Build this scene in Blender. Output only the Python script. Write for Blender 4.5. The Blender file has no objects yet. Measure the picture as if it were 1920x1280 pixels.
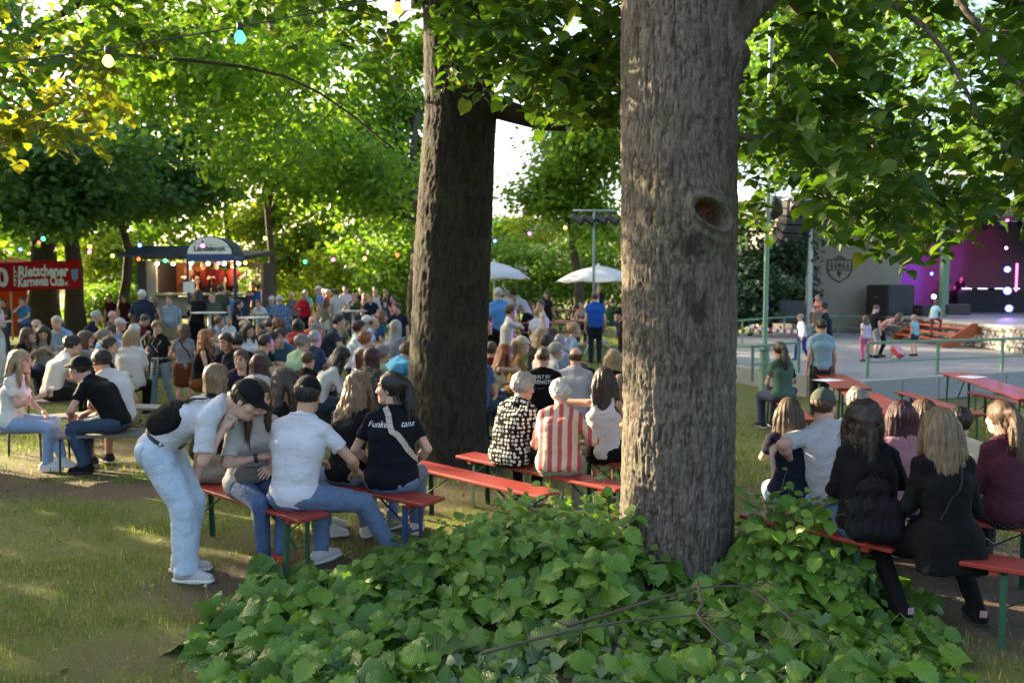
import bpy, math, random, time
import numpy as np
from mathutils import Vector, Matrix, Quaternion
from mathutils.bvhtree import BVHTree
T0 = time.time()
R = math.radians
SC = bpy.context.scene
COL = SC.collection
random.seed(7)
RNG = np.random.default_rng(11)

# ------------------------------------------------------------------ camera, sky, sun, exposure
FPX = 1493.0                       # focal length in photo pixels (1920 wide)
CAMH = 2.0
PITCH = math.atan(95.0 / FPX)
cam = bpy.data.cameras.new('camera')
cam.sensor_width = 36.0
cam.lens = FPX / 1920.0 * 36.0
cam.clip_end = 1000.0
cam.clip_start = 0.05
cam.dof.use_dof = True
cam.dof.focus_distance = 5.0
cam.dof.aperture_fstop = 2.2
camo = bpy.data.objects.new('camera', cam)
COL.objects.link(camo)
camo.location = (0, 0, CAMH)
camo.rotation_euler = (math.pi / 2 - PITCH, 0, 0)
SC.camera = camo

SUN_EL, SUN_AZ = 15.0, -60.0       # azimuth from the view direction, negative = left
w = bpy.data.worlds.new('World')
SC.world = w
w.use_nodes = True
nt = w.node_tree
nt.nodes.clear()
sky = nt.nodes.new('ShaderNodeTexSky')
sky.sky_type = 'NISHITA'
sky.sun_disc = False
sky.sun_elevation = R(SUN_EL)
sky.sun_rotation = R(SUN_AZ)
sky.air_density = 0.8
sky.dust_density = 6.0
sky.ozone_density = 1.0
bg = nt.nodes.new('ShaderNodeBackground')
bg.inputs['Strength'].default_value = 0.15
wo = nt.nodes.new('ShaderNodeOutputWorld')
nt.links.new(sky.outputs[0], bg.inputs['Color'])
nt.links.new(bg.outputs[0], wo.inputs['Surface'])
sl = bpy.data.lights.new('sun', 'SUN')
sl.energy = 4.6
sl.angle = R(0.5)
sl.color = (1.0, 0.80, 0.52)
sun = bpy.data.objects.new('sun', sl)
COL.objects.link(sun)
SUNDIR = Vector((math.sin(R(SUN_AZ)) * math.cos(R(SUN_EL)), math.cos(R(SUN_AZ)) * math.cos(R(SUN_EL)), math.sin(R(SUN_EL))))
sun.rotation_euler = SUNDIR.to_track_quat('Z', 'Y').to_euler()
sun.location = SUNDIR * 60
SC.view_settings.view_transform = 'Standard'
SC.view_settings.look = 'None'
SC.view_settings.exposure = 2.5
SC.view_settings.gamma = 1.0
SC.view_settings.use_curve_mapping = False
SC.render.engine = 'CYCLES'
SC.cycles.use_denoising = True
SC.cycles.max_bounces = 6
SC.cycles.diffuse_bounces = 3
SC.cycles.glossy_bounces = 2
SC.cycles.transmission_bounces = 4
SC.cycles.transparent_max_bounces = 6
SC.cycles.sample_clamp_indirect = 4.0
SC.cycles.use_adaptive_sampling = True

# ------------------------------------------------------------------ picture geometry
CP, SP = math.cos(PITCH), math.sin(PITCH)
def W(px, py, D):
    """world point seen at photo pixel (px,py) at depth D along the view axis"""
    a = (px - 960) / FPX * D
    b = -(py - 640) / FPX * D
    return Vector((a, D * CP + b * SP, CAMH - D * SP + b * CP))
def G(px, py, z=0.0):
    """world point at pixel on the horizontal plane of height z"""
    d = W(px, py, 1.0) - Vector((0, 0, CAMH))
    t = (z - CAMH) / d.z
    return Vector((0, 0, CAMH)) + d * t
def sst(a, b, x):
    t = np.clip((x - a) / (b - a), 0, 1)
    return t * t * (3 - 2 * t)
def ground_z(x, y):
    x = np.asarray(x, float); y = np.asarray(y, float)
    z = -0.22 * sst(2.2, 5.0, x) * sst(6.0, 9.5, y) * (1 - sst(13, 22, y))
    z = z - 0.10 * sst(7.5, 10.0, y) * (1 - sst(12, 15, y)) * (1 - sst(1.5, 3.0, x))
    z = z + (0.40 + .16 * sst(-3, 1, x)) * sst(11.5, 27, y) * (1 - sst(3.7, 5.0, x) * sst(10, 13, y) * (1 - sst(45, 60, y)))
    z = z - .05 * sst(4.0, 5.0, x) * sst(12, 16, y)
    z = z + 0.012 * np.sin(x * 2.1 + 1.3 * np.sin(y * 1.1)) * np.sin(y * 1.7 + x)
    return z
def GG(px, py):
    """world point at pixel on the ground itself"""
    p = G(px, py, 0)
    for _ in range(6):
        p = G(px, py, float(ground_z(p.x, p.y)))
    return p
def gz(x, y): return float(ground_z(x, y))

# ------------------------------------------------------------------ numpy noise
def _hash(ix, iy, iz, seed):
    with np.errstate(over='ignore'):
        h = (ix.astype(np.int64) * 374761393 + iy.astype(np.int64) * 668265263 + iz.astype(np.int64) * 2147483647 + seed * 974634777) & 0xffffffff
        h = ((h ^ (h >> 13)) * 1274126177) & 0xffffffff
        h = h ^ (h >> 16)
    return (h & 0xffff) / 65535.0
def vnoise(p, seed=0):
    """value noise, p (...,3) -> 0..1"""
    i = np.floor(p).astype(np.int64)
    f = p - i
    f = f * f * (3 - 2 * f)
    out = 0
    for dx in (0, 1):
        wx = f[..., 0] if dx else 1 - f[..., 0]
        for dy in (0, 1):
            wy = f[..., 1] if dy else 1 - f[..., 1]
            for dz in (0, 1):
                wz = f[..., 2] if dz else 1 - f[..., 2]
                out = out + wx * wy * wz * _hash(i[..., 0] + dx, i[..., 1] + dy, i[..., 2] + dz, seed)
    return out
def fbm(p, seed=0, oct=3):
    a, s, t = 0.5, 0, 0
    for o in range(oct):
        s = s + a * vnoise(p * (2 ** o), seed + o); t += a; a *= 0.5
    return s / t

# ------------------------------------------------------------------ objects
def tag(o, label=None, cat=None, group=None, kind=None):
    if label: o['label'] = label
    if cat: o['category'] = cat
    if group: o['group'] = group
    if kind: o['kind'] = kind
    return o
def link(name, data, parent=None):
    o = bpy.data.objects.new(name, data)
    COL.objects.link(o)
    if parent is not None: o.parent = parent
    return o
def empty(name, loc=(0, 0, 0), rz=0.0, parent=None, scale=1.0):
    o = link(name, None, parent)
    o.empty_display_size = 0.1
    o.location = loc
    o.rotation_euler = (0, 0, rz)
    o.scale = (scale,) * 3
    return o
def thing(name, label, cat, loc=(0, 0, 0), rz=0.0, group=None, scale=1.0):
    return tag(empty(name, loc, rz, None, scale), label, cat, group)
def copy_tree(o, parent=None):
    c = o.copy()
    COL.objects.link(c)
    c.parent = parent
    for ch in list(o.children): copy_tree(ch, c)
    return c
def npmesh(name, V, F, smooth=True, attrs=None):
    """V (n,3); F (m,3|4) array or list of such arrays"""
    me = bpy.data.meshes.new(name)
    V = np.ascontiguousarray(V, np.float32)
    Fs = F if isinstance(F, list) else [F]
    Fs = [np.asarray(f, np.int32) for f in Fs if len(f)]
    loops = np.concatenate([f.ravel() for f in Fs])
    tot = np.concatenate([np.full(len(f), f.shape[1], np.int32) for f in Fs])
    st = np.concatenate([[0], np.cumsum(tot)[:-1]]).astype(np.int32)
    me.vertices.add(len(V)); me.vertices.foreach_set('co', V.ravel())
    me.loops.add(len(loops)); me.loops.foreach_set('vertex_index', loops)
    me.polygons.add(len(tot)); me.polygons.foreach_set('loop_start', st)
    try: me.polygons.foreach_set('loop_total', tot)
    except Exception: pass
    if smooth: me.polygons.foreach_set('use_smooth', np.ones(len(tot), bool))
    for k, a in (attrs or {}).items():
        a = np.asarray(a, np.float32)
        if a.ndim == 1:
            at = me.attributes.new(k, 'FLOAT', 'POINT'); at.data.foreach_set('value', a)
        elif a.shape[1] == 2:
            at = me.attributes.new(k, 'FLOAT2', 'POINT'); at.data.foreach_set('vector', a.ravel())
        else:
            at = me.attributes.new(k, 'FLOAT_COLOR', 'POINT'); at.data.foreach_set('color', np.c_[a, np.ones(len(a))].astype(np.float32).ravel())
    me.update(calc_edges=True)
    me.validate()
    return me
def nobj(name, V, F, mat, parent=None, smooth=True, attrs=None):
    me = npmesh(name, V, F, smooth, attrs)
    if mat: me.materials.append(mat)
    return link(name, me, parent)

class MB:
    """collects simple shapes into one mesh"""
    def __init__(s): s.V, s.F, s.n, s.sm = [], [], 0, []
    def add(s, V, F, smooth=False):
        for f in F: s.F.append([i + s.n for i in f]); s.sm.append(smooth)
        s.V += [tuple(v) for v in V]; s.n = len(s.V); return s
    def box(s, c, size, bev=0.0, M=None):
        hx, hy, hz = size[0] / 2, size[1] / 2, size[2] / 2
        b = min(bev, hx * .9, hy * .9, hz * .9)
        V, F = [], []
        if b <= 0:
            V = [(x, y, z) for z in (-hz, hz) for y in (-hy, hy) for x in (-hx, hx)]
            F = [(0, 2, 3, 1), (4, 5, 7, 6), (0, 1, 5, 4), (2, 6, 7, 3), (0, 4, 6, 2), (1, 3, 7, 5)]
        else:
            idx = {}
            for sx in (-1, 1):
                for sy in (-1, 1):
                    for sz in (-1, 1):
                        for a in range(3):
                            p = [sx * (hx - b), sy * (hy - b), sz * (hz - b)]
                            p[a] = (sx * hx, sy * hy, sz * hz)[a]
                            idx[sx, sy, sz, a] = len(V); V.append(tuple(p))
            g = lambda sx, sy, sz, a: idx[sx, sy, sz, a]
            for q in (-1, 1):
                F += [[g(q, -1, -1, 0), g(q, 1, -1, 0), g(q, 1, 1, 0), g(q, -1, 1, 0)][::q],
                      [g(-1, q, -1, 1), g(-1, q, 1, 1), g(1, q, 1, 1), g(1, q, -1, 1)][::q],
                      [g(-1, -1, q, 2), g(1, -1, q, 2), g(1, 1, q, 2), g(-1, 1, q, 2)][::q]]
            for a in (-1, 1):
                for c2 in (-1, 1):
                    F += [[g(a, c2, -1, 0), g(a, c2, 1, 0), g(a, c2, 1, 1), g(a, c2, -1, 1)],
                          [g(a, -1, c2, 0), g(a, 1, c2, 0), g(a, 1, c2, 2), g(a, -1, c2, 2)],
                          [g(-1, a, c2, 1), g(1, a, c2, 1), g(1, a, c2, 2), g(-1, a, c2, 2)]]
                    for e in (-1, 1): F.append([g(a, c2, e, 0), g(a, c2, e, 1), g(a, c2, e, 2)])
        Mx = M if M is not None else Matrix.Identity(4)
        V = [Vector(c) + (Mx.to_3x3() @ Vector(v)) for v in V]
        return s.add(V, F)
    def bar(s, a, b, wd, th, bev=0.0, up=(0, 0, 1)):
        a, b = Vector(a), Vector(b); d = b - a; L = d.length; d.normalize()
        u = Vector(up)
        if abs(d.dot(u)) > .98: u = Vector((0, 1, 0))
        x = d.cross(u).normalized(); z = x.cross(d).normalized()
        M = Matrix((x, d, z)).transposed().to_4x4()
        return s.box((a + b) / 2, (wd, L, th), bev, M)
    def tube(s, pts, rad, n=8, cap=True):
        pts = [Vector(p) for p in pts]; k = len(pts)
        rs = rad if hasattr(rad, '__len__') else [rad] * k
        V, F = [], []
        x = None
        for i, p in enumerate(pts):
            t = (pts[min(i + 1, k - 1)] - pts[max(i - 1, 0)]).normalized()
            if x is None: x = t.orthogonal().normalized()
            x = (x - t * x.dot(t)).normalized(); y = t.cross(x)
            for j in range(n):
                a = 2 * math.pi * j / n
                V.append(p + (x * math.cos(a) + y * math.sin(a)) * rs[i])
        for i in range(k - 1):
            for j in range(n):
                F.append([i * n + j, i * n + (j + 1) % n, (i + 1) * n + (j + 1) % n, (i + 1) * n + j])
        if cap: F += [list(range(n))[::-1], [(k - 1) * n + j for j in range(n)]]
        return s.add(V, F, True)
    def lathe(s, c, prof, n=20, axis=(0, 0, 1), arc=2 * math.pi):
        """prof: [(r, h)] along the axis"""
        ax = Vector(axis).normalized(); x = ax.orthogonal().normalized(); y = ax.cross(x)
        V, F = [], []
        for r, h in prof:
            for j in range(n):
                a = arc * j / n
                V.append(Vector(c) + ax * h + (x * math.cos(a) + y * math.sin(a)) * r)
        for i in range(len(prof) - 1):
            for j in range(n):
                F.append([i * n + j, i * n + (j + 1) % n, (i + 1) * n + (j + 1) % n, (i + 1) * n + j])
        return s.add(V, F, True)
    def prism(s, poly, z0, z1):
        n = len(poly)
        V = [(p[0], p[1], z0) for p in poly] + [(p[0], p[1], z1) for p in poly]
        F = [list(range(n))[::-1], list(range(n, 2 * n))] + [[i, (i + 1) % n, n + (i + 1) % n, n + i] for i in range(n)]
        return s.add(V, F)
    def mesh(s, name):
        me = bpy.data.meshes.new(name)
        me.from_pydata([tuple(v) for v in s.V], [], s.F)
        me.polygons.foreach_set('use_smooth', s.sm)
        me.update()
        return me
    def build(s, name, mat, parent=None):
        me = s.mesh(name)
        if mat: me.materials.append(mat)
        return link(name, me, parent)

# ------------------------------------------------------------------ materials
MATS = {}
def hexc(h):
    h = h.lstrip('#')
    c = [int(h[i:i + 2], 16) / 255 for i in (0, 2, 4)]
    return tuple(((x + .055) / 1.055) ** 2.4 if x > .04045 else x / 12.92 for x in c)
class NT:
    def __init__(s, name):
        s.m = bpy.data.materials.new(name); s.m.use_nodes = True
        s.t = s.m.node_tree; s.t.nodes.clear()
        s.out = s.n('OutputMaterial')
    def n(s, typ, **kw):
        nd = s.t.nodes.new('ShaderNode' + typ)
        for k, v in kw.items(): setattr(nd, k, v)
        return nd
    def l(s, a, b): s.t.links.new(a, b)
    def val(s, sock, v):
        if hasattr(v, 'is_linked') or isinstance(v, bpy.types.NodeSocket): s.l(v, sock)
        elif hasattr(v, '__len__') and len(v) == 3 and sock.type == 'RGBA': sock.default_value = (*v, 1)
        else: sock.default_value = v
    def coord(s, which='Object', scale=None):
        c = s.n('TexCoord').outputs[which]
        if scale is None: return c
        mp = s.n('Mapping'); s.l(c, mp.inputs[0]); mp.inputs['Scale'].default_value = scale
        return mp.outputs[0]
    def noise(s, vec=None, scale=5.0, detail=3.0, rough=.55, dist=0.0):
        nd = s.n('TexNoise'); nd.inputs['Scale'].default_value = scale; nd.inputs['Detail'].default_value = detail
        nd.inputs['Roughness'].default_value = rough; nd.inputs['Distortion'].default_value = dist
        if vec is not None: s.l(vec, nd.inputs['Vector'])
        return nd.outputs['Fac']
    def ramp(s, fac, stops):
        r = s.n('ValToRGB'); e = r.color_ramp.elements
        while len(e) < len(stops): e.new(.5)
        for i, (p, c) in enumerate(stops): e[i].position = p; e[i].color = (*c, 1) if len(c) == 3 else c
        s.l(fac, r.inputs[0]); return r.outputs[0]
    def mix(s, f, a, b, blend='MIX'):
        m = s.n('Mix', data_type='RGBA', blend_type=blend)
        s.val(m.inputs[0], f); s.val(m.inputs[6], a); s.val(m.inputs[7], b); return m.outputs[2]
    def math(s, op, a, b=0.0, clamp=False):
        m = s.n('Math', operation=op, use_clamp=clamp); s.val(m.inputs[0], a); s.val(m.inputs[1], b); return m.outputs[0]
    def bump(s, h, strength=.3, dist=.01, normal=None):
        b = s.n('Bump'); b.inputs['Strength'].default_value = strength; b.inputs['Distance'].default_value = dist
        s.l(h, b.inputs['Height'])
        if normal is not None: s.l(normal, b.inputs['Normal'])
        return b.outputs[0]
    def bsdf(s, color, rough=.6, metal=0.0, normal=None, spec=.5, **kw):
        p = s.n('BsdfPrincipled'); s.val(p.inputs['Base Color'], color); s.val(p.inputs['Roughness'], rough)
        p.inputs['Metallic'].default_value = metal; p.inputs['Specular IOR Level'].default_value = spec
        if normal is not None: s.l(normal, p.inputs['Normal'])
        for k, v in kw.items(): s.val(p.inputs[k.replace('_', ' ')], v)
        return p.outputs[0]
    def done(s, sh): s.l(sh, s.out.inputs['Surface']); return s.m

def M_paint(name, color, rough=.45, vary=.18, bump=.05, scale=14, metal=0.0, wear=None, spec=.5):
    """painted or plain surface with a little unevenness; wear = (colour, amount) gives chipped patches"""
    if name in MATS: return MATS[name]
    t = NT(name); c = t.coord()
    n1 = t.noise(c, scale, 5, .6); n2 = t.noise(c, scale * 4.3, 3, .6)
    f = t.math('MULTIPLY', t.math('SUBTRACT', n1, .5), vary * 2)
    dark = tuple(x * (1 - vary) for x in color); lite = tuple(min(1, x * (1 + vary) + .01 * vary) for x in color)
    col = t.mix(n1, dark, lite)
    if wear:
        k = t.ramp(t.noise(c, scale * 1.7, 6, .7), [(0.62 - wear[1] * .2, (0, 0, 0)), (0.66 - wear[1] * .2, (1, 1, 1))])
        col = t.mix(k, col, wear[0])
    rg = t.math('ADD', rough - .1, t.math('MULTIPLY', n2, .2))
    MATS[name] = t.done(t.bsdf(col, rg, metal, t.bump(n2, bump, .01), spec))
    return MATS[name]
def M_emit(name, color, strength):
    if name in MATS: return MATS[name]
    t = NT(name); e = t.n('Emission'); e.inputs[0].default_value = (*color, 1); e.inputs[1].default_value = strength
    MATS[name] = t.done(e.outputs[0]); return MATS[name]
# ================================================================== ground
def axis(lo, hi, near, fine, far):
    a = [near[0]]
    while a[-1] < near[1]: a.append(a[-1] + fine)
    st = fine
    while a[-1] < hi: st *= 1.25; a.append(min(hi, a[-1] + st))
    b = []
    st = fine; q = near[0]
    while q > lo: st *= 1.25; q = max(lo, q - st); b.append(q)
    return np.array(b[::-1] + a)
gx = axis(-300, 300, (-9, 10), .16, 1); gy = axis(-40, 420, (1.5, 18), .16, 1)
X, Y = np.meshgrid(gx, gy)
Z = ground_z(X, Y) + np.where((Y < 20) & (abs(X) < 12), .02 * (fbm(np.stack([X * 3, Y * 3, X * 0], -1), 3) - .5), 0)
nx, ny = len(gx), len(gy)
idx = np.arange(nx * ny).reshape(ny, nx)
Fg = np.stack([idx[:-1, :-1], idx[:-1, 1:], idx[1:, 1:], idx[1:, :-1]], -1).reshape(-1, 4)
def bare(x, y):
    """0 = grass, 1 = trodden soil"""
    x = np.asarray(x, float); y = np.asarray(y, float)
    n = fbm(np.stack([x * .9, y * .9, 0 * x], -1), 21, 4)
    b = sst(.58, .70, n) * .7
    def spot(cx, cy, rx, ry, k=1.0):
        d = ((x - cx) / rx) ** 2 + ((y - cy) / ry) ** 2
        return k * (1 - sst(.4, 1.2, d + (n - .5) * 1.6))
    b = np.maximum(b, spot(-5.0, 8.0, 2.6, .55))
    b = np.maximum(b, spot(-1.7, 4.2, .9, .55, .5))
    b = np.maximum(b, spot(2.8, 5.4, 2.2, 1.4))
    b = np.maximum(b, spot(.3, 5.0, 2.6, 1.5))
    b = np.maximum(b, spot(-.6, 8.6, 1.8, 1.6, .8))
    b = np.maximum(b, spot(-2.0, 6.2, .9, .5, .45))
    b = np.maximum(b, spot(3.2, 7.6, 2.0, 1.6, .5))
    return np.clip(b, 0, 1)
t = NT('ground_soil_and_grass')
c = t.coord()
n1 = t.noise(c, 9, 8, .7); n2 = t.noise(c, 55, 6, .7); n3 = t.noise(c, 1.1, 3)
soil = t.mix(n2, (.065, .043, .028), (.19, .135, .09))
soil = t.mix(t.ramp(t.noise(c, 120, 2, .6), [(.63, (0, 0, 0)), (.68, (1, 1, 1))]), soil, (.26, .2, .12))
gr = t.mix(n1, (.085, .105, .018), (.20, .215, .05))
gr = t.mix(t.ramp(n2, [(.45, (0, 0, 0)), (.7, (1, 1, 1))]), gr, (.19, .17, .07))
at = t.n('Attribute', attribute_name='bare')
k = t.ramp(t.math('ADD', at.outputs['Fac'], t.math('MULTIPLY', t.math('SUBTRACT', n1, .5), .9)), [(.25, (0, 0, 0)), (.85, (1, 1, 1))])
M_ground = t.done(t.bsdf(t.mix(k, gr, soil), .92, 0, t.bump(t.math('ADD', n1, n2), .9, .03), .25))
V = np.c_[X.ravel(), Y.ravel(), Z.ravel()]
ground = tag(nobj('ground', V, Fg, M_ground, attrs={'bare': bare(V[:, 0], V[:, 1])}), 'trodden lawn with patches of bare brown soil', kind='structure')

# ================================================================== leaves
def leaf_template(n=9, serr=.06, cup=.12, fold=.22, tip=.16, asym=.0, rows=2):
    """heart-shaped lime leaf, unit width, stalk at the origin, tip along +y; n outline points each side"""
    pts = []
    for i in range(n + 1):
        u = i / n
        a = math.pi * u
        r = .5 * (math.sin(a) ** .72 if 0 < u < 1 else 0)
        yy = .5 - .5 * math.cos(a)
        yy = yy * 1.04 - .13 * math.exp(-((u - .16) / .13) ** 2)
        r = r * (1 + .16 * math.exp(-((u - .28) / .22) ** 2)) * (1 - .30 * sst(.62, 1., u))
        if u > .86: yy += tip * (u - .86) / .14
        sgn = (1 if i % 2 else -1) * serr * (0 if i in (0, n) else 1)
        pts.append((r * (1 + sgn), yy))
    V = [(0, y, 0) for (_, y) in pts]                       # midrib
    L = [(-r * (1 + asym), y) for r, y in pts]; Rr = [(r, y) for r, y in pts]
    F = []
    for side, q in ((-1, L), (1, Rr)):
        prev = list(range(n + 1))
        for k in range(1, rows + 1):
            cur = []
            for i, (x, y) in enumerate(q):
                if i in (0, n): cur.append(i); continue
                cur.append(len(V)); V.append((x * k / rows, pts[i][1] * (1 - k / rows * .0) + (y - pts[i][1]), 0))
            for i in range(n):
                f = [prev[i], prev[i + 1], cur[i + 1], cur[i]]
                g = []
                for e in f:
                    if e not in g: g.append(e)
                if side > 0: g = g[::-1]
                if len(g) == 4: F += [[g[0], g[1], g[2]], [g[0], g[2], g[3]]]
                elif len(g) == 3: F.append(g)
            prev = cur
    V = np.array(V, float)
    uv = V[:, :2].copy()
    V[:, 2] = fold * np.abs(V[:, 0]) - cup * (V[:, 1] - .35) ** 2 + .05 * np.sin(V[:, 1] * 14) * np.abs(V[:, 0]) * 1.2
    return V, np.array(F), uv
LEAF_HI = [leaf_template(13, .10, c_, f_, .2, a_, 1) for c_, f_, a_ in ((.25, .22, .06), (.5, .1, -.08), (.1, .34, .1), (.7, -.12, 0), (.35, .05, .14))]
LEAF_MD = [leaf_template(6, .0, c_, f_, .18, a_, 1) for c_, f_, a_ in ((.3, .2, 0), (.6, .05, .1), (.1, .35, -.1))]
def frames(nrm, tip):
    """orthonormal frames from normals and tip directions, (N,3,3) columns x,y,z"""
    n = nrm / (np.linalg.norm(nrm, axis=1, keepdims=True) + 1e-9)
    y = tip - n * (tip * n).sum(1, keepdims=True)
    y = y / (np.linalg.norm(y, axis=1, keepdims=True) + 1e-9)
    x = np.cross(y, n)
    return np.stack([x, y, n], -1)
def leaf_arrays(P, FR, S, templates, rnd):
    """instances merged to arrays: V, F, rnd, uv"""
    Vs, Fs, Rs, Us = [], [], [], []
    off = 0
    k = len(templates)
    which = np.arange(len(P)) % k
    for j, (tv, tf, tu) in enumerate(templates):
        m = which == j
        if not m.any(): continue
        p, fr, s = P[m], FR[m], S[m]
        v = np.einsum('nij,vj->nvi', fr, tv) * s[:, None, None] + p[:, None, :]
        f = tf[None] + (np.arange(len(p)) * len(tv))[:, None, None] + off
        Vs.append(v.reshape(-1, 3)); Fs.append(f.reshape(-1, 3)); off += len(p) * len(tv)
        Rs.append(np.repeat(rnd[m], len(tv))); Us.append(np.tile(tu, (len(p), 1)))
    return np.concatenate(Vs), np.concatenate(Fs), np.concatenate(Rs), np.concatenate(Us)
def M_leaf(name, stops, trans=.45, rough=.42, veins=True, obj_random=False, tcol=(1.25, 1.3, .45), spec=.4):
    if name in MATS: return MATS[name]
    t = NT(name)
    if obj_random: r = t.n('ObjectInfo').outputs['Random']
    else: r = t.n('Attribute', attribute_name='rnd').outputs['Fac']
    col = t.ramp(r, stops)
    nrm = None
    if veins:
        uv = t.n('Attribute', attribute_name='luv').outputs['Vector']
        sp = t.n('SeparateXYZ'); t.l(uv, sp.inputs[0])
        ax = t.math('ABSOLUTE', sp.outputs[0])
        q = t.math('SUBTRACT', sp.outputs[1], t.math('MULTIPLY', ax, .75))
        sv = t.math('ABSOLUTE', t.math('SINE', t.math('MULTIPLY', q, 24.0)))
        side = t.ramp(sv, [(.0, (1, 1, 1)), (.16, (0, 0, 0))])
        mid = t.ramp(ax, [(.0, (1, 1, 1)), (.025, (0, 0, 0))])
        v = t.math('MAXIMUM', side, mid)
        col = t.mix(t.math('MULTIPLY', v, .35), col, t.mix(.5, col, (.35, .45, .12)))
        nz = t.noise(t.coord(), 60, 3)
        h = t.math('ADD', sv, t.math('MULTIPLY', nz, .6))
        nrm = t.bump(h, .45, .004)
    p = t.bsdf(col, rough, 0, nrm, spec)
    tr = t.n('BsdfTranslucent')
    t.l(t.mix(1.0, col, tcol, 'MULTIPLY'), tr.inputs[0])
    mx = t.n('MixShader'); mx.inputs[0].default_value = trans
    t.l(p, mx.inputs[1]); t.l(tr.outputs[0], mx.inputs[2])
    MATS[name] = t.done(mx.outputs[0]); return MATS[name]
ST_SPROUT = [(0, (0.050, 0.121, 0.014)), (.35, (0.084, 0.184, 0.021)), (.7, (0.123, 0.247, 0.027)), (1, (0.189, 0.316, 0.038))]
ST_CANOPY = [(0, (0.039, 0.094, 0.013)), (.5, (0.066, 0.143, 0.020)), (.9, (0.110, 0.198, 0.024)), (1, (0.220, 0.253, 0.033))]
ST_WILT = [(0, (.12, .19, .085)), (.5, (.17, .26, .12)), (1, (.24, .33, .17))]
L_sprout = M_leaf('sprout_leaf', ST_SPROUT, .35, .3, spec=.5)
L_sprout_o = M_leaf('sprout_leaf_single', ST_SPROUT, .35, .3, obj_random=True, spec=.5)
L_wilt = M_leaf('wilting_leaf', ST_WILT, .25, .5, tcol=(1.1, 1.2, .7))
L_canopy = M_leaf('canopy_leaf', ST_CANOPY, .5, .45)
L_canopy_o = M_leaf('canopy_leaf_single', ST_CANOPY, .5, .45, obj_random=True)
L_yellow = M_leaf('sunlit_canopy_leaf', [(0, (.10, .14, .015)), (1, (.26, .24, .03))], .55, .45)  # sunlight put into the colour: a yellower copy of the canopy leaf
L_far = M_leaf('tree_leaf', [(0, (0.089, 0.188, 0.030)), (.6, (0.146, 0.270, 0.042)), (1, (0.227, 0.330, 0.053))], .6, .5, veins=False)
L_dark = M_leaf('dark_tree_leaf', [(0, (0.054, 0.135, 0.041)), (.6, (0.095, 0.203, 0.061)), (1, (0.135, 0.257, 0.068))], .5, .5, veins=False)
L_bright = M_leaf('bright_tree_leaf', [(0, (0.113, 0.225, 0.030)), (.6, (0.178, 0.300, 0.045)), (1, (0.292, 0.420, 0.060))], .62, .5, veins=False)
L_gold = M_leaf('golden_tree_leaf', [(0, (0.138, 0.213, 0.019)), (.6, (0.213, 0.288, 0.025)), (1, (0.338, 0.375, 0.037))], .62, .5, veins=False)  # warm sunlight put into the colour of background leaves
L_conif = M_leaf('conifer_leaf', [(0, (.02, .05, .025)), (.6, (.035, .08, .04)), (1, (.06, .11, .05))], .2, .6, veins=False)
def unit(n): 
    v = RNG.normal(size=(n, 3)); return v / np.linalg.norm(v, axis=1, keepdims=True)
def add_leaves(name, parent, P, nrm, tip, S, templates, mat, mat_single=None, singles=0, rnd=None, depth_key=None):
    """leaf geometry: the largest `singles` as leaf objects, the rest joined"""
    rnd = RNG.random(len(P)) if rnd is None else rnd
    FR = frames(nrm, tip)
    if singles:
        key = S / np.maximum(P[:, 1], .5)
        if depth_key is not None: key = key * depth_key
        order = np.argsort(-key)
        top = order[:singles]; rest = order[singles:]
        ms = []
        for tv, tf, tu in templates:
            me = npmesh('leaf', tv, tf, True, {'luv': tu}); me.materials.append(mat_single); ms.append(me)
        for i in top:
            o = link('leaf', ms[i % len(ms)], parent)
            M3 = Matrix([list(r) for r in FR[i]]).to_4x4()
            o.matrix_local = Matrix.Translation(Vector(P[i])) @ M3 @ Matrix.Scale(float(S[i]), 4)
    else: rest = np.arange(len(P))
    if len(rest):
        v, f, r, u = leaf_arrays(P[rest], FR[rest], S[rest], templates, rnd[rest])
        return tag(nobj(name, v, f, mat, parent, True, {'rnd': r, 'luv': u}), kind='stuff')

# ================================================================== bark
def M_bark(name, dark, lite, moss=(.10, .11, .05), mossamt=.35, sx=1.0):
    if name in MATS: return MATS[name]
    t = NT(name); c = t.coord('Object', (1, 1, .22))
    n1 = t.noise(c, 26 * sx, 8, .7, .9); n2 = t.noise(c, 90 * sx, 6, .7, .3); n3 = t.noise(t.coord(), 2.2, 5)
    n4 = t.noise(t.coord('Object', (1, 1, .45)), 60 * sx, 6, .7)
    col = t.ramp(n1, [(.3, dark), (.5, tuple((a + b) / 2 for a, b in zip(dark, lite))), (.72, lite)])
    col = t.mix(t.math('MULTIPLY', t.ramp(n4, [(.5, (0, 0, 0)), (.75, (1, 1, 1))]), .6), col, tuple(min(1, x * 1.5) for x in lite))
    col = t.mix(t.math('MULTIPLY', t.ramp(n3, [(.45, (0, 0, 0)), (.65, (1, 1, 1))]), mossamt), col, moss)
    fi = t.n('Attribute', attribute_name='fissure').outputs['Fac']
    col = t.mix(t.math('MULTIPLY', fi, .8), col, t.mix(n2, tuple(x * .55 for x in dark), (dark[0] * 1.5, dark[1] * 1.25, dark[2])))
    st = t.n('Attribute', attribute_name='stain').outputs['Fac']
    col = t.mix(st, col, t.mix(n2, (.018, .015, .013), (.05, .042, .036)))
    wd = t.n('Attribute', attribute_name='wood').outputs['Fac']
    col = t.mix(wd, col, t.mix(n2, (.06, .025, .014), (.20, .10, .06)))
    h = t.math('ADD', t.math('MULTIPLY', n1, .7), t.math('ADD', t.math('MULTIPLY', n2, .5), t.math('MULTIPLY', n4, .5)))
    MATS[name] = t.done(t.bsdf(col, .88, 0, t.bump(h, 1.0, .02), .25)); return MATS[name]
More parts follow.
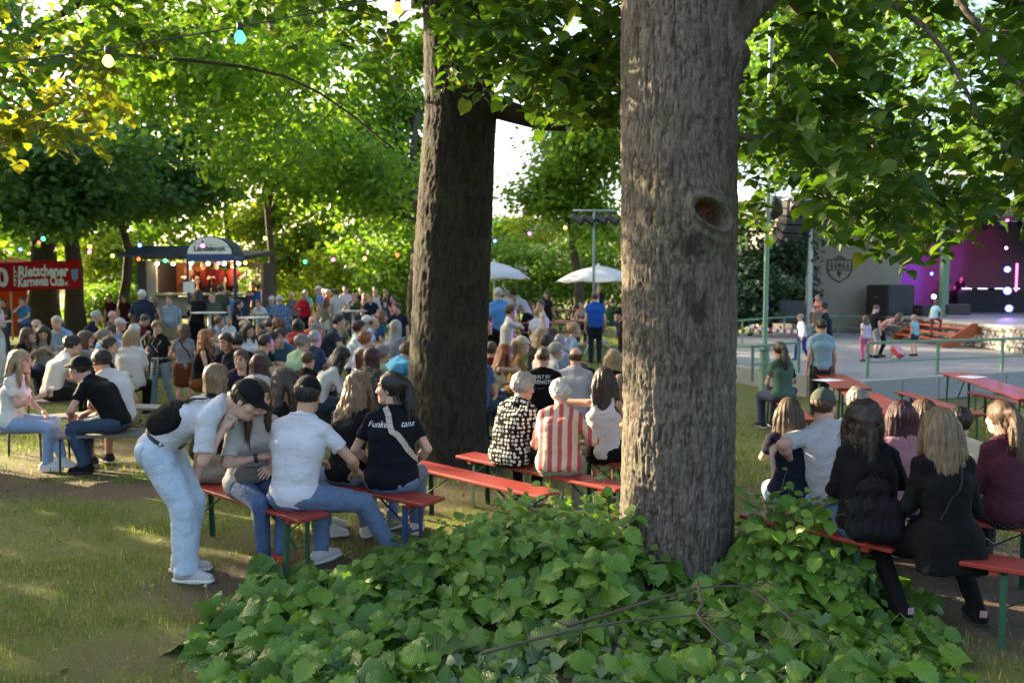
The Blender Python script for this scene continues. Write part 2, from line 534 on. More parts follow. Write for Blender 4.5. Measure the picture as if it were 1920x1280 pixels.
BARK_MAIN = M_bark('lime_bark', (.05, .037, .027), (.25, .21, .175))
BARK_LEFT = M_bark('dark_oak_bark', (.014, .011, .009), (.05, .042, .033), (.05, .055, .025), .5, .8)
BARK_FAR = M_bark('tree_bark', (.03, .024, .018), (.11, .09, .07))
TWIG = M_paint('twig_bark', (.075, .055, .04), .8, .3, .3, 40)
def trunk_mesh(path, rad, nu, nv, bark_amp, fx, fz, seed, extra=None):
    """path(z)->(x,y), rad(z)->r over z range; returns V,F,theta,z arrays (bark displaced)"""
    z = np.linspace(*nv)[:, None] if isinstance(nv, tuple) else nv[:, None]
    th = np.linspace(0, 2 * np.pi, nu, endpoint=False)[None, :]
    zz = np.broadcast_to(z, (z.shape[0], nu)); tt = np.broadcast_to(th, zz.shape)
    cx, cy = path(zz); r = rad(zz, tt)
    rm = float(np.mean(r))
    q = np.stack([np.cos(tt) * rm * fx, np.sin(tt) * rm * fx, zz * fz], -1)
    wob = vnoise(np.stack([np.cos(tt) * 5, np.sin(tt) * 5, zz * 3.0], -1), seed + 5) - .5
    q[..., 0] += wob * 2.2; q[..., 1] += wob * 2.2
    c1 = np.clip(np.abs(2 * vnoise(q * np.array([.55, .55, .55]), seed) - 1) * 3.2, 0, 1)
    c2 = np.clip(np.abs(2 * vnoise(q * np.array([1.15, 1.15, 1.0]) + 7, seed + 1) - 1) * 2.6, 0, 1)
    c3 = np.clip(np.abs(2 * vnoise(q * np.array([2.1, 2.1, 2.4]) + 3, seed + 2) - 1) * 2.2, 0, 1)
    n3 = vnoise(q * np.array([3.9, 3.9, 5.5]), seed + 3)
    hgt = c1 * .28 + c2 * .46 + c3 * .34 + n3 * .38
    trunk_mesh.h = hgt
    d = bark_amp * (hgt - .6)
    big = .03 * (fbm(np.stack([np.cos(tt) * 1.2, np.sin(tt) * 1.2, zz * .8], -1), seed + 9) - .5)
    ex = extra(tt, zz) if extra else 0
    sm = 1.0
    if isinstance(ex, tuple): ex, sm = ex
    rr = r + d * sm + big + ex
    V = np.stack([cx + rr * np.cos(tt), cy + rr * np.sin(tt), zz], -1).reshape(-1, 3)
    m, n = zz.shape
    ids = np.arange(m * n).reshape(m, n)
    F = np.stack([ids[:-1], np.roll(ids[:-1], -1, 1), np.roll(ids[1:], -1, 1), ids[1:]], -1).reshape(-1, 4)
    return V, F, tt, zz

# ---- the big lime in front
TX, TY = 1.155, 5.55
def m_path(z): return TX + .012 * np.sin(z * 1.3), TY + 0 * z
def zof(py, D=5.2): return CAMH - (py - 545) / FPX * D
_lz = np.array([zof(v) for v in (1180, 1100, 1000, 800, 600, 430, 330, 240, 100, 0, -300, -900)])
_lw = np.array([218, 187, 187, 186, 190, 190, 190, 178, 178, 172, 168, 150]) * 5.2 / FPX / 2
def knot(tt, zz):
    """burl with a healed branch hole, smooth swelling, side stub"""
    r = .38
    th0 = math.atan2(-1, .30)                     # direction of the hole as seen from the trunk axis
    u = ((tt - th0 + np.pi) % (2 * np.pi) - np.pi) * r; z0 = zof(403)
    dz = zz - z0
    ca, sa = math.cos(-.62), math.sin(-.62)
    a = u * ca + dz * sa; b = -u * sa + dz * ca
    e = np.sqrt((a / .122) ** 2 + (b / .070) ** 2)
    d = .042 * np.exp(-((e - 1.2) / .26) ** 2) + .05 * np.exp(-((a / .27) ** 2 + (b / .26) ** 2))
    rough = vnoise(np.stack([u * 60, dz * 60, u * 0], -1), 77)
    d = d - (.10 + .06 * (rough - .5)) * (1 - sst(.72, 1.02, e))
    d += .02 * np.exp(-((a) / .3) ** 2) * np.exp(-((e - 2.0) / .3) ** 2)
    th1 = math.atan2(-1, -.15)
    u1 = ((tt - th1 + np.pi) % (2 * np.pi) - np.pi) * r
    d += .045 * np.exp(-((u1 + .06) / .16) ** 2 - ((zz - zof(310)) / .17) ** 2)
    th2 = math.atan2(-.35, 1.)
    u2 = ((tt - th2 + np.pi) % (2 * np.pi) - np.pi) * r
    d += .085 * np.exp(-(u2 / .13) ** 2 - ((zz - zof(95)) / .12) ** 2)
    sm = 1 - .75 * np.exp(-((e - 1.15) / .45) ** 2) - .7 * np.exp(-((u1 + .02) / .15) ** 2 - ((zz - zof(300)) / .14) ** 2)
    fl = .12 * np.exp(-(zz + .05) / .16) * (.6 + .4 * np.cos(tt * 5 + .7))
    return d + fl, np.clip(sm, .12, 1)
V, F, tt, zz = trunk_mesh(m_path, lambda z, t: np.interp(z, _lz[::-1], _lw[::-1]), 300, np.concatenate([np.linspace(-.1, 4.1, 450), np.linspace(4.15, 7.5, 16)]), .021, 44, 8.5, 1, knot)
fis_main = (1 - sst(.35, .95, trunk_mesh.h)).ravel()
th0 = math.atan2(-1, .30); u = (((tt - th0 + np.pi) % (2 * np.pi)) - np.pi) * .38; dz = zz - zof(403)
ca, sa = math.cos(-.62), math.sin(-.62)
e = np.sqrt(((u * ca + dz * sa) / .122) ** 2 + ((-u * sa + dz * ca) / .070) ** 2)
wood = 1 - sst(.78, .95, e)
uu = u + .09 + .03 * np.sin(zz * 9)
stain = np.exp(-(uu / .075) ** 2) * sst(-1.25, -.6, dz) * (1 - sst(-.16, -.10, dz)) * sst(.36, .6, fbm(np.stack([u * 14, zz * 7, u * 0], -1), 31))
stain = np.clip(stain * 1.0 + .6 * np.exp(-(((u + .28) / .15) ** 2 + ((zz - zof(320)) / .12) ** 2)) * sst(.3, .55, fbm(np.stack([u * 9, zz * 9, u * 0], -1), 32)), 0, .9)
lime = thing('lime_tree', 'thick grey lime tree in front with an oval knothole in its trunk', 'tree', (TX, TY, 0))
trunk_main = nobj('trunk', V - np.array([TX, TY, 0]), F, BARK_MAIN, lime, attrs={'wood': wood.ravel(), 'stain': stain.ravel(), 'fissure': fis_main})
def limb(mb, pts, r0, r1, n=9):
    """bent tapered limb through pts"""
    P = [Vector(p) for p in pts]; out = []
    for i in range(len(P) - 1):
        for k in range(4):
            u = k / 4
            a = P[max(i - 1, 0)]; b = P[i]; c_ = P[i + 1]; d = P[min(i + 2, len(P) - 1)]
            out.append(.5 * ((2 * b) + (c_ - a) * u + (2 * a - 5 * b + 4 * c_ - d) * u * u + (3 * b - a - 3 * c_ + d) * u ** 3))
    out.append(P[-1]); k = len(out)
    mb.tube(out, [r0 + (r1 - r0) * (i / (k - 1)) ** .8 for i in range(k)], n)
def sprays(n, box, zlow, leaf, per=11, droop=.5, length=(.35, .7), keep=None):
    """hanging twigs with alternate leaves inside a volume of the crown; returns leaf arrays + twig polylines"""
    P, N, Tp, S, tw = [], [], [], [], []
    x0, x1, y0, y1, z1 = box
    cnt = 0; tries = 0
    while cnt < n and tries < n * 40:
        tries += 1
        x, y = random.uniform(x0, x1), random.uniform(y0, y1)
        zl = zlow(x, y)
        z = zl + abs(random.gauss(0, .22)) * (z1 - zl) + random.uniform(0, .2) if random.random() < .5 else random.uniform(zl, z1)
        if z > z1: continue
        if keep and not keep(x, y, z): continue
        cnt += 1
        a = random.uniform(0, 2 * math.pi); L = random.uniform(*length)
        d = Vector((math.cos(a), math.sin(a), random.uniform(-.5, .1))).normalized()
        p = Vector((x, y, z)) - d * L * .5 + Vector((0, 0, L * .3)); line = [p.copy()]
        k = max(4, int(per * L / .5))
        for i in range(k):
            d = (d + Vector((0, 0, -droop * .16)) + Vector((random.gauss(0, .08),) * 3)).normalized()
            p = p + d * (L / k); line.append(p.copy())
            sd = (1 if i % 2 else -1)
            lat = d.cross(Vector((0, 0, 1))).normalized() * sd
            tipd = (d * .55 + lat * .8 + Vector((0, 0, -.55 + random.gauss(0, .3)))).normalized()
            nr = (Vector((0, 0, 1)) + Vector((random.gauss(0, .5), random.gauss(0, .5), 0)) + lat * .45).normalized()
            P.append(p + tipd * .03); N.append(nr); Tp.append(tipd); S.append(leaf * random.uniform(.6, 1.15))
        tw.append(line)
    return np.array(P), np.array(N), np.array(Tp), np.array(S), tw
def twig_mesh(tw, mat, parent, r=.004, name='twigs'):
    mb = MB()
    for line in tw: mb.tube(line[::2] + ([line[-1]] if len(line) % 2 == 0 else []), [r * (1 - .7 * i / (len(line) / 2 + 1)) for i in range(len(line[::2]) + (1 if len(line) % 2 == 0 else 0))], 4, False)
    return tag(mb.build(name, mat, parent), kind='stuff')
def to_local(P, o): return P - np.array(o.location)
# crown of the front lime: hangs over the right of the picture
mb = MB()
limb(mb, [(.2, 0, 3.6), (.9, .3, 4.3), (2.2, .9, 4.5), (3.8, 1.2, 4.0), (5.0, 1.6, 3.2)], .14, .02)
limb(mb, [(.2, -.1, 4.0), (1.0, -.7, 4.6), (2.3, -1.2, 4.4), (3.6, -1.6, 3.9)], .12, .02)
limb(mb, [(-.2, 0, 4.4), (-1.0, .8, 4.9), (-1.6, 1.4, 4.7)], .1, .02)
limb(mb, [(.1, .2, 4.3), (1.2, 2.0, 4.9), (2.4, 3.2, 4.4), (3.2, 3.9, 3.4)], .11, .02)
limb(mb, [(.3, .1, 3.1), (.75, .5, 3.15), (1.3, .9, 3.4), (2.0, 1.3, 3.35)], .035, .01)
limb(mb, [(1.0, .3, 4.3), (1.5, -.3, 3.7), (1.8, -.5, 3.0)], .03, .008)
limb(mb, [(2.2, .9, 4.5), (2.5, .4, 3.6), (2.8, .2, 2.9)], .03, .008)
mb.build('limb', BARK_MAIN, lime)
def zl_right(x, y):
    px = 960 + x / y * FPX
    low = np.interp(px, [1380, 1400, 1435, 1450, 1505, 1535, 1600, 1700, 1790, 1840, 1870, 1990, 2400], [440, 450, 430, 345, 335, 460, 495, 505, 485, 470, 405, 420, 400])
    return CAMH - (low - 545) / FPX * y + .04
P, N, Tp, S, tw = sprays(520, (1.6, 6.2, 4.6, 9.0, 4.9), zl_right, .105, 11, .5, keep=lambda x, y, z: x / y > .285 and not (1705 < 960 + x / y * FPX < 1930 and 330 < 545 - (z - .15 - CAMH) / y * FPX < 395 and random.random() < .75))
P2, N2, T2, S2, tw2 = sprays(190, (-.9, 1.2, 5.9, 8.3, 5.3), lambda x, y: CAMH - (np.interp(960 + x / y * FPX, [820, 860, 930, 1000, 1100, 1170], [150, 190, 200, 255, 270, 300]) - 545) / FPX * y + .15, .105, 11, .5, keep=lambda x, y, z: -.085 < x / y < .15)
P = np.concatenate([P, P2]); N = np.concatenate([N, N2]); Tp = np.concatenate([Tp, T2]); S = np.concatenate([S, S2])
add_leaves('foliage', lime, to_local(P, lime), N, Tp, S, LEAF_MD, L_canopy, L_canopy_o, 300)
for ln in tw + tw2:
    for p in ln: p -= Vector(lime.location)
twig_mesh(tw + tw2, TWIG, lime)
# the upper crown above the picture shades the ground as the real one does
def crown_points(blobs, n, clump=.35, ncl=60):
    """points in clumps near the shells of ellipsoids; blobs: (cx,cy,cz,rx,ry,rz)"""
    B = np.array(blobs, float)
    wgt = B[:, 3] * B[:, 4] + B[:, 4] * B[:, 5]; wgt /= wgt.sum()
    kb = RNG.choice(len(B), ncl, p=wgt)
    u = unit(ncl); rr = .45 + .58 * RNG.random(ncl) ** .6
    C = B[kb, :3] + u * B[kb, 3:6] * rr[:, None]
    kc = RNG.integers(0, ncl, n)
    g = RNG.normal(size=(n, 3)) * clump * np.array([1, 1, .6])
    return C[kc] + g, u[kc]
DIA = (np.array([(0, 0, 0), (.42, .5, .07), (0, 1, -.05), (-.42, .5, .07), (0, .5, 0)]), np.array([(0, 1, 4), (4, 1, 2), (0, 4, 3), (3, 4, 2)]), np.array([(0, 0.), (.4, .5), (0, 1), (-.4, .5), (0, .5)]))
QUAD = (np.array([(0, 0, 0), (.40, .45, .06), (0, 1, 0), (-.40, .45, .06)]), np.array([(0, 1, 2), (0, 2, 3)]), np.array([(0, 0.), (.4, .5), (0, 1), (-.4, .5)]))
def foliage(name, parent, blobs, n, leaf, mat, clump=.35, ncl=60, templ=QUAD, up=.6):
    Pt, u = crown_points(blobs, n, clump, ncl)
    nr = u * .5 + unit(n) * .8 + np.array([0, 0, up])
    tip = unit(n) + np.array([0, 0, -.5])
    s = leaf * (.6 + .7 * RNG.random(n))
    v, f, r, uvv = leaf_arrays(Pt - np.array(parent.location), frames(nr, tip), s, [templ], RNG.random(n))
    return tag(nobj(name, v, f, mat, parent, False, {'rnd': r}), kind='stuff')
foliage('crown', lime, [(1.1, 6.5, 7.2, 3.6, 3.2, 1.8), (4.5, 7.0, 6.2, 3.2, 3.0, 1.2), (3.0, 9.5, 6.4, 3.5, 2.5, 1.2), (5.5, 4.0, 6.2, 2.5, 2.5, 1.0)], 14000, .2, L_canopy, .4, 260)

# ---- the dark tree left of the middle
LX, LY = -.62, 9.35
lt = thing('oak_tree', 'dark trunked tree left of the middle, red bench at its foot', 'tree', (LX, LY, gz(LX, LY)))
_k = 9.3 / FPX
_cz = np.array([-.2, .1, .41, 1.35, 2.6, 4.15, 5.4, 6.5, 10])
_cx = (np.array([838, 838, 836, 840, 849, 866, 852, 850, 850]) - 960) * _k - LX
_cw = np.array([188, 162, 147, 141, 139, 130, 112, 105, 90]) * _k / 2
def fl2(tt, zz): return .16 * np.exp(-np.maximum(zz, 0) / .22) * (.55 + .45 * np.cos(tt * 5 + 2.)) , np.ones_like(tt)
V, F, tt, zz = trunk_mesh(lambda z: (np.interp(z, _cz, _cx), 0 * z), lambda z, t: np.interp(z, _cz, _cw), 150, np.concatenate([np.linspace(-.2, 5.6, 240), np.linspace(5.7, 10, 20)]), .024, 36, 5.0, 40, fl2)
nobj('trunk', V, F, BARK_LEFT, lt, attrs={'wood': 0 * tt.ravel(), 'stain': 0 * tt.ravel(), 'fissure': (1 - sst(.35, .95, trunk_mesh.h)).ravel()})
mb = MB()
limb(mb, [(.2, 0, 4.30), (.62, -.1, 4.12), (1.2, -.2, 3.98), (2.2, -.1, 4.10), (3.4, .2, 4.6)], .15, .05, 14)
limb(mb, [(-.3, 0, 5.4), (-.6, -.2, 6.2), (-1.6, -.6, 7.3)], .25, .1, 12)
limb(mb, [(-.2, 0, 6.0), (-1.8, 1.0, 6.6), (-4.5, 1.5, 6.2), (-6.5, 2, 5.4)], .14, .03)
mb.build('limb', BARK_LEFT, lt)
foliage('crown', lt, [(-.6, 9.5, 9.2, 5, 4, 2.2), (-4.5, 10, 7.8, 3, 3, 1.6), (2.5, 9.6, 8.2, 3, 3, 1.8)], 4500, .24, L_canopy, .45, 170)
# small sprays of leaves near its fork
P, N, Tp, S, tw = sprays(26, (-2.2, -.9, 6.2, 7.4, 4.9), lambda x, y: 4.1 if x < -1.3 else 3.75, .10, 10, .6)
add_leaves('foliage', lt, to_local(P, lt), N, Tp, S, LEAF_MD, L_canopy)
for ln in tw:
    for p in ln: p -= Vector(lt.location)
twig_mesh(tw, TWIG, lt)

# ================================================================== further trees
def far_tree(label, px, D, tr, height, blobs, n, leaf, mat, clump=.4, ncl=90, bark=BARK_FAR, name='leafy_tree', group='trees round the festival ground', limbs=True, lean=0.0, trunk_top=None):
    """blobs in pixels: (px, py, D, half width px, half height px)"""
    base = W(px, 545, D); base.z = gz(base.x, base.y)
    o = thing(name, label, 'tree', base, 0, group)
    bl = []
    for (bx, by, bd, hw, hh) in blobs:
        c_ = W(bx, by, bd); bl.append((c_.x, c_.y, c_.z, hw / FPX * bd, max(hw / FPX * bd * .8, 1.0), hh / FPX * bd))
    mb = MB()
    H = trunk_top or height
    pts = [(lean * (k / 6) ** 1.3 * H + .12 * math.sin(k * 1.7 + px) * (k > 0), .1 * math.cos(k * 2.1), H * k / 6 - (.1 if k == 0 else 0)) for k in range(7)]
    mb.tube(pts, [tr * (1.25 if k == 0 else 1) * (1 - .12 * k) for k in range(7)], 14)
    mb.build('trunk', bark, o)
    if limbs:
        mb = MB()
        for b in bl:
            s0 = Vector(pts[3]); e0 = Vector(b[:3]) - base
            m = s0.lerp(e0, .55) + Vector((0, 0, .5))
            limb(mb, [s0, m, e0], tr * .4, tr * .08, 7)
            for q in range(3):
                f = Vector(unit(1)[0]); f = Vector((f.x * b[3], f.y * b[4], abs(f.z) * b[5])) * .7
                limb(mb, [m, m.lerp(e0, .6) + f * .5, e0 + f], tr * .18, tr * .04, 5)
        mb.build('limb', bark, o)
    foliage('crown', o, bl, n, leaf, mat, clump, ncl)
    return o
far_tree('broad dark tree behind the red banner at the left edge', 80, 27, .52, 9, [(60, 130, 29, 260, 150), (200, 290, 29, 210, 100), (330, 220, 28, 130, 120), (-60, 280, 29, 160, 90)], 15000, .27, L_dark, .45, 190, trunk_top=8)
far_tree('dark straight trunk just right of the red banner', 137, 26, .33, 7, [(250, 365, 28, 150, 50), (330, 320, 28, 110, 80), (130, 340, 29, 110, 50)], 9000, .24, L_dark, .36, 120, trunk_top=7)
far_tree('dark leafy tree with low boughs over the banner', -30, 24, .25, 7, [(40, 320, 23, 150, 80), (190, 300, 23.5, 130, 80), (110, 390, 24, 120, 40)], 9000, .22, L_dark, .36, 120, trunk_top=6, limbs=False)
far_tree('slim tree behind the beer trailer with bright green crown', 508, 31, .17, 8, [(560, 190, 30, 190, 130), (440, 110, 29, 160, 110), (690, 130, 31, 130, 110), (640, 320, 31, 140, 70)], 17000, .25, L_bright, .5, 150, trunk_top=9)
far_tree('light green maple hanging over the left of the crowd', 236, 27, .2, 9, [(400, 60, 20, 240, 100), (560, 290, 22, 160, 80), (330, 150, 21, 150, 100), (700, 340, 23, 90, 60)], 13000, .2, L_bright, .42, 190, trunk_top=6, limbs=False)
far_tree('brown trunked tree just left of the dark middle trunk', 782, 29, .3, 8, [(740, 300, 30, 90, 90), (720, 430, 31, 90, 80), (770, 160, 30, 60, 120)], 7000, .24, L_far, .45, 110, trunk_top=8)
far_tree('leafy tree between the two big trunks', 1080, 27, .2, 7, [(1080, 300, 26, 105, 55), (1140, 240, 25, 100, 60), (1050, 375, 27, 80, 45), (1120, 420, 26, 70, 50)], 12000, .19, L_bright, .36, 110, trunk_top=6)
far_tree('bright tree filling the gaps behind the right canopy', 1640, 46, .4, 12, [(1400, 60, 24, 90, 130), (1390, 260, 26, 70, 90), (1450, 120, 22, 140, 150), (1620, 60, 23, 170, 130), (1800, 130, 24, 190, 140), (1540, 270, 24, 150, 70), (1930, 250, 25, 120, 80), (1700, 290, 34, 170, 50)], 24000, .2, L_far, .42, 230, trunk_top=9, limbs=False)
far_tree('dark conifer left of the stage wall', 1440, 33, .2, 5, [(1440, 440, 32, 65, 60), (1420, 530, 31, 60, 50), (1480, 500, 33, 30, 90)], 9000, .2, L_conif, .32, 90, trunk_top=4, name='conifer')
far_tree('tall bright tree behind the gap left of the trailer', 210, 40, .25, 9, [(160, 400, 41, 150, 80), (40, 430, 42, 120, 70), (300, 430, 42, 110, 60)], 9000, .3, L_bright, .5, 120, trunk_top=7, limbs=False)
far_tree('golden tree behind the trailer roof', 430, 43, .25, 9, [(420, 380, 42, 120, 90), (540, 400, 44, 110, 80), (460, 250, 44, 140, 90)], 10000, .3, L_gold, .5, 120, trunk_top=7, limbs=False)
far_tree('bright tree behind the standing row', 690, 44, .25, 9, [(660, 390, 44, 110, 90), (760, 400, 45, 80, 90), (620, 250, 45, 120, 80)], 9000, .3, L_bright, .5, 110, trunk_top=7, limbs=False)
def shrub(label, blobs, n, leaf, mat, clump=.35, ncl=60, group='bushes behind the crowd'):
    b = blobs[0]
    c_ = W(b[0], 545, b[2]); c_.z = gz(c_.x, c_.y)
    o = thing('bush', label, 'bush', c_, 0, group)
    mb = MB()
    bl = [(*W(x, y, d), hw / FPX * d, max(1, hw / FPX * d * .7), hh / FPX * d) for x, y, d, hw, hh in blobs]
    for q in bl:
        for k in range(3):
            e0 = Vector(q[:3]) - c_ + Vector((random.uniform(-.6, .6) * q[3], 0, random.uniform(-.2, .5) * q[5]))
            limb(mb, [(e0.x * .5 + random.uniform(-.3, .3), 0, -.1), (e0.x * .8, e0.y * .6, e0.z * .5), e0], .05, .015, 5)
    mb.build('stem', BARK_FAR, o)
    foliage('leaves', o, bl, n, leaf, mat, clump, ncl)
    return o
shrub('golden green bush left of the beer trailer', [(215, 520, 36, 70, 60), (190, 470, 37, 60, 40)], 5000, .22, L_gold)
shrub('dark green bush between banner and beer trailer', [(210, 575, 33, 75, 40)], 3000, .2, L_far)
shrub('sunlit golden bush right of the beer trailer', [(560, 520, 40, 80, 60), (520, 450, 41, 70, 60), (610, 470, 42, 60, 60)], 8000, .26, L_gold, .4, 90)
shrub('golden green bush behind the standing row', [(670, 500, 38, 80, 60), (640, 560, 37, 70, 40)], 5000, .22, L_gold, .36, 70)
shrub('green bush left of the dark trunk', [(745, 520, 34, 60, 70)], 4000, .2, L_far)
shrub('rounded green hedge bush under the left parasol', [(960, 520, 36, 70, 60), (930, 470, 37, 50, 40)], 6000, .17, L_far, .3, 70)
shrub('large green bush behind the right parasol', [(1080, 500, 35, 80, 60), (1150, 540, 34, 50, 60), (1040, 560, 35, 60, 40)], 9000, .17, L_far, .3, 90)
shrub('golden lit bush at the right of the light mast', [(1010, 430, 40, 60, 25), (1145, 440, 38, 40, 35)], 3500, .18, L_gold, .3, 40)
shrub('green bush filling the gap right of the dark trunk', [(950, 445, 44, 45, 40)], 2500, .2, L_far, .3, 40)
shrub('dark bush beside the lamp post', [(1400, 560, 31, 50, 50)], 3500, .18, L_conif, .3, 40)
# far wood closing the view
def wood():
    bl = []
    for px in range(-400, 2500, 120):
        D = 62 + random.uniform(-6, 10)
        hi = random.uniform(330, 470) if not 900 < px < 1010 else 470
        c_ = W(px, (hi + 560) / 2, D)
        bl.append((c_.x, c_.y, c_.z, 4.2, 3, (560 - hi) / 2 / FPX * D))
    o = link('distant_wood', None); o.location = (0, 62, 0)
    Pt, u = crown_points(bl, 26000, .7, 420)
    nr = u * .5 + unit(len(Pt)) * .8 + np.array([0, -.2, .5])
    v, f, r, uvv = leaf_arrays(Pt, frames(nr, unit(len(Pt))), .5 * (.6 + .7 * RNG.random(len(Pt))), [QUAD], RNG.random(len(Pt)))
    bpy.data.objects.remove(o)
    tag(nobj('distant_wood', v, f, L_far, None, False, {'rnd': r}), 'distant wood closing the view behind the festival ground', 'wood', None, 'stuff')
wood()
# canopy above the left of the picture (near lime, sunlight in the leaf colour on its left)
nl = thing('lime_tree', 'lime tree with low yellow sunlit branches at the upper left', 'tree', (-7.6, 9.5, gz(-7.6, 9.5)), 0, 'trees round the festival ground')
mb = MB(); mb.tube([(0, 0, -.1), (.05, 0, 2), (0, .1, 4.5), (.1, 0, 7.5)], [.42, .34, .3, .2], 16); mb.build('trunk', BARK_FAR, nl)
mb = MB()
limb(mb, [(0, 0, 4.6), (1.4, -.4, 5.6), (3.2, -.8, 5.9), (5.4, -.9, 5.3)], .06, .015)
limb(mb, [(0, 0, 4.2), (1.0, .3, 5.0), (2.4, .5, 5.0), (4.6, 1.2, 4.9), (6.0, 1.5, 4.0)], .05, .012)
limb(mb, [(0, 0, 3.8), (1.2, -.9, 4.6), (2.4, -1.4, 4.3)], .09, .02)
mb.build('limb', BARK_FAR, nl)
P, N, Tp, S, tw = sprays(170, (-6.2, -2.0, 7.4, 10.5, 6.4), lambda x, y: CAMH - (np.interp(960 + x / y * FPX, [0, 150, 260, 420, 600, 760], [190, 170, 140, 110, 60, 60]) - 545) / FPX * y, .105, 10, .5)
add_leaves('foliage', nl, to_local(P, nl), N, Tp, S, LEAF_MD, L_canopy)
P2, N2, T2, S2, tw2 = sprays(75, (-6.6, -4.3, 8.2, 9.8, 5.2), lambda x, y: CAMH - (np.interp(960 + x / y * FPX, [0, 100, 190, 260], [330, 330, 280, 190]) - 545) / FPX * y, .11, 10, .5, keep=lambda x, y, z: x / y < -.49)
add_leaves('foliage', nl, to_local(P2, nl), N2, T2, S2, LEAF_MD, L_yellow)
for ln in tw + tw2:
    for p in ln: p -= Vector(nl.location)
twig_mesh(tw + tw2, TWIG, nl)
foliage('crown', nl, [(-7, 9.5, 9.5, 4.5, 4, 2.4)], 3000, .24, L_canopy, .45, 120)
# unseen trees added outside the left edge to block the low sun, gaps left
for i, (x, y, tr, zc, rx, rz, n) in enumerate([(-15, 9.5, .4, 4.4, 3.6, 3.6, 7000), (-19.5, 22.9, .4, 5.0, 4.0, 3.8, 5500), (-22, 27, .45, 5.5, 4.5, 4.0, 4500), (-13, 3.9, .35, 4.6, 3.6, 3.6, 6000), (-22, 11.3, .45, 6.0, 4.0, 4.0, 4500)]):
    o = thing('lime_tree', ['lime tree of the grove just outside the left edge', 'second lime tree of the grove outside the left edge', 'far lime tree of the grove outside the left edge', 'near lime tree of the grove outside the left edge', 'outermost lime tree of the grove to the left'][i], 'tree', (x, y, gz(x, y)), 0, 'trees round the festival ground')
    mb = MB(); mb.tube([(0, 0, -.1), (.05, 0, 2), (0, .1, 4.5), (.1, 0, zc + 1)], [tr * 1.2, tr, tr * .8, tr * .4], 12); mb.build('trunk', BARK_FAR, o)
    foliage('crown', o, [(x, y, zc, rx, rx, rz)], n, .34, L_far, .5, 110)
print('nature', round(time.time() - T0, 1))
# ================================================================== grass
def grass(n, x0, x1, y0, y1, h, wd, name, label, mat, dens=1.0, near=None):
    x = RNG.uniform(x0, x1, n); y = y0 + (y1 - y0) * RNG.random(n) ** 1.25
    b = bare(x, y)
    cl = fbm(np.stack([x * 2.3, y * 2.3, 0 * x], -1), 55, 3)
    keep = RNG.random(n) < (1 - b * .93) * (.25 + 1.2 * sst(.35, .65, cl))
    keep &= abs(x / y) < .75
    keep &= ~((x > 3.7) & (y > 13.5))
    x, y, cl = x[keep], y[keep], cl[keep]; n = len(x)
    z = ground_z(x, y) - .005
    a = RNG.uniform(0, 2 * np.pi, n); lean = RNG.normal(0, .55, n)
    hh = h * (.4 + .9 * RNG.random(n)) * (.6 + .8 * cl)
    ww = wd * (.6 + .8 * RNG.random(n))
    dx, dy = np.cos(a), np.sin(a)
    P0 = np.c_[x, y, z]
    side = np.c_[-dy, dx, 0 * x] * ww[:, None]
    ld = np.c_[dx, dy, 0 * x] * (lean * hh)[:, None]
    up = np.c_[0 * x, 0 * x, hh]
    V = np.stack([P0 - side, P0 + side, P0 + side * .7 + up * .55 + ld * .35, P0 - side * .7 + up * .55 + ld * .35, P0 + up * (1 - .25 * np.abs(lean))[:, None] + ld], 1)
    F4 = np.array([[0, 1, 2, 3]])[None] + (np.arange(n) * 5)[:, None, None]
    F3 = np.array([[3, 2, 4]])[None] + (np.arange(n) * 5)[:, None, None]
    r = np.repeat(RNG.random(n), 5)
    return tag(nobj(name, V.reshape(-1, 3), [F4.reshape(-1, 4), F3.reshape(-1, 3)], mat, None, False, {'rnd': r}), label, 'grass', None, 'stuff')
L_grass = M_leaf('grass_blade', [(0, (.08, .135, .018)), (.45, (.13, .20, .03)), (.75, (.19, .25, .05)), (.9, (.32, .29, .11)), (1, (.40, .34, .15))], .4, .6, veins=False)
grass(120000, -5.2, 6.0, 3.6, 8.8, .056, .0024, 'grass', 'short trampled grass in the foreground', L_grass)
grass(90000, -13, 9, 8.0, 20, .07, .005, 'grass', 'short grass between the benches further back', L_grass)
grass(40000, -26, 16, 19, 42, .10, .012, 'grass', 'grass at the far side of the festival ground', L_grass)
# fallen bits: dry leaves and twigs scattered on the soil
n = 3000
x = RNG.uniform(-5.5, 5, n); y = RNG.uniform(3.7, 10, n)
P = np.c_[x, y, ground_z(x, y) + .008]
nr = np.c_[RNG.normal(0, .35, n), RNG.normal(0, .35, n), np.ones(n)]
L_dry = M_leaf('dry_leaf', [(0, (.10, .06, .03)), (.6, (.2, .13, .06)), (.9, (.32, .25, .12)), (1, (.35, .3, .08))], .2, .7, veins=False)
v, f, r, u_ = leaf_arrays(P, frames(nr, unit(n)), .012 + .036 * RNG.random(n) ** 2, [DIA], RNG.random(n))
tag(nobj('leaf_litter', v, f, L_dry, None, False, {'rnd': r}), 'dry leaf litter scattered over the soil', 'leaf litter', None, 'stuff')

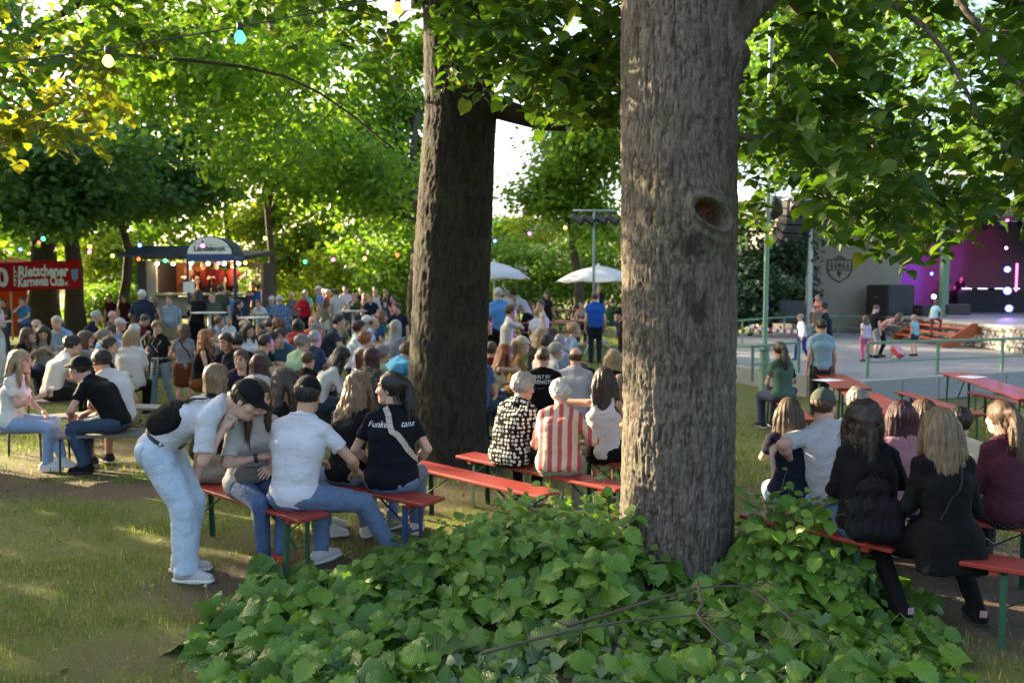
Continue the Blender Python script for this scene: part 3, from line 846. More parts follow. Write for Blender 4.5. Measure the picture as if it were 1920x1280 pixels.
# ================================================================== basal shoots of the lime
SPX, SPY = .55, 4.85
shoots = thing('lime_shoots', 'mound of fresh broad green lime shoots round the foot of the front tree', 'shoots', (SPX, SPY, 0))
def mound(x, y):
    """height of the leaf mound"""
    px = 960 + x / y * FPX
    n = fbm(np.stack([x * 1.6, y * 1.6, 0 * x], -1), 63, 3)
    # outline on the ground: an uneven ellipse, lower towards the ends
    dx = np.where(x < .55, (x - .55) / 2.45, (x - .55) / 2.2)
    dy = np.where(y < 4.85, (y - 4.85) / 1.9, (y - 4.85) / 1.25)
    e = np.sqrt(dx ** 2 + dy ** 2) + (n - .5) * .35
    top = .10 + .38 * np.exp(-((x - .30) / .60) ** 2 - ((y - 5.35) / .55) ** 2) + .06 * np.exp(-((x + .7) / .6) ** 2 - ((y - 5.0) / .6) ** 2) + .52 * np.exp(-((x - 1.74) / .30) ** 2 - ((y - 5.15) / .45) ** 2) + .14 * (n - .5)
    top = top * (.72 + .56 * vnoise(np.stack([x * 5.5, y * 5.5, 0 * x], -1), 91))
    return np.where(e < 1, top * np.clip(1 - e ** 2.2, 0, 1) ** .55, 0), e
NL = 3000
x = RNG.uniform(-2.2, 3.0, NL * 3); y = RNG.uniform(3.2, 6.2, NL * 3)
hm, em = mound(x, y)
ok = (hm > .03) & (((x - TX) ** 2 + (y - TY) ** 2) > .40 ** 2)
wilt_zone = (((x - .55) / .95) ** 2 + ((y - 4.0) / .55) ** 2) < 1
x, y, hm, wz, em = x[ok][:NL], y[ok][:NL], hm[ok][:NL], wilt_zone[ok][:NL], em[ok][:NL]
n = len(x)
lev = .22 + .62 * RNG.random(n)
z = hm * lev + RNG.normal(0, .015, n)
gxm = (mound(x + .05, y)[0] - mound(x - .05, y)[0]) / .1; gym = (mound(x, y + .05)[0] - mound(x, y - .05)[0]) / .1
nr = np.c_[-gxm * .8, -gym * .8 - .35, np.ones(n)] + RNG.normal(0, .55, (n, 3))
tip = np.c_[x - SPX, y - SPY - .5, -.35 * np.ones(n)] * .6 + RNG.normal(0, .6, (n, 3)) + np.array([0, -.25, -.3])
S = .045 + .135 * RNG.random(n) ** 1.4
P = np.c_[x, y, np.maximum(z, .01)]
mw = wz & (RNG.random(n) < .6)
S[mw] = .04 + .045 * RNG.random(mw.sum())
L0 = np.array(shoots.location)
add_leaves('foliage', shoots, (P - L0)[~mw], nr[~mw], tip[~mw], S[~mw], LEAF_HI, L_sprout)
add_leaves('wilted_foliage', shoots, (P - L0)[mw], nr[mw] + RNG.normal(0, .5, (mw.sum(), 3)), tip[mw], S[mw], LEAF_HI, L_wilt)
# arching shoots: each stem carries alternate leaves, large below and small at the tip
mb = MB(); Ps, Ns, Ts, Ss, Rn = [], [], [], [], []
NS = 0
for i in range(1500):
    if NS >= 500: break
    if i % 3: xx, yy = random.uniform(-1.9, 2.7), random.uniform(3.3, 6.0)
    else:
        xx, yy = random.choice([(-.35, 5.5), (.0, 5.4), (.3, 5.4), (.55, 5.3), (1.62, 5.1), (1.75, 5.2), (1.9, 5.0), (1.7, 4.9)])
        xx += random.gauss(0, .16); yy += random.gauss(0, .16)
    if (xx - TX) ** 2 + (yy - TY) ** 2 < .42 ** 2: continue
    h0 = float(mound(np.array([xx]), np.array([yy]))[0][0])
    if h0 < .03: continue
    if ((xx - .55) / .95) ** 2 + ((yy - 4.0) / .55) ** 2 < 1 and random.random() < .6: continue
    NS += 1
    hgt_ = h0 * random.uniform(.75, 1.25) + random.choice([0, 0, 0, .05, .09])
    out = Vector((xx - SPX, yy - SPY - .1, 0)); out = out.normalized() if out.length > .05 else Vector((0, -1, 0))
    out = (out * random.uniform(.2, .8) + Vector((random.gauss(0, .35), random.gauss(0, .35) - .15, 0)))
    L = hgt_ * random.uniform(1.15, 1.5) + .05; k_ = max(4, int(L / .055))
    d = (Vector((0, 0, 1)) + out * .35).normalized(); p = Vector((xx, yy, 0)) - Vector(shoots.location) - out * .08; line = [p]
    tone = random.random(); big = random.uniform(.7, 1.25)
    for q in range(k_):
        u = q / (k_ - 1)
        d = (d + out * .10 + Vector((random.gauss(0, .07), random.gauss(0, .07), -.16 * u))).normalized(); p = p + d * (L / k_); line.append(p)
        if u < .22: continue
        sd = 1 if q % 2 else -1
        lat = d.cross(Vector((0, 0, 1))); lat = lat.normalized() * sd if lat.length > .1 else Vector((sd, 0, 0))
        td = (lat * .85 + d * .35 + Vector((0, 0, random.uniform(-.75, .05))) + Vector((random.gauss(0, .25), random.gauss(0, .25), 0))).normalized()
        nr = (Vector((0, 0, 1)) + out * .35 + Vector((0, -.35, 0)) + lat * random.uniform(0, .6) + Vector((random.gauss(0, .3), random.gauss(0, .3), 0))).normalized()
        sz = big * (.125 * (1 - u) ** .7 + .035) * random.uniform(.75, 1.2)
        Ps.append(p + td * .035); Ts.append(td); Ns.append(nr); Ss.append(sz); Rn.append(min(1, max(0, .15 + .55 * tone * .8 + .35 * u + random.gauss(0, .12))))
    mb.tube(line, [.0048 * (1 - .8 * q / k_) for q in range(len(line))], 5)
tag(mb.build('stems', M_paint('green_stem', (.16, .17, .06), .6, .3, .2, 30), shoots), kind='stuff')
Ps, Ns, Ts, Ss, Rn = np.array(Ps), np.array(Ns), np.array(Ts), np.array(Ss), np.array(Rn)
add_leaves('shoot_foliage', shoots, Ps, Ns, Ts, Ss, LEAF_HI, L_sprout, L_sprout_o, 300, rnd=Rn)
# cut branches lying over the mound
for pts, r0, lab in [([(.28, 3.95, .30), (.6, 4.1, .33), (1.0, 4.25, .38), (1.35, 4.35, .36)], .010, 'long thin cut branch lying across the wilted leaves'),
                     ([(-.15, 3.75, .25), (.25, 3.85, .31), (.62, 3.95, .33), (.98, 4.02, .33)], .009, 'thin cut branch lying low among wilted leaves at the bottom edge'),
                     ([(1.02, 4.30, .40), (1.0, 4.1, .36), (.95, 3.95, .34), (1.05, 3.75, .28)], .012, 'forked brown cut branch pointing at the bottom edge'),
                     ([(1.3, 4.25, .38), (1.42, 4.0, .33), (1.55, 3.8, .27)], .008, 'short brown twig lying on the right of the shoots')]:
    o = thing('cut_branch', lab, 'branch', (pts[0][0], pts[0][1], 0))
    pl = [Vector(p) - Vector(o.location) for p in pts]
    mb = MB(); limb(mb, pl, r0, r0 * .45, 7); mb.build('stem', TWIG, o)
    for k in range(4):
        mb = MB()
        a = pl[random.randrange(len(pl))]; b = a + Vector((random.uniform(-.25, .25), random.uniform(-.2, .05), random.uniform(-.02, .06)))
        mb.tube([a, a.lerp(b, .5) + Vector((0, 0, .02)), b], [r0 * .4, r0 * .3, r0 * .15], 5)
        mb.build('side_twig', TWIG, o)
print('cover', round(time.time() - T0, 1))
# ================================================================== figures: distance fields -> one continuous skin per body
def v3(*a): return np.array(a, float)
def nrmz(v): return v / (np.linalg.norm(v) + 1e-12)
class Field:
    def __init__(s, lo, hi, h):
        s.h = h; s.lo = np.array(lo, float)
        n = np.ceil((np.array(hi) - s.lo) / h).astype(int) + 2
        s.f = np.full(n, 1.0, np.float32)
        s.ax = [s.lo[i] + h * np.arange(n[i]) for i in range(3)]
    def sub(s, lo, hi, m):
        sl = []
        for i in range(3):
            a = int(max(0, math.floor((lo[i] - m - s.lo[i]) / s.h))); b = int(min(s.f.shape[i], math.ceil((hi[i] + m - s.lo[i]) / s.h) + 1))
            sl.append(slice(a, max(a, b)))
        g = [s.ax[i][sl[i]].astype(np.float32) for i in range(3)]
        return tuple(sl), (g[0][:, None, None], g[1][None, :, None], g[2][None, None, :])
    def put(s, sl, d, k):
        a = s.f[sl]
        if k < 0:                                    # smooth subtraction
            d = -d; k = -k
            hh = np.maximum(k - np.abs(a - d), 0) / k
            s.f[sl] = np.maximum(a, d) + hh * hh * k * .25
        else:
            hh = np.maximum(k - np.abs(a - d), 0) / k
            s.f[sl] = np.minimum(a, d) - hh * hh * k * .25
    def cone(s, a, b, ra, rb, k=.02, cuts=()):
        a, b = np.asarray(a, float), np.asarray(b, float); r = max(ra, rb)
        sl, (x, y, z) = s.sub(np.minimum(a, b) - r, np.maximum(a, b) + r, abs(k) + .03)
        if 0 in s.f[sl].shape: return
        d = b - a; L2 = float(d @ d) + 1e-12
        px, py, pz = x - a[0], y - a[1], z - a[2]
        t = np.clip((px * d[0] + py * d[1] + pz * d[2]) / L2, 0, 1)
        q = np.sqrt((px - t * d[0]) ** 2 + (py - t * d[1]) ** 2 + (pz - t * d[2]) ** 2) - (ra + (rb - ra) * t)
        for p0, n in cuts:
            q = np.maximum(q, (x - p0[0]) * n[0] + (y - p0[1]) * n[1] + (z - p0[2]) * n[2])
        s.put(sl, q, k)
    def ell(s, c, r, k=.02, M=None, cuts=()):
        c = np.asarray(c, float); r = np.asarray(r, float); m = float(r.max())
        sl, (x, y, z) = s.sub(c - m, c + m, abs(k) + .03)
        if 0 in s.f[sl].shape: return
        px, py, pz = x - c[0], y - c[1], z - c[2]
        if M is not None:
            M = np.asarray(M)
            px, py, pz = (M[0, 0] * px + M[1, 0] * py + M[2, 0] * pz), (M[0, 1] * px + M[1, 1] * py + M[2, 1] * pz), (M[0, 2] * px + M[1, 2] * py + M[2, 2] * pz)
        k0 = np.sqrt((px / r[0]) ** 2 + (py / r[1]) ** 2 + (pz / r[2]) ** 2)
        k1 = np.sqrt((px / r[0] ** 2) ** 2 + (py / r[1] ** 2) ** 2 + (pz / r[2] ** 2) ** 2)
        q = k0 * (k0 - 1) / (k1 + 1e-9)
        for p0, n in cuts:
            q = np.maximum(q, (x - p0[0]) * n[0] + (y - p0[1]) * n[1] + (z - p0[2]) * n[2])
        s.put(sl, q, k)
    def cut(s, p0, n):
        x, y, z = s.ax[0][:, None, None], s.ax[1][None, :, None], s.ax[2][None, None, :]
        s.f = np.maximum(s.f, ((x - p0[0]) * n[0] + (y - p0[1]) * n[1] + (z - p0[2]) * n[2]).astype(np.float32))
    def wrinkle(s, fn, band=.05):
        ii = np.nonzero(np.abs(s.f) < band)
        P = np.stack([s.ax[i][ii[i]] for i in range(3)], -1)
        s.f[ii] += fn(P).astype(np.float32)
    def mesh(s):
        f = s.f; ins = f < 0
        n0, n1, n2 = f.shape
        cnt = np.zeros((n0 - 1, n1 - 1, n2 - 1), np.int8)
        for a in (0, 1):
            for b in (0, 1):
                for c in (0, 1): cnt += ins[a:n0 - 1 + a, b:n1 - 1 + b, c:n2 - 1 + c]
        I, J, K = np.nonzero((cnt > 0) & (cnt < 8))
        if len(I) == 0: return np.zeros((0, 3)), np.zeros((0, 4), int)
        ids = np.full(cnt.shape, -1, np.int32); ids[I, J, K] = np.arange(len(I))
        acc = np.zeros((len(I), 3)); num = np.zeros(len(I))
        cs = [(a, b, c) for a in (0, 1) for b in (0, 1) for c in (0, 1)]
        for c0 in cs:
            for ax in range(3):
                if c0[ax]: continue
                c1 = list(c0); c1[ax] = 1
                f0 = f[I + c0[0], J + c0[1], K + c0[2]]; f1 = f[I + c1[0], J + c1[1], K + c1[2]]
                m = (f0 < 0) != (f1 < 0)
                t = f0[m] / (f0[m] - f1[m])
                p = np.tile(np.array(c0, float), (m.sum(), 1)); p[:, ax] += t
                acc[m] += p; num[m] += 1
        V = s.lo + s.h * (np.stack([I, J, K], -1) + acc / num[:, None])
        Q = []
        for ax in range(3):
            sl0 = [slice(1, -1)] * 3; sl0[ax] = slice(0, -1); sl1 = [slice(1, -1)] * 3; sl1[ax] = slice(1, None)
            a, b = ins[tuple(sl0)], ins[tuple(sl1)]
            ch = np.nonzero(a != b)
            if len(ch[0]) == 0: continue
            g = [ch[i] + (0 if i == ax else 1) for i in range(3)]
            u, v = [(1, 2), (2, 0), (0, 1)][ax]
            def cell(du, dv):
                q = [g[0].copy(), g[1].copy(), g[2].copy()]; q[u] -= du; q[v] -= dv
                return ids[q[0], q[1], q[2]]
            q = np.stack([cell(1, 1), cell(0, 1), cell(0, 0), cell(1, 0)], -1)
            fl = ~a[ch]
            q[fl] = q[fl][:, ::-1]
            Q.append(q)
        Q = np.concatenate(Q)
        return V, Q[(Q >= 0).all(1)]
def rot(ax, a):
    c, s_ = math.cos(a), math.sin(a)
    return np.array({'x': [[1, 0, 0], [0, c, -s_], [0, s_, c]], 'y': [[c, 0, s_], [0, 1, 0], [-s_, 0, c]], 'z': [[c, -s_, 0], [s_, c, 0], [0, 0, 1]]}[ax])

# ---------------------------------------------------------------- head and hands (templates)
HEADS, HANDS, SHOES = {}, {}, {}
LOD_H = {0: (.0135, .0068, .0052), 1: (.022, .0115, .0092), 2: (.035, .0165, .0135)}
def head_t(fem, lod):
    k = (fem, lod)
    if k in HEADS: return HEADS[k]
    h = LOD_H[lod][1]
    F = Field((-.12, -.15, -.22), (.12, .16, .15), h)
    w_ = .95 if fem else 1.0
    F.ell((0, -.012, .032), (.077 * w_, .098, .092), .01)
    F.ell((0, .028, -.038), (.058 * w_, .066, .084), .04)
    F.cone((-.028 * w_, .045, -.088), (.028 * w_, .045, -.088), .028, .028, .04)
    F.ell((0, .076, -.100), (.022, .018, .018), .025)
    F.cone((-.03, .083, .030), (.03, .083, .030), .013, .013, .02)
    for s_ in (-1, 1):
        F.ell((s_ * .045, .062, -.025), (.024, .022, .022), .03)
        F.ell((s_ * .032, .103, .006), (.019, .016, .012), -.012)
        F.ell((s_ * .031, .083, .004), (.0125, .0125, .0125), .002)
        F.ell((s_ * .078 * w_, -.005, -.008), (.010, .020, .030), .006, rot('z', s_ * -.35))
    F.cone((0, .094, .012), (0, .112, -.032), .008, .0125, .012)
    F.ell((0, .103, -.036), (.017, .012, .010), .008)
    F.cone((-.016, .093, -.066), (.016, .093, -.066), .0075, .0075, .006)
    F.cone((-.013, .091, -.077), (.013, .091, -.077), .0085, .0085, .005)
    nr = .047 if fem else .056
    F.cone((0, -.022, -.05), (0, -.045, -.20), nr, nr * 1.05, .03)
    V, Q = F.mesh()
    tint = np.ones((len(V), 3))
    x, y, z = V.T
    front = y > .06
    lip = front & (np.abs(x) < .024) & (z < -.060) & (z > -.086) & (y > .085)
    tint[lip] = (.82, .5, .5) if fem else (.85, .62, .6)
    br = front & (np.abs(np.abs(x) - .033) < .021) & (np.abs(z - .031) < (.006 if lod < 2 else .007))
    tint[br] = (.35, .28, .24)
    ey = front & (np.hypot(np.abs(x) - .031, z - .004) < (.014 if lod < 2 else .017))
    tint[ey] = (.55, .5, .5)
    ir = front & (np.hypot(np.abs(x) - .031, z - .004) < .0075)
    tint[ir] = (.10, .08, .08)
    ck = front & (np.hypot(np.abs(x) - .045, z + .03) < .024)
    tint[ck] *= (1.02, .90, .88)
    HEADS[k] = (V, Q, tint); return HEADS[k]
def hand_t(pose, lod):
    k = (pose, min(lod, 2))
    if k in HANDS: return HANDS[k]
    h = LOD_H[lod][2]
    F = Field((-.09, -.03, -.13), (.07, .21, .05), h)
    g = {0: 0, 1: .001, 2: .0028}[lod]
    F.cone((0, -.02, 0), (0, .01, 0), .026, .026, .02)
    curl = {'relax': (22, 28, 18), 'grip': (48, 62, 35), 'flat': (6, 8, 5), 'fist': (75, 85, 50)}[pose]
    for i, (bx, L) in enumerate(((-.031, .074), (-.010, .083), (.012, .077), (.032, .060))):
        F.cone((bx * .6, .012, 0), (bx, .085 - abs(i - 1) * .004, 0), .017, .0125, .018)
        p = v3(bx, .085 - abs(i - 1) * .004, 0); a = 0; sp = bx * 1.6
        for j, fr in enumerate((.45, .31, .24)):
            a += R(curl[j] * (1 + .08 * i))
            q = p + L * fr * v3(sp * math.cos(a) * .6, math.cos(a), -math.sin(a))
            F.cone(p, q, .0092 + g - .0008 * j, .0085 + g - .0009 * j, .003); p = q
    if pose == 'grip': ch = [(-.020, .018, -.008), (-.043, .048, -.030), (-.036, .072, -.058), (-.022, .088, -.074)]
    elif pose == 'fist': ch = [(-.020, .018, -.008), (-.042, .050, -.024), (-.030, .080, -.038), (-.006, .092, -.040)]
    else: ch = [(-.020, .016, -.005), (-.048, .048, -.016), (-.060, .080, -.024), (-.062, .105, -.030)]
    for j in range(3): F.cone(ch[j], ch[j + 1], (.016, .0115 + g, .0105 + g)[j], (.0115 + g, .0105 + g, .009 + g)[j], .01 if j == 0 else .003)
    HANDS[k] = F.mesh(); return HANDS[k]
def shoe_t(kind, lod):
    k = (kind, lod)
    if k in SHOES: return SHOES[k]
    h = .0075 if lod == 0 else .012 if lod == 1 else .018
    up = Field((-.08, -.10, -.09), (.08, .24, .12), h)
    so = Field((-.08, -.10, -.09), (.08, .24, .12), h)
    th = .022 if kind != 'chunky' else .035
    bot = ((0, 0, -.075), (0, 0, -1))
    up.cone((0, -.045, -.035), (0, .06, -.03), .043, .045, .02, [bot])
    up.cone((0, .05, -.035), (.006, .155, -.05), .043, .034, .03, [bot])
    up.cone((0, -.02, -.02), (0, -.01, .035), .043, .042, .03, [((0, 0, .03 if kind != 'boot' else .08), (0, 0, 1))])
    top = ((0, 0, -.075 + th), (0, 0, 1))
    so.cone((0, -.05, -.06), (0, .07, -.06), .049, .051, .01, [bot, top])
    so.cone((0, .06, -.06), (.008, .155, -.06), .051, .042, .02, [bot, top])
    SHOES[k] = (up.mesh(), so.mesh()); return SHOES[k]

# ---------------------------------------------------------------- skeleton
def ik(a, t, l1, l2, hint):
    a, t = np.asarray(a, float), np.asarray(t, float); d = t - a; L = np.linalg.norm(d)
    if L > (l1 + l2) * .985: d = d * (l1 + l2) * .985 / L; L = (l1 + l2) * .985; t = a + d
    if L < abs(l1 - l2) * 1.05 + .02: L = abs(l1 - l2) * 1.05 + .02; d = nrmz(d) * L; t = a + d
    u = d / L; x = (l1 * l1 - l2 * l2 + L * L) / (2 * L)
    hgt = math.sqrt(max(0, l1 * l1 - x * x))
    hv = np.asarray(hint, float); hv = nrmz(hv - u * (hv @ u))
    return a + u * x + hv * hgt, t
BUILD = {'m': dict(fem=0, w=1.0, fat=0.0), 'f': dict(fem=1, w=.91, fat=0.0), 'M': dict(fem=0, w=1.06, fat=.042), 'F': dict(fem=1, w=.98, fat=.034),
         'g': dict(fem=1, w=.86, fat=-.008), 'k': dict(fem=1, w=.95, fat=.0)}
# arm specs: wrist target in the person's frame (x is outward, mirrored for the left), elbow hint, hand pose, palm direction
ARMS_SIT = {'lap': ((.07, .30, .66), (.7, -.6, -.4), 'relax'), 'knee': ((.14, .42, .62), (.8, -.3, -.2), 'relax'), 'table': ((.10, .40, .78), (.8, -.2, -.6), 'relax'),
            'cross': ((-.08, .26, .86), (.7, 0, -.7), 'relax'), 'chin': ((.03, .20, 1.10), (.6, .5, -.8), 'fist'), 'side': ((.27, .02, .56), (.5, -.9, 0), 'relax'),
            'cup': ((.05, .34, .92), (.6, -.2, -.8), 'grip'), 'phone': ((.05, .30, .90), (.7, -.2, -.7), 'grip'), 'hug': ((.42, .10, .84), (.5, -.8, .1), 'relax'), 'headrest': ((.10, .12, 1.20), (.8, .5, -.3), 'relax')}
ARMS_STD = {'down': ((.25, .02, .80), (.3, -.8, 0), 'relax'), 'hip': ((.20, .05, 1.00), (.9, -.5, 0), 'fist'), 'cross': ((-.10, .22, 1.20), (.6, 0, -.7), 'relax'), 'pocket': ((.21, .06, .86), (.6, -.8, 0), 'fist'),
            'cup': ((.12, .30, 1.18), (.6, -.3, -.7), 'grip'), 'chin': ((.02, .16, 1.46), (.6, .4, -.8), 'fist'), 'fwd': ((.16, .38, 1.05), (.6, -.3, -.6), 'relax'), 'back': ((.30, -.22, .92), (.6, -.8, .2), 'relax')}
def skel(p, b):
    """p: pose dict -> joints (adult, metres, ground at 0)"""
    J = {}
    sit = p.get('sit', True); W_ = BUILD[b]['w']; fem = BUILD[b]['fem']
    seat = p.get('seat', .47)
    P = v3(0, 0, seat + .095) if sit else v3(0, 0, p.get('hipz', .93))
    lean, side, tw = R(p.get('lean', 6)), R(p.get('side', 0)), R(p.get('twist', 0))
    hunch = R(p.get('hunch', 8))
    Rt = rot('z', tw)
    def dr(a, s_=1.0): return Rt @ nrmz(v3(math.sin(side * s_), math.sin(a) , math.cos(a)))
    J['P'] = P; J['up'] = dr(lean * .6, .6)
    J['Wst'] = P + .15 * dr(lean * .7, .7); J['C'] = J['Wst'] + .20 * dr(lean * 1.0); J['N'] = J['C'] + .175 * dr(lean + hunch)
    J['cup'] = dr(lean * 1.0)
    ax = Rt @ v3(1, 0, 0); ax = nrmz(ax - J['cup'] * (ax @ J['cup'])); J['ax'] = ax; J['fw'] = np.cross(J['cup'], ax)
    J['fw'] = -np.cross(ax, J['cup']) * -1
    fw = np.cross(J['cup'], ax); J['fw'] = fw
    sw = .158 * W_ * (0.95 if fem else 1.02)
    shrug = p.get('shrug', 0)
    for s_, n in ((-1, 'L'), (1, 'R')):
        J['S' + n] = J['N'] - J['cup'] * (.070 - shrug) + ax * s_ * sw + fw * p.get('shfwd', .0)
    nk = nrmz(dr(lean + hunch * .5) + Rt @ v3(0, math.sin(R(p.get('nod', 0))) * .5, 0))
    J['H'] = J['N'] + nk * .158 + fw * .030
    J['HR'] = Rt @ rot('z', R(p.get('yaw', 0))) @ rot('x', -R(p.get('nod', 0))) @ rot('y', R(p.get('tilt', 0)))
    A = ARMS_SIT if sit else ARMS_STD
    dz = seat - .47 if sit else 0
    for s_, n in ((-1, 'L'), (1, 'R')):
        spec = p.get('arm' + n, 'lap' if sit else 'down')
        if isinstance(spec, str): spec = A[spec]
        t = v3(*spec[0]); hint = v3(*spec[1])
        t = v3(t[0] * s_, t[1], t[2] + dz); hint = v3(hint[0] * s_, hint[1], hint[2])
        if not (len(spec) > 4 and spec[4] == 'abs'): t = Rt @ t
        hint = Rt @ hint
        al = .97 if fem else 1
        J['E' + n], J['A' + n] = ik(J['S' + n], t, .285 * al, .255 * al, hint)
        J['hand' + n] = spec[2]; J['palm' + n] = v3(*spec[3]) if len(spec) > 3 and spec[3] else None
        hx = .088 * (1.05 if fem else 1)
        J['I' + n] = P + v3(s_ * hx, 0, -.01)
        leg = p.get('leg' + n, None)
        if leg is None: leg = ((.10, .42, .085), (.1, .5, 1)) if sit else ((.10, .0, .085), (.05, 1, 0))
        lt_, lh = v3(*leg[0]), v3(*leg[1]); lt_ = v3(lt_[0] * s_, lt_[1], lt_[2]); lh = v3(lh[0] * s_, lh[1], lh[2])
        J['K' + n], J['F' + n] = ik(J['I' + n], lt_, .425, .425, lh)
        J['toe' + n] = R(leg[2] if len(leg) > 2 else 8) * -s_
        J['pitch' + n] = R(leg[3]) if len(leg) > 3 else 0
    return J
def bounds(J, m=.2):
    P = np.array([J[k] for k in ('P', 'N', 'SL', 'SR', 'EL', 'ER', 'AL', 'AR', 'KL', 'KR', 'FL', 'FR', 'H')])
    return P.min(0) - m, P.max(0) + m
def torso(F, J, b, o=0.0, k=.042, cuts=()):
    B = BUILD[b]; w_ = B['w']; ft = B['fat']; fem = B['fem']; ax, fw, up = J['ax'], J['fw'], J['cup']
    xa = v3(1, 0, 0)
    def lev(c, hw, r): F.cone(c - ax * hw, c + ax * hw, r + o, r + o, k, cuts)
    L_ = [(J['P'] + J['up'] * .02, (.078 if fem else .064) * (1 + ft * 3), .097 + ft * .4), (J['Wst'], (.048 if fem else .060) * (1 + ft * 6), (.085 if fem else .095) + ft * .7), (J['C'] - up * .02, (.066 if fem else .083) * w_ * (1 + ft * 2), (.090 if fem else .100) + ft * .35)]
    for c_, hw, r in L_: lev(c_, hw, r)
    for (c0, h0, r0), (c1, h1, r1) in ((L_[0], L_[1]), (L_[1], L_[2])):
        for s_ in (-1, 0, 1): F.cone(c0 + ax * s_ * h0, c1 + ax * s_ * h1, r0 + o, r1 + o, .012, cuts)
    if ft > .02: F.ell(J['Wst'] + fw * .05 - up * .02, (.13 + ft, .10 + ft + o, .12 + o), .06, None, cuts)
    F.cone(J['SL'] + ax * .05 - up * .01, J['SR'] - ax * .05 - up * .01, .056 + o, .056 + o, k, cuts)
    if fem:
        for s_ in (-1, 1): F.ell(J['C'] + fw * .085 - up * .02 + ax * s_ * .072, (.058 + o, .058 + o, .058 + o), .04, None, cuts)
    for n, s_ in (('L', -1), ('R', 1)):
        F.cone(J['N'] + up * .018 + ax * s_ * .015, J['S' + n], .040 + o, .047 + o, .025, cuts)
def body_mesh(J, b, lod, cov=0):
    B = BUILD[b]; h = LOD_H[lod][0] * (1.2 if lod < 2 else 1.0); lo, hi = bounds(J)
    F = Field(lo, hi, h); fem = B['fem']; ls = (.86 if fem else 1) * (1 + B['fat'] * 3)
    torso(F, J, b, -.020)
    lg = {0: 1.0, 1: .7, 2: .66}[cov]; sh = .62 if cov == 2 else 1.0
    F.cone(J['N'] + J['fw'] * .008, J['N'] + (J['H'] - J['N']) * .55, .044 if fem else .052, .046 if fem else .054, .02)
    for n in 'LR':
        F.cone(J['S' + n], J['E' + n], .046 * ls, .037 * ls, .03)
        F.cone(J['E' + n], J['A' + n], .038 * ls, .026 * (.9 if fem else 1), .012)
        F.ell(J['E' + n] * .68 + J['A' + n] * .32, (.040 * ls,) * 3, .03)
        F.cone(J['I' + n], J['K' + n], .088 * (1 + B['fat'] * 3) * lg, .056 * sh, .05 * lg)
        kn, an = J['K' + n], J['F' + n]
        F.cone(kn, an, .054 * sh, .036, .02)
        back = nrmz(np.cross(nrmz(an - kn), v3(1, 0, 0))); back = back if back[1] < 0 else -back
        if cov < 2: F.ell(kn * .68 + an * .32 + back * .018, (.052, .052, .075), .04)
        F.cone(an, an + v3(0, .02, -.03), .036, .03, .02)
    V, Q = F.mesh()
    return V, Q
def fold(amp, fr, seed, stretch=(1, 1, 1.6)):
    st = np.array(stretch)
    def fn(P):
        q = P * fr * st
        w0 = vnoise(q * .45, seed + 7)[..., None] * 2.0
        n = 1 - np.abs(2 * vnoise(q + w0, seed) - 1)
        n2 = 1 - np.abs(2 * vnoise(q * 2.3 + w0, seed + 3) - 1)
        return amp * (n ** 3 * 1.0 + n2 ** 3 * .5 - .35)
    return fn
TOPS = {  # sleeve (1 = elbow, 2 = wrist), hem below pelvis centre, looseness
    'tee': (.62, .07, .011), 'loosetee': (.80, .10, .020), 'polo': (.66, .08, .013), 'shirt': (.80, .10, .016), 'long': (1.9, .06, .011), 'blouse': (1.45, .08, .018), 'sweater': (1.35, .05, .018),
    'tank': (0, .07, .016), 'coat': (1.95, .16, .016), 'jacket': (1.95, .05, .018), 'crop': (.55, -.02, .012)}
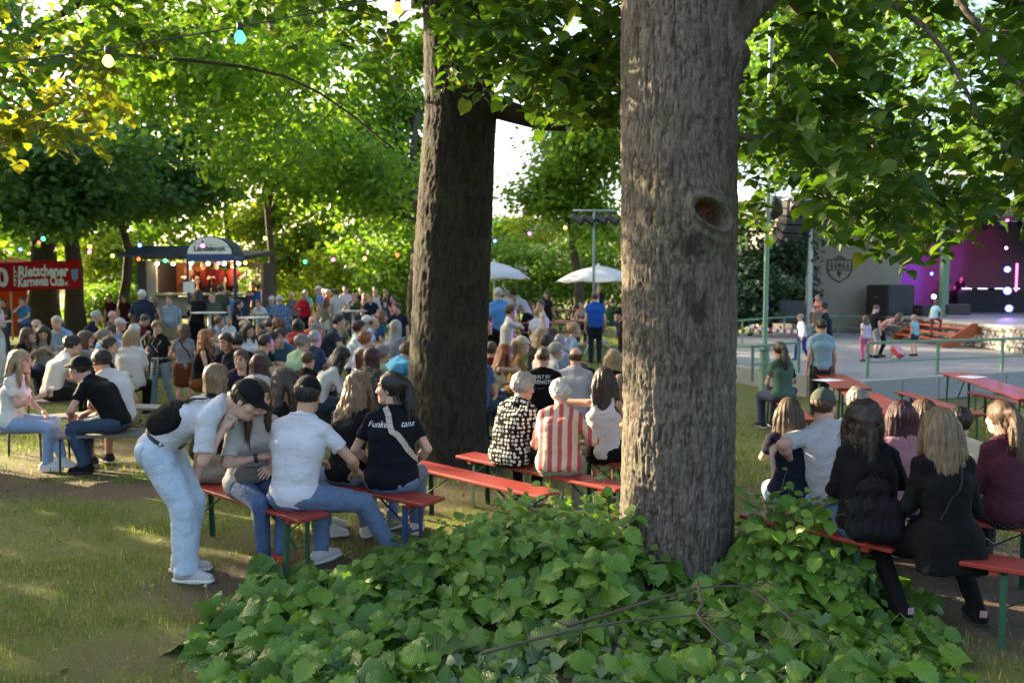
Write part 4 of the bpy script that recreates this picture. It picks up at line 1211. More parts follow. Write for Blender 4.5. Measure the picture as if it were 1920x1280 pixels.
def top_mesh(J, b, kind, lod, seed):
    sl, hem, o = TOPS[kind]; h = LOD_H[lod][0]; B = BUILD[b]
    lo, hi = bounds(J); F = Field(lo, hi, h)
    up = J['up']; pc = J['P'] - up * hem
    nkp = J['N'] + (J['H'] - J['N']) * (.20 if kind not in ('polo', 'shirt', 'coat') else .34)
    cuts = [(pc, -up), (nkp, nrmz(J['H'] - J['N']))]
    torso(F, J, b, o, .028, cuts)
    F.cone(J['N'] - J['cup'] * .07, J['N'] - J['cup'] * .01, .072 + o, .054 + o, .03, cuts)
    if kind == 'coat':
        for x in (-.12, -.04, .04, .12):
            F.cone(J['P'] + v3(x, -.03, .02), J['P'] + v3(x * 1.25, -.085, -.17), .085, .085, .05, [(J['P'] - v3(0, 0, .19), v3(0, 0, -1))])
        for n, s_ in (('L', -1), ('R', 1)):
            F.cone(J['I' + n], J['I' + n] * .45 + J['K' + n] * .55, .115, .10, .06)
        cuts = [cuts[1]]
    elif hem > .02:
        hwd = .08 if B['fem'] else .068
        F.cone(J['P'] - J['ax'] * hwd, J['P'] + J['ax'] * hwd, .102 + o * .8 + B['fat'] * .5, .102 + o * .8 + B['fat'] * .5, .03, cuts)
        F.ell(J['P'] - v3(0, .045, .015), ((.132 if B['fem'] else .115) + o * .5 + B['fat'], .088 + o, .092 + o), .03, None, cuts)
    ls = (.86 if B['fem'] else 1) * (1 + B['fat'] * 3)
    for n, s_ in (('L', -1), ('R', 1)):
        S_, E_, A_ = J['S' + n], J['E' + n], J['A' + n]
        if sl == 0:
            F.ell(S_ + J['ax'] * s_ * .025 - J['cup'] * .01, (.06, .10, .085), -.02); continue
        d = nrmz(E_ - S_)
        if sl <= 1.05:
            e0 = S_ + (E_ - S_) * sl
            F.cone(S_, S_ + (E_ - S_) * min(1, sl + .12), .047 * ls + o * .8, .047 * ls + o * 1.2, .025, [(e0, d)])
        else:
            F.cone(S_, E_, .048 * ls + o * .9, .041 * ls + o, .03)
            d2 = nrmz(A_ - E_); e0 = E_ + (A_ - E_) * (sl - 1)
            F.cone(E_, A_, .041 * ls + o, .030 * ls + o * .9, .02, [(e0, d2)])
    if sl == 0:
        # scooped neckline, straps stay
        F.ell(J['N'] + J['fw'] * .06 + J['cup'] * .0, (.075, .09, .09), -.02)
        F.ell(J['N'] - J['fw'] * .10 + J['cup'] * .0, (.075, .08, .13), -.02)
    amp = .009 if lod == 0 else .007
    F.wrinkle(fold(amp, 9.0, seed, (1, 1, 1.5)))
    return F.mesh()
def pants_mesh(J, b, kind, lod, seed, hem=0.0):
    h = LOD_H[lod][0]; B = BUILD[b]; lo, hi = bounds(J); F = Field(lo, hi, h)
    o = {'jeans': .014, 'slim': .006, 'loose': .026, 'shorts': .022, 'skirt': .015, 'midi': .02}[kind]
    ft = B['fat']; up = J['up']
    cuts = [(J['P'] + up * (.085 if hem < .03 else .035 - hem), up)]
    hwd = .08 if B['fem'] else .066
    F.cone(J['P'] - J['ax'] * hwd, J['P'] + J['ax'] * hwd, .096 + o * .7 + ft * .4, .096 + o * .7 + ft * .4, .03, cuts)
    F.cone(J['Wst'] - J['ax'] * .06 * (1 + ft * 6), J['Wst'] + J['ax'] * .06 * (1 + ft * 6), .096 + ft * .75 + o * .5, .096 + ft * .75 + o * .5, .04, cuts)
    F.ell(J['P'] - v3(0, .042, .015), ((.125 if B['fem'] else .108) + ft, .076 + o * .7, .080 + o * .7), .03, None, cuts)
    if kind in ('skirt', 'midi'):
        fr = .72 if kind == 'skirt' else 1.0
        for a_ in (0, .5, 1):
            i = J['IL'] * (1 - a_) + J['IR'] * a_; q = J['KL'] * (1 - a_) + J['KR'] * a_
            e = i + (q - i) * fr
            F.cone(i, e, .11 + o, .095 + o, .06)
    else:
        for n in 'LR':
            I_, K_, A_ = J['I' + n], J['K' + n], J['F' + n]
            F.cone(I_, K_, .092 * (1 + ft * 3) + o, .060 + o, .05, [(I_ + (K_ - I_) * .82, nrmz(K_ - I_))] if kind == 'shorts' else [])
            if kind == 'shorts': continue
            d = nrmz(A_ - K_)
            F.cone(K_, A_ + d * .03, .060 + o, .043 + o * 1.3, .02, [(A_ + d * .005, d)])
            if kind == 'loose':
                F.cone(K_, A_, .060 + o, .058 + o, .02, [(A_ + d * .02, d)])
    F.wrinkle(fold(min(.009 if lod == 0 else .006, .004 + o * .3), 12, seed + 50, (1, 1, 1.4)))
    return F.mesh()

# ---------------------------------------------------------------- hair and hats in the head's frame
HAIRS = {}
def hair_t(style, lod, seed=0):
    k = (style, lod, seed)
    if k in HAIRS: return HAIRS[k]
    h = {0: .007, 1: .0115, 2: .016}[lod]
    F = Field((-.20, -.30, -.52), (.20, .20, .20), h)
    thick = {'short': .013, 'crop': .007, 'buzz': .004, 'fringe': .008, 'bob': .017, 'long': .012, 'wavy': .014, 'pony': .009, 'bun': .010, 'curly': .030, 'perm': .022, 'pixie': .018, 'curlylong': .026, 'halfup': .012}[style]
    face = ((0, .018, -.010), nrmz(v3(0, .76, -.65)))
    nape = ((0, 0, -.080), (0, 0, -1))
    bk = ((0, .055, 0), nrmz(v3(0, .9, -.25)))
    if style in ('long', 'wavy', 'bob', 'curlylong', 'halfup'): face = ((0, .030, -.02), nrmz(v3(0, .80, -.60))); nape = ((0, 0, -.11), (0, 0, -1))
    if style == 'fringe':
        F.ell((0, -.014, .030), (.077 + thick, .098 + thick, .09 + thick), .01, None, [((0, -.01, 0), nrmz(v3(0, .95, -.3))), nape, ((0, 0, .052), (0, -.15, 1))])
    else:
        F.ell((0, -.014, .034), (.077 + thick, .098 + thick, .092 + thick), .01, None, [face, nape])
    if style == 'pixie' or style == 'perm':
        F.ell((0, .04, .085), (.07, .06, .04), .03)
    if style == 'bob':
        for x in (-.075, -.045, 0, .045, .075):
            yy = -.035 - .04 * (1 - abs(x) / .08)
            F.cone((x, yy, .0), (x * 1.12, yy - .005, -.13), .042, .040, .035, [((0, 0, -.15), (0, 0, -1))])
        for s_ in (-1, 1): F.cone((s_ * .078, .005, .0), (s_ * .082, .012, -.12), .026, .026, .03, [((0, 0, -.14), (0, 0, -1))])
    if style in ('long', 'wavy', 'curlylong', 'halfup'):
        ln = {'long': -.36, 'wavy': -.40, 'curlylong': -.24, 'halfup': -.42}[style]
        wv = .012 if style in ('wavy', 'halfup') else .0
        for i, x in enumerate((-.085, -.055, -.02, .02, .055, .085)):
            yy = -.05 - .045 * (1 - abs(x) / .09)
            p = v3(x, yy, .01)
            for j in range(1, 6):
                u = j / 5
                q = v3(x * (1 + .18 * math.sin(u * 3)) + wv * math.sin(j * 1.9 + i), yy - .025 * math.sin(u * 2.2) + wv * math.cos(j * 1.6 + i * 2), .01 + (ln + .03 * math.sin(i * 2.3) - .01) * u)
                F.cone(p, q, .031 * (1 - .45 * ((j - 1) / 5) ** 2), .031 * (1 - .45 * u * u), .03 if style != 'curlylong' else .015); p = q
        for s_ in (-1, 1):
            p = v3(s_ * .076, .015, .01)
            for j in range(1, 5):
                q = v3(s_ * (.086 + wv * math.sin(j * 2)), .022 + .006 * j, .01 + (ln * .72) * j / 4); F.cone(p, q, .024, .024 - .003 * j, .025); p = q
    if style == 'halfup': F.ell((0, -.095, .075), (.045, .03, .032), .02)
    if style == 'pony':
        F.ell((0, -.12, .045), (.03, .03, .03), .02)
        p = v3(0, -.125, .045)
        for j in range(1, 7):
            u = j / 6; q = v3(.012 * math.sin(j * 1.7), -.125 - .045 * math.sin(u * 2.6), .045 - .36 * u)
            F.cone(p, q, .032 + .012 * math.sin(u * 3.1), .032 + .012 * math.sin(min(1, u + .15) * 3.1) - .012 * u, .015); p = q
    if style == 'bun': F.ell((0, -.085, .085), (.048, .045, .042), .02)
    curly = {'curly': .016, 'perm': .011, 'curlylong': .018, 'wavy': .008, 'halfup': .008, 'bun': .005, 'pony': .006}.get(style, .003)
    fr = {'curly': 42, 'perm': 55, 'curlylong': 36}.get(style, 30)
    def strands(P):
        az = np.arctan2(P[:, 0], -P[:, 1] + 1e-6)
        st_ = np.sin(az * 46 + 3 * vnoise(P * 18, 5) * 2 + P[:, 2] * 6) * .0022 + np.sin(az * 21 + 5 * vnoise(P * 9, 8)) * .003
        return -curly * 2 * (vnoise(P * fr * np.array([1, 1, .45 if style in ('wavy', 'halfup', 'long', 'pony') else 1]), seed + 3) - .5) - st_ * (0 if style in ('curly', 'perm', 'curlylong') else 1)
    F.wrinkle(strands, .04)
    V, Q = F.mesh()
    if style not in ('buzz',): V, Q = add_strands(V, Q, style, lod)
    HAIRS[k] = V, Q; return HAIRS[k]
def add_strands(V, Q, style, lod):
    """thin locks lying along the hair, following the fall of the hair over its surface"""
    n = {0: 2200, 1: 420, 2: 0}[lod]
    if style in ('short', 'crop', 'fringe'): n = int(n * .8)
    if n == 0: return V, Q
    bvh = BVHTree.FromPolygons([Vector(v) for v in V], [list(q) for q in Q])
    rs = np.random.default_rng(5)
    wd = {0: .0021, 1: .0052}[lod]; step = {'short': .011, 'crop': .008, 'fringe': .009, 'pixie': .014, 'perm': .008, 'curly': .010}.get(style, .026); segs = 5
    curl = {'perm': .9, 'curly': .9, 'curlylong': .75, 'wavy': .25, 'halfup': .22, 'pony': .25}.get(style, .06)
    st = V[rs.integers(0, len(V), n)]
    nv, nq = [], []
    base = len(V); free = style in ('long', 'wavy', 'halfup', 'curlylong', 'bob', 'pony')
    for p in st:
        p = Vector(p)
        hit = bvh.find_nearest(p)
        if hit[0] is None: continue
        d = Vector((p.x * 2.5, (p.y + .03) * 2.0 + (.5 if style in ('short', 'crop', 'pixie') and p.z > .05 else 0), -1.0 if p.z < .09 else -.35))
        if style in ('pony', 'bun') and p.z > -.06 and p.y > -.10: d = Vector((-p.x * 3, -1.0, .5))
        d = (d + Vector(rs.normal(0, curl, 3))).normalized()
        ph = rs.random() * 6.28
        q = p; pts = []
        for i in range(segs + 1):
            h_ = bvh.find_nearest(q)
            if h_[0] is None: break
            nr = h_[1]
            pts.append((h_[0] + nr * (.0015 + .0045 * math.sin(i / segs * 3.0) + (.006 * curl if i == segs else 0)), nr))
            if free and i >= 2 and p.z < -.02:
                q = q + Vector((d.x * .3, d.y * .3, -1)).normalized() * step; pts[-1] = (pts[-1][0], nr)
                if i >= 3: pts[-1] = (q0 + (q - q0) * .5, nr)
                q0 = q; continue
            q0 = q
            d = d - nr * d.dot(nr)
            d = (d + Vector((0, 0, -.25)) + nr.cross(d) * (curl * .9 * math.sin(ph + i * 1.6))).normalized()
            q = h_[0] + d * step
        if len(pts) < 3: continue
        b0 = base + len(nv); k_ = len(pts)
        for i, (c_, nr) in enumerate(pts):
            t_ = (pts[min(i + 1, k_ - 1)][0] - pts[max(i - 1, 0)][0])
            x = t_.cross(nr); x = x.normalized() if x.length > 1e-9 else Vector((1, 0, 0))
            w0 = wd * (1 - .75 * (i / (k_ - 1)) ** 2)
            nv += [tuple(c_ - x * w0), tuple(c_ + x * w0)]
        for i in range(k_ - 1): nq.append((b0 + 2 * i, b0 + 2 * i + 1, b0 + 2 * i + 3, b0 + 2 * i + 2))
    if not nv: return V, Q
    return np.concatenate([V, np.array(nv)]), np.concatenate([Q, np.array(nq)])
def cap_t(kind, lod):
    k = ('cap' + kind, lod)
    if k in HAIRS: return HAIRS[k]
    h = {0: .0065, 1: .010, 2: .014}[lod]
    F = Field((-.15, -.17, -.06), (.15, .25, .20), h)
    low = ((0, 0, .032), nrmz(v3(0, -.25, -1)))
    F.ell((0, -.012, .036), (.094, .116, .112), .01, None, [low])
    if kind != 'band':
        for u in np.linspace(-1, 1, 9):
            x = u * .072
            F.cone((x, .085 - .035 * abs(u), .052 - .01 * u * u), (x * .95, .175 - .06 * u * u, .040 - .014 * u * u), .0085, .007, .012)
    if kind == 'bucket':
        for a in np.linspace(0, 2 * math.pi, 26)[:-1]:
            F.cone((.088 * math.sin(a), -.012 + .108 * math.cos(a), .05), (.13 * math.sin(a), -.012 + .155 * math.cos(a), .03), .009, .007, .02)
    F.ell((0, -.012, .15), (.01, .01, .006), .004)
    HAIRS[k] = F.mesh(); return HAIRS[k]

# ---------------------------------------------------------------- materials of people
def M_skin(tone):
    n = 'skin_' + tone
    if n in MATS: return MATS[n]
    base = {'fair': (.56, .33, .24), 'tan': (.46, .26, .17), 'rosy': (.58, .31, .24), 'brown': (.34, .19, .12)}[tone]
    t = NT(n); at = t.n('Attribute', attribute_name='tint').outputs['Color']
    c = t.coord(); nz = t.noise(c, 34, 4); n2 = t.noise(c, 9, 3)
    col = t.mix(n2, tuple(x * .92 for x in base), tuple(min(1, x * 1.08) for x in base))
    col = t.mix(1.0, col, at, 'MULTIPLY')
    MATS[n] = t.done(t.bsdf(col, .52, 0, t.bump(nz, .12, .004), .4, Subsurface_Weight=.0)); return MATS[n]
def M_hair(colr):
    n = 'hair_' + colr
    if n in MATS: return MATS[n]
    a, b = {'black': ((.008, .007, .007), (.03, .025, .022)), 'darkbrown': ((.018, .011, .008), (.06, .038, .024)), 'brown': ((.05, .028, .015), (.14, .08, .045)), 'auburn': ((.07, .025, .012), (.24, .09, .04)),
            'blonde': ((.22, .14, .07), (.50, .36, .20)), 'darkblonde': ((.11, .07, .038), (.28, .19, .11)), 'grey': ((.22, .21, .20), (.52, .50, .47)), 'white': ((.42, .41, .39), (.78, .76, .73)), 'saltpepper': ((.10, .095, .09), (.34, .32, .30)), 'plum': ((.025, .008, .014), (.08, .022, .035)), 'red': ((.16, .05, .02), (.45, .16, .06))}[colr]
    t = NT(n); c = t.coord('Object', (1, 1, .12)); n1 = t.noise(c, 130, 4, .7, .4); n2 = t.noise(t.coord(), 14, 3)
    col = t.mix(t.ramp(t.math('ADD', t.math('MULTIPLY', n1, .7), t.math('MULTIPLY', n2, .3)), [(.3, (0, 0, 0)), (.7, (1, 1, 1))]), a, b)
    MATS[n] = t.done(t.bsdf(col, .42, 0, t.bump(n1, .7, .006), .5)); return MATS[n]
def M_cloth(spec):
    """'#hex' or ('stripev', c1, c2, n) etc.; colours are base colours"""
    n = 'cloth_' + str(spec)
    if n in MATS: return MATS[n]
    t = NT(n[:60]); c = t.coord()
    if isinstance(spec, str) and spec.startswith('#'): col = hexc(spec); kind = 'plain'
    else: kind = spec[0]
    wv = t.noise(c, 420, 2, .5); wr = t.noise(t.coord('Object', (1, 1, 1.7)), 16, 5, .6, .8); big = t.noise(c, 3.5, 3)
    if kind == 'plain':
        k = t.mix(big, tuple(x * .90 for x in col), tuple(min(.9, x * 1.06) for x in col))
    elif kind == 'denim':
        a = hexc(spec[1]); n1 = t.noise(t.coord('Object', (1, 1, .3)), 110, 4, .7); n2 = t.noise(c, 6, 4)
        k = t.mix(t.math('ADD', t.math('MULTIPLY', n1, .5), t.math('MULTIPLY', n2, .5)), tuple(x * .55 for x in a), tuple(min(.9, x * 1.4 + .02) for x in a))
    else:
        a, b = hexc(spec[1]), hexc(spec[2]); f = spec[3]
        sp = t.n('SeparateXYZ'); t.l(c, sp.inputs[0])
        wob = t.math('MULTIPLY', t.math('SUBTRACT', t.noise(c, 6, 2), .5), .02)
        def band(axis_, fr, w_=.5):
            s_ = t.math('FRACT', t.math('MULTIPLY', t.math('ADD', sp.outputs[axis_], t.math('ADD', wob, 7.0)), fr))
            return t.math('LESS_THAN', s_, w_)
        if kind == 'stripev': k = t.mix(band(0, f, .45), a, b)
        elif kind == 'stripeh': k = t.mix(band(2, f, .5), a, b)
        elif kind == 'plaid':
            k = t.mix(t.math('MULTIPLY', band(0, f, .35), .55), a, b); k = t.mix(t.math('MULTIPLY', band(2, f, .35), .55), k, b)
            k = t.mix(t.math('MULTIPLY', band(2, f * 2, .12), .5), k, (.6, .6, .6)); k = t.mix(t.math('MULTIPLY', band(0, f * 2, .12), .5), k, (.6, .6, .6))
        elif kind == 'dots':
            vo = t.n('TexVoronoi'); vo.inputs['Scale'].default_value = f; vo.inputs['Randomness'].default_value = .35; t.l(c, vo.inputs['Vector'])
            k = t.mix(t.math('LESS_THAN', vo.outputs['Distance'], .42), a, b)
        elif kind == 'flowers':
            vo = t.n('TexVoronoi'); vo.inputs['Scale'].default_value = f; t.l(c, vo.inputs['Vector'])
            k = t.mix(t.math('LESS_THAN', vo.outputs['Distance'], .40), a, b); k = t.mix(t.math('LESS_THAN', vo.outputs['Distance'], .18), k, (.45, .2, .15))
    h = t.math('ADD', t.math('MULTIPLY', wr, 1.0), t.math('MULTIPLY', wv, .12))
    MATS[n] = t.done(t.bsdf(k, .85, 0, t.bump(h, .55, .022), .2, Sheen_Weight=.0)); return MATS[n]

# ---------------------------------------------------------------- assembling a person
ARR, MESHC = {}, {}
def ceil_lod(l): return l
def pose_key(p): return str(sorted((k, v) for k, v in p.items() if k not in ('yaw', 'nod', 'tilt')))
def arrays(kind, key, fn):
    if (kind, key) not in ARR: ARR[kind, key] = fn()
    return ARR[kind, key]
def mk(name, me_key, make, mat, root):
    if me_key not in MESHC:
        V, Q, at = make()
        me = npmesh(name, V, Q, True, at); me.materials.append(mat); MESHC[me_key] = me
    me = MESHC[me_key]
    o = link(name, me, root)
    o.material_slots[0].link = 'OBJECT'; o.material_slots[0].material = mat
    return o
PEOPLE = 0
SCALES = []
def person(label, px, py, s, head, pose, b='m', top=('tee', '#888888'), bottom=('jeans', ('denim', '#3a4a63')), hair=('short', 'brown'), skin='fair', shoes='auto', cap=None, lod=1, group='people at the open-air festival', hs=None, glasses=False, root_at=None, seed=None, over=None):
    """px,py: top of the head in the photograph; s: photo pixels per metre there; head: heading in degrees (0 = away from the camera, 90 = to the left)"""
    global PEOPLE
    PEOPLE += 1
    p = dict(POSES[pose]) if isinstance(pose, str) else dict(pose)
    if over: p.update(over)
    if shoes == 'auto':
        shoes = [('sneaker', '#c9c6c0'), ('sneaker', '#2a2a2c'), ('sneaker', '#5a4a3c'), ('sneaker', '#8a8a8c'), ('sneaker', '#1c2233')][(px * 7 + py) % 5]
    J = skel(p, b)
    hd = R(head); Rz = rot('z', hd)
    topz = J['H'] + J['HR'] @ v3(0, -.01, .132)
    if root_at is not None:
        base = Vector(root_at); sc = hs or 1.0
        if p.get('sit', True): base.z += p.get('seat', .47) * (1 - sc)
    else:
        Wt = np.array(W(px, py, FPX / s))
        sc = hs or 1.0
        for _ in range(3):
            xy = Wt - Rz @ topz * sc
            g_ = gz(xy[0], xy[1]) if p.get('floor') is None else p['floor']
            if hs is None:
                raw = (Wt[2] - g_) / topz[2]; sc = min(1.10, max(.86, raw))
        base = Vector((xy[0], xy[1], g_))
        if hs is None and not .90 < raw < 1.08: SCALES.append((label[:44], round(raw, 2)))
    root = thing('person', label, 'person', base, hd, group, sc)
    pk = pose_key(p); full = str(sorted(p.items()))
    sd = 3 if seed is None else seed
    cov = 0 if not bottom else 1 if bottom[0] in ('shorts', 'skirt') else 2
    def mbody():
        V, Q = arrays('body', (pk, b, lod, cov), lambda: body_mesh(J, b, lod, cov))
        tint = np.ones((len(V), 3))
        hv, hq, ht = head_t(BUILD[b]['fem'], lod)
        Vs, Qs, Ts = [V, hv @ J['HR'].T + J['H']], [Q, hq + len(V)], [tint, ht]
        off = len(V) + len(hv)
        for n, s_ in (('L', -1), ('R', 1)):
            gv, gq = hand_t(J['hand' + n], lod)
            d = nrmz(J['A' + n] - J['E' + n])
            pm = J['palm' + n]
            if pm is None: pm = v3(-s_ * .6, 0, -.6)
            z_ = -nrmz(pm - d * (pm @ d)); x_ = np.cross(d, z_)
            g2 = gv * np.array([1 if s_ > 0 else -1, 1, 1]) * (.9 if BUILD[b]['fem'] else 1)
            Vs.append(g2 @ np.stack([x_, d, z_]) + J['A' + n]); Qs.append((gq if s_ > 0 else gq[:, ::-1]) + off); Ts.append(np.ones((len(gv), 3))); off += len(gv)
        return np.concatenate(Vs), np.concatenate(Qs), {'tint': np.concatenate(Ts)}
    mk('body', ('body', full, b, lod, cov), mbody, M_skin(skin), root)
    if top: o_top = mk('top', ('top', pk, b, top[0], lod, sd), lambda: (*top_mesh(J, b, top[0], lod, sd), None), M_cloth(top[1]), root)
    if bottom: mk('skirt' if bottom[0] in ('skirt', 'midi') else 'shorts' if bottom[0] == 'shorts' else 'trousers', ('bot', pk, b, bottom[0], lod, sd, TOPS[top[0]][1] if top else 0), lambda: (*pants_mesh(J, b, bottom[0], lod, sd, TOPS[top[0]][1] if top else 0), None), M_cloth(bottom[1]), root)
    if top: o_top.name = {'coat': 'coat', 'jacket': 'jacket', 'long': 'sweater', 'sweater': 'sweater', 'polo': 'polo_shirt', 'shirt': 'shirt', 'blouse': 'blouse', 'tank': 'tank_top'}.get(top[0], 'tee_shirt')
    HM = Matrix(np.c_[np.r_[J['HR'], [[0, 0, 0]]], [*J['H'], 1]].tolist())
    if hair and cap and hair[0] == 'short': hair = ('crop', hair[1])
    if hair:
        ho = mk('hair', ('hair', hair[0], lod), lambda: (*hair_t(hair[0], lod), None), M_hair(hair[1]), root); ho.matrix_local = HM
    if cap:
        co = mk('cap', ('cap', cap[0], lod), lambda: (*cap_t(cap[0], lod), None), M_cloth(cap[1]), root)
        co.matrix_local = HM @ Matrix.Rotation(R(cap[2]) if len(cap) > 2 else 0, 4, 'Z')
    if glasses:
        mb = MB()
        for s_ in (-1, 1):
            mb.tube([(s_ * .032 + .021 * math.cos(a), .108, .004 + .017 * math.sin(a)) for a in np.linspace(0, 2 * math.pi, 15)], .0017, 5, False)
            mb.tube([(s_ * .053, .107, .006), (s_ * .074, .06, .008), (s_ * .082, -.005, .004)], .0016, 5)
        mb.tube([(-.011, .109, .006), (.011, .109, .006)], .0016, 5)
        go = mb.build('glasses', M_paint('glasses_frame', (.02, .02, .022), .3), root); go.matrix_local = HM
    if shoes:
        for n in 'LR':
            A_ = J['F' + n]
            M4 = Matrix.Translation(Vector(A_)) @ Matrix.Rotation(J['toe' + n], 4, 'Z') @ Matrix.Rotation(J['pitch' + n], 4, 'X')
            so = mk('shoe', ('shoe', shoes[0], lod), lambda: (*shoe_t(shoes[0], lod)[0], None), M_cloth(shoes[1]), root); so.matrix_local = M4
            if lod < 2: mk('sole', ('sole', shoes[0], lod), lambda: (*shoe_t(shoes[0], lod)[1], None), M_paint('sole_' + (shoes[2] if len(shoes) > 2 else '#cfccc4'), hexc(shoes[2] if len(shoes) > 2 else '#cfccc4'), .7), so)
    return root, J, HM
def child(root, name):
    for c_ in root.children:
        if c_.name.split('.')[0] == name: return c_
def wrap_text(txt, root, parent_obj, mat, size, origin, xdir, ydir, ndir, off=.004, name='lettering', shear=0.0):
    """flat lettering laid onto a garment: glyph mesh projected along ndir onto the cloth"""
    cu = bpy.data.curves.new('lettering', 'FONT'); cu.body = txt; cu.size = size; cu.align_x = 'CENTER'; cu.shear = shear; cu.resolution_u = 3
    tmp = bpy.data.objects.new('tmp_text', cu); COL.objects.link(tmp)
    me = tmp.to_mesh(); vs = [v.co.copy() for v in me.vertices]; fs = [list(p_.vertices) for p_ in me.polygons]
    tmp.to_mesh_clear(); bpy.data.objects.remove(tmp); bpy.data.curves.remove(cu)
    src = parent_obj.data
    bvh = BVHTree.FromPolygons([v.co for v in src.vertices], [list(p_.vertices) for p_ in src.polygons])
    O, X_, Y_, N_ = Vector(origin), Vector(xdir).normalized(), Vector(ydir).normalized(), Vector(ndir).normalized()
    out = []
    for v in vs:
        q = O + X_ * v.x + Y_ * v.y
        hit = bvh.ray_cast(q - N_ * .4, N_, .8)
        out.append((hit[0] - N_ * off) if hit[0] else q)
    m2 = bpy.data.meshes.new(name); m2.from_pydata([tuple(v) for v in out], [], fs); m2.update(); m2.materials.append(mat)
    return link(name, m2, parent_obj)
# ================================================================== beer benches and tables
t = NT('red_varnish'); c = t.coord('Object', (.12, 1, 1)); n1 = t.noise(c, 45, 6, .7); n2 = t.noise(t.coord(), 7, 5, .65); n3 = t.noise(t.coord(), 38, 4, .7)
col = t.mix(n1, (.20, .018, .012), (.36, .045, .026)); col = t.mix(t.ramp(n2, [(.45, (0, 0, 0)), (.7, (1, 1, 1))]), col, (.26, .03, .02))
col = t.mix(t.ramp(t.math('ADD', t.math('MULTIPLY', n3, .6), t.math('MULTIPLY', n2, .4)), [(.60, (0, 0, 0)), (.63, (1, 1, 1))]), col, (.20, .12, .08))
RED = t.done(t.bsdf(col, t.math('ADD', .28, t.math('MULTIPLY', n2, .3)), 0, t.bump(n1, .25, .004)))
GREEN = M_paint('green_enamel', (.018, .085, .045), .42, .25, .08, 20, wear=((.06, .05, .04), .15))
BLUE_LEG = M_paint('blue_enamel', (.03, .06, .16), .42, .25, .08, 20)
WHITE_CARD = M_paint('white_card', (.78, .78, .76), .7, .06, .05)
def bench_parts(o, L, wd, hgt, legmat=GREEN, topname='seat_plank'):
    mb = MB(); mb.box((0, 0, hgt - .014), (L, wd, .028), .006); mb.build(topname, RED, o)
    for e in (-1, 1):
        mb = MB(); mb.box((e * (L / 2 - .17), 0, hgt - .046), (.05, wd * .86, .036), .004); mb.build('cleat', RED, o)
        xl = e * (L / 2 - .22)
        for sd in (-1, 1):
            mb = MB()
            a = Vector((xl, sd * wd * .36, hgt - .05)); b = Vector((xl, sd * wd * .40, -.02))
            mb.bar(a, b, .034, .006, .001, (0, 1, 0)); mb.bar(a + Vector((e * .015, -sd * .014, 0)), b + Vector((e * .015, -sd * .014, 0)), .006, .030, .001, (0, 1, 0))
            mb.build('leg', legmat, o)
        mb = MB(); mb.bar((xl, -wd * .385, hgt * .42), (xl, wd * .385, hgt * .42), .022, .006, .001); mb.build('crossbar', legmat, o)
        mb = MB(); mb.bar((xl, 0, hgt * .43), (e * (L / 2 - .22) - e * .38, 0, hgt - .035), .022, .006, .001); mb.build('brace', legmat, o)
        mb = MB(); mb.bar((xl, -wd * .36, hgt * .70), (xl, wd * .36, hgt - .08), .014, .004, .001); mb.build('strut', legmat, o)
def place(name, label, cat, A, B, wd, hgt, group, legmat=GREEN, L=None, topname='seat_plank'):
    """ends A,B (pixels on the top surface)"""
    def hit(px, py):
        p = G(px, py, hgt)
        for _ in range(6): p = G(px, py, hgt + gz(p.x, p.y))
        return p
    a, b = hit(*A), hit(*B)
    d = b - a; ln = Vector((d.x, d.y)).length
    c_ = (a + b) / 2
    o = thing(name, label, cat, (c_.x, c_.y, gz(c_.x, c_.y)), math.atan2(d.y, d.x), group)
    bench_parts(o, L or ln, wd, hgt, legmat, topname)
    return o, ln
GB, GT = 'red beer benches', 'red beer tables'
LENS = []
for A, B, lab, lm in [((352, 893), (590, 969), 'red bench with green legs under the man in the white tee', GREEN),
                      ((560, 888), (815, 938), 'red bench with blue legs under the woman with the black ponytail', BLUE_LEG),
                      ((765, 862), (1030, 925), 'empty red bench at the foot of the dark middle trunk', GREEN),
                      ((872, 848), (1172, 912), 'red bench under the two grey-haired ladies', GREEN),
                      ((1060, 846), (1210, 872), 'red bench under the woman in the white tank top', GREEN),
                      ((1404, 958), (1688, 1020), 'red bench under the curly-haired woman with the black bag', GREEN),
                      ((1800, 1040), (2190, 1102), 'red bench in front at the right edge, under the black coat', GREEN),
                      ((1490, 932), (1700, 962), 'red bench under the man in white shirt and green cap', GREEN),
                      ((1745, 962), (2000, 990), 'red bench under the woman in maroon', GREEN),
                      ((1446, 738), (1512, 782), 'red bench beside the table by the lamp post', GREEN),
                      ((1690, 736), (1836, 775), 'empty red bench on the near side of the right table', GREEN),
                      ((1826, 736), (1960, 766), 'empty red bench on the far side of the right table', GREEN),
                      ((1866, 797), (2000, 826), 'empty red bench end at the right edge of the lawn', GREEN)]:
    o, ln = place('bench', lab, 'bench', A, B, .25, .47, GB, lm); LENS.append((lab[:40], round(ln, 2)))
for A, B, lab in [((1556, 702), (1602, 727), 'red table by the railing with an orange drink'), ((1612, 734), (1680, 772), 'red table end beside the grey-haired man'),
                  ((1790, 700), (1950, 748), 'empty red table on the lawn right of the middle')]:
    o, ln = place('table', lab, 'table', A, B, .5, .77, GT, GREEN, topname='table_top'); LENS.append((lab[:40], round(ln, 2)))
def place_d(name, lab, cat, px, py, s, ang, L, wd, hgt, grp, topname):
    p = W(px, py, FPX / s)
    o = thing(name, lab, cat, (p.x, p.y, p.z - hgt), R(ang), grp); bench_parts(o, L, wd, hgt, GREEN, topname); LENS.append((lab[:30], round(p.z - hgt - gz(p.x, p.y), 2)))
place_d('table', 'far red table left of the light mast', 'table', 1058, 580, 58, -14, 2.2, .5, .77, GT, 'table_top')
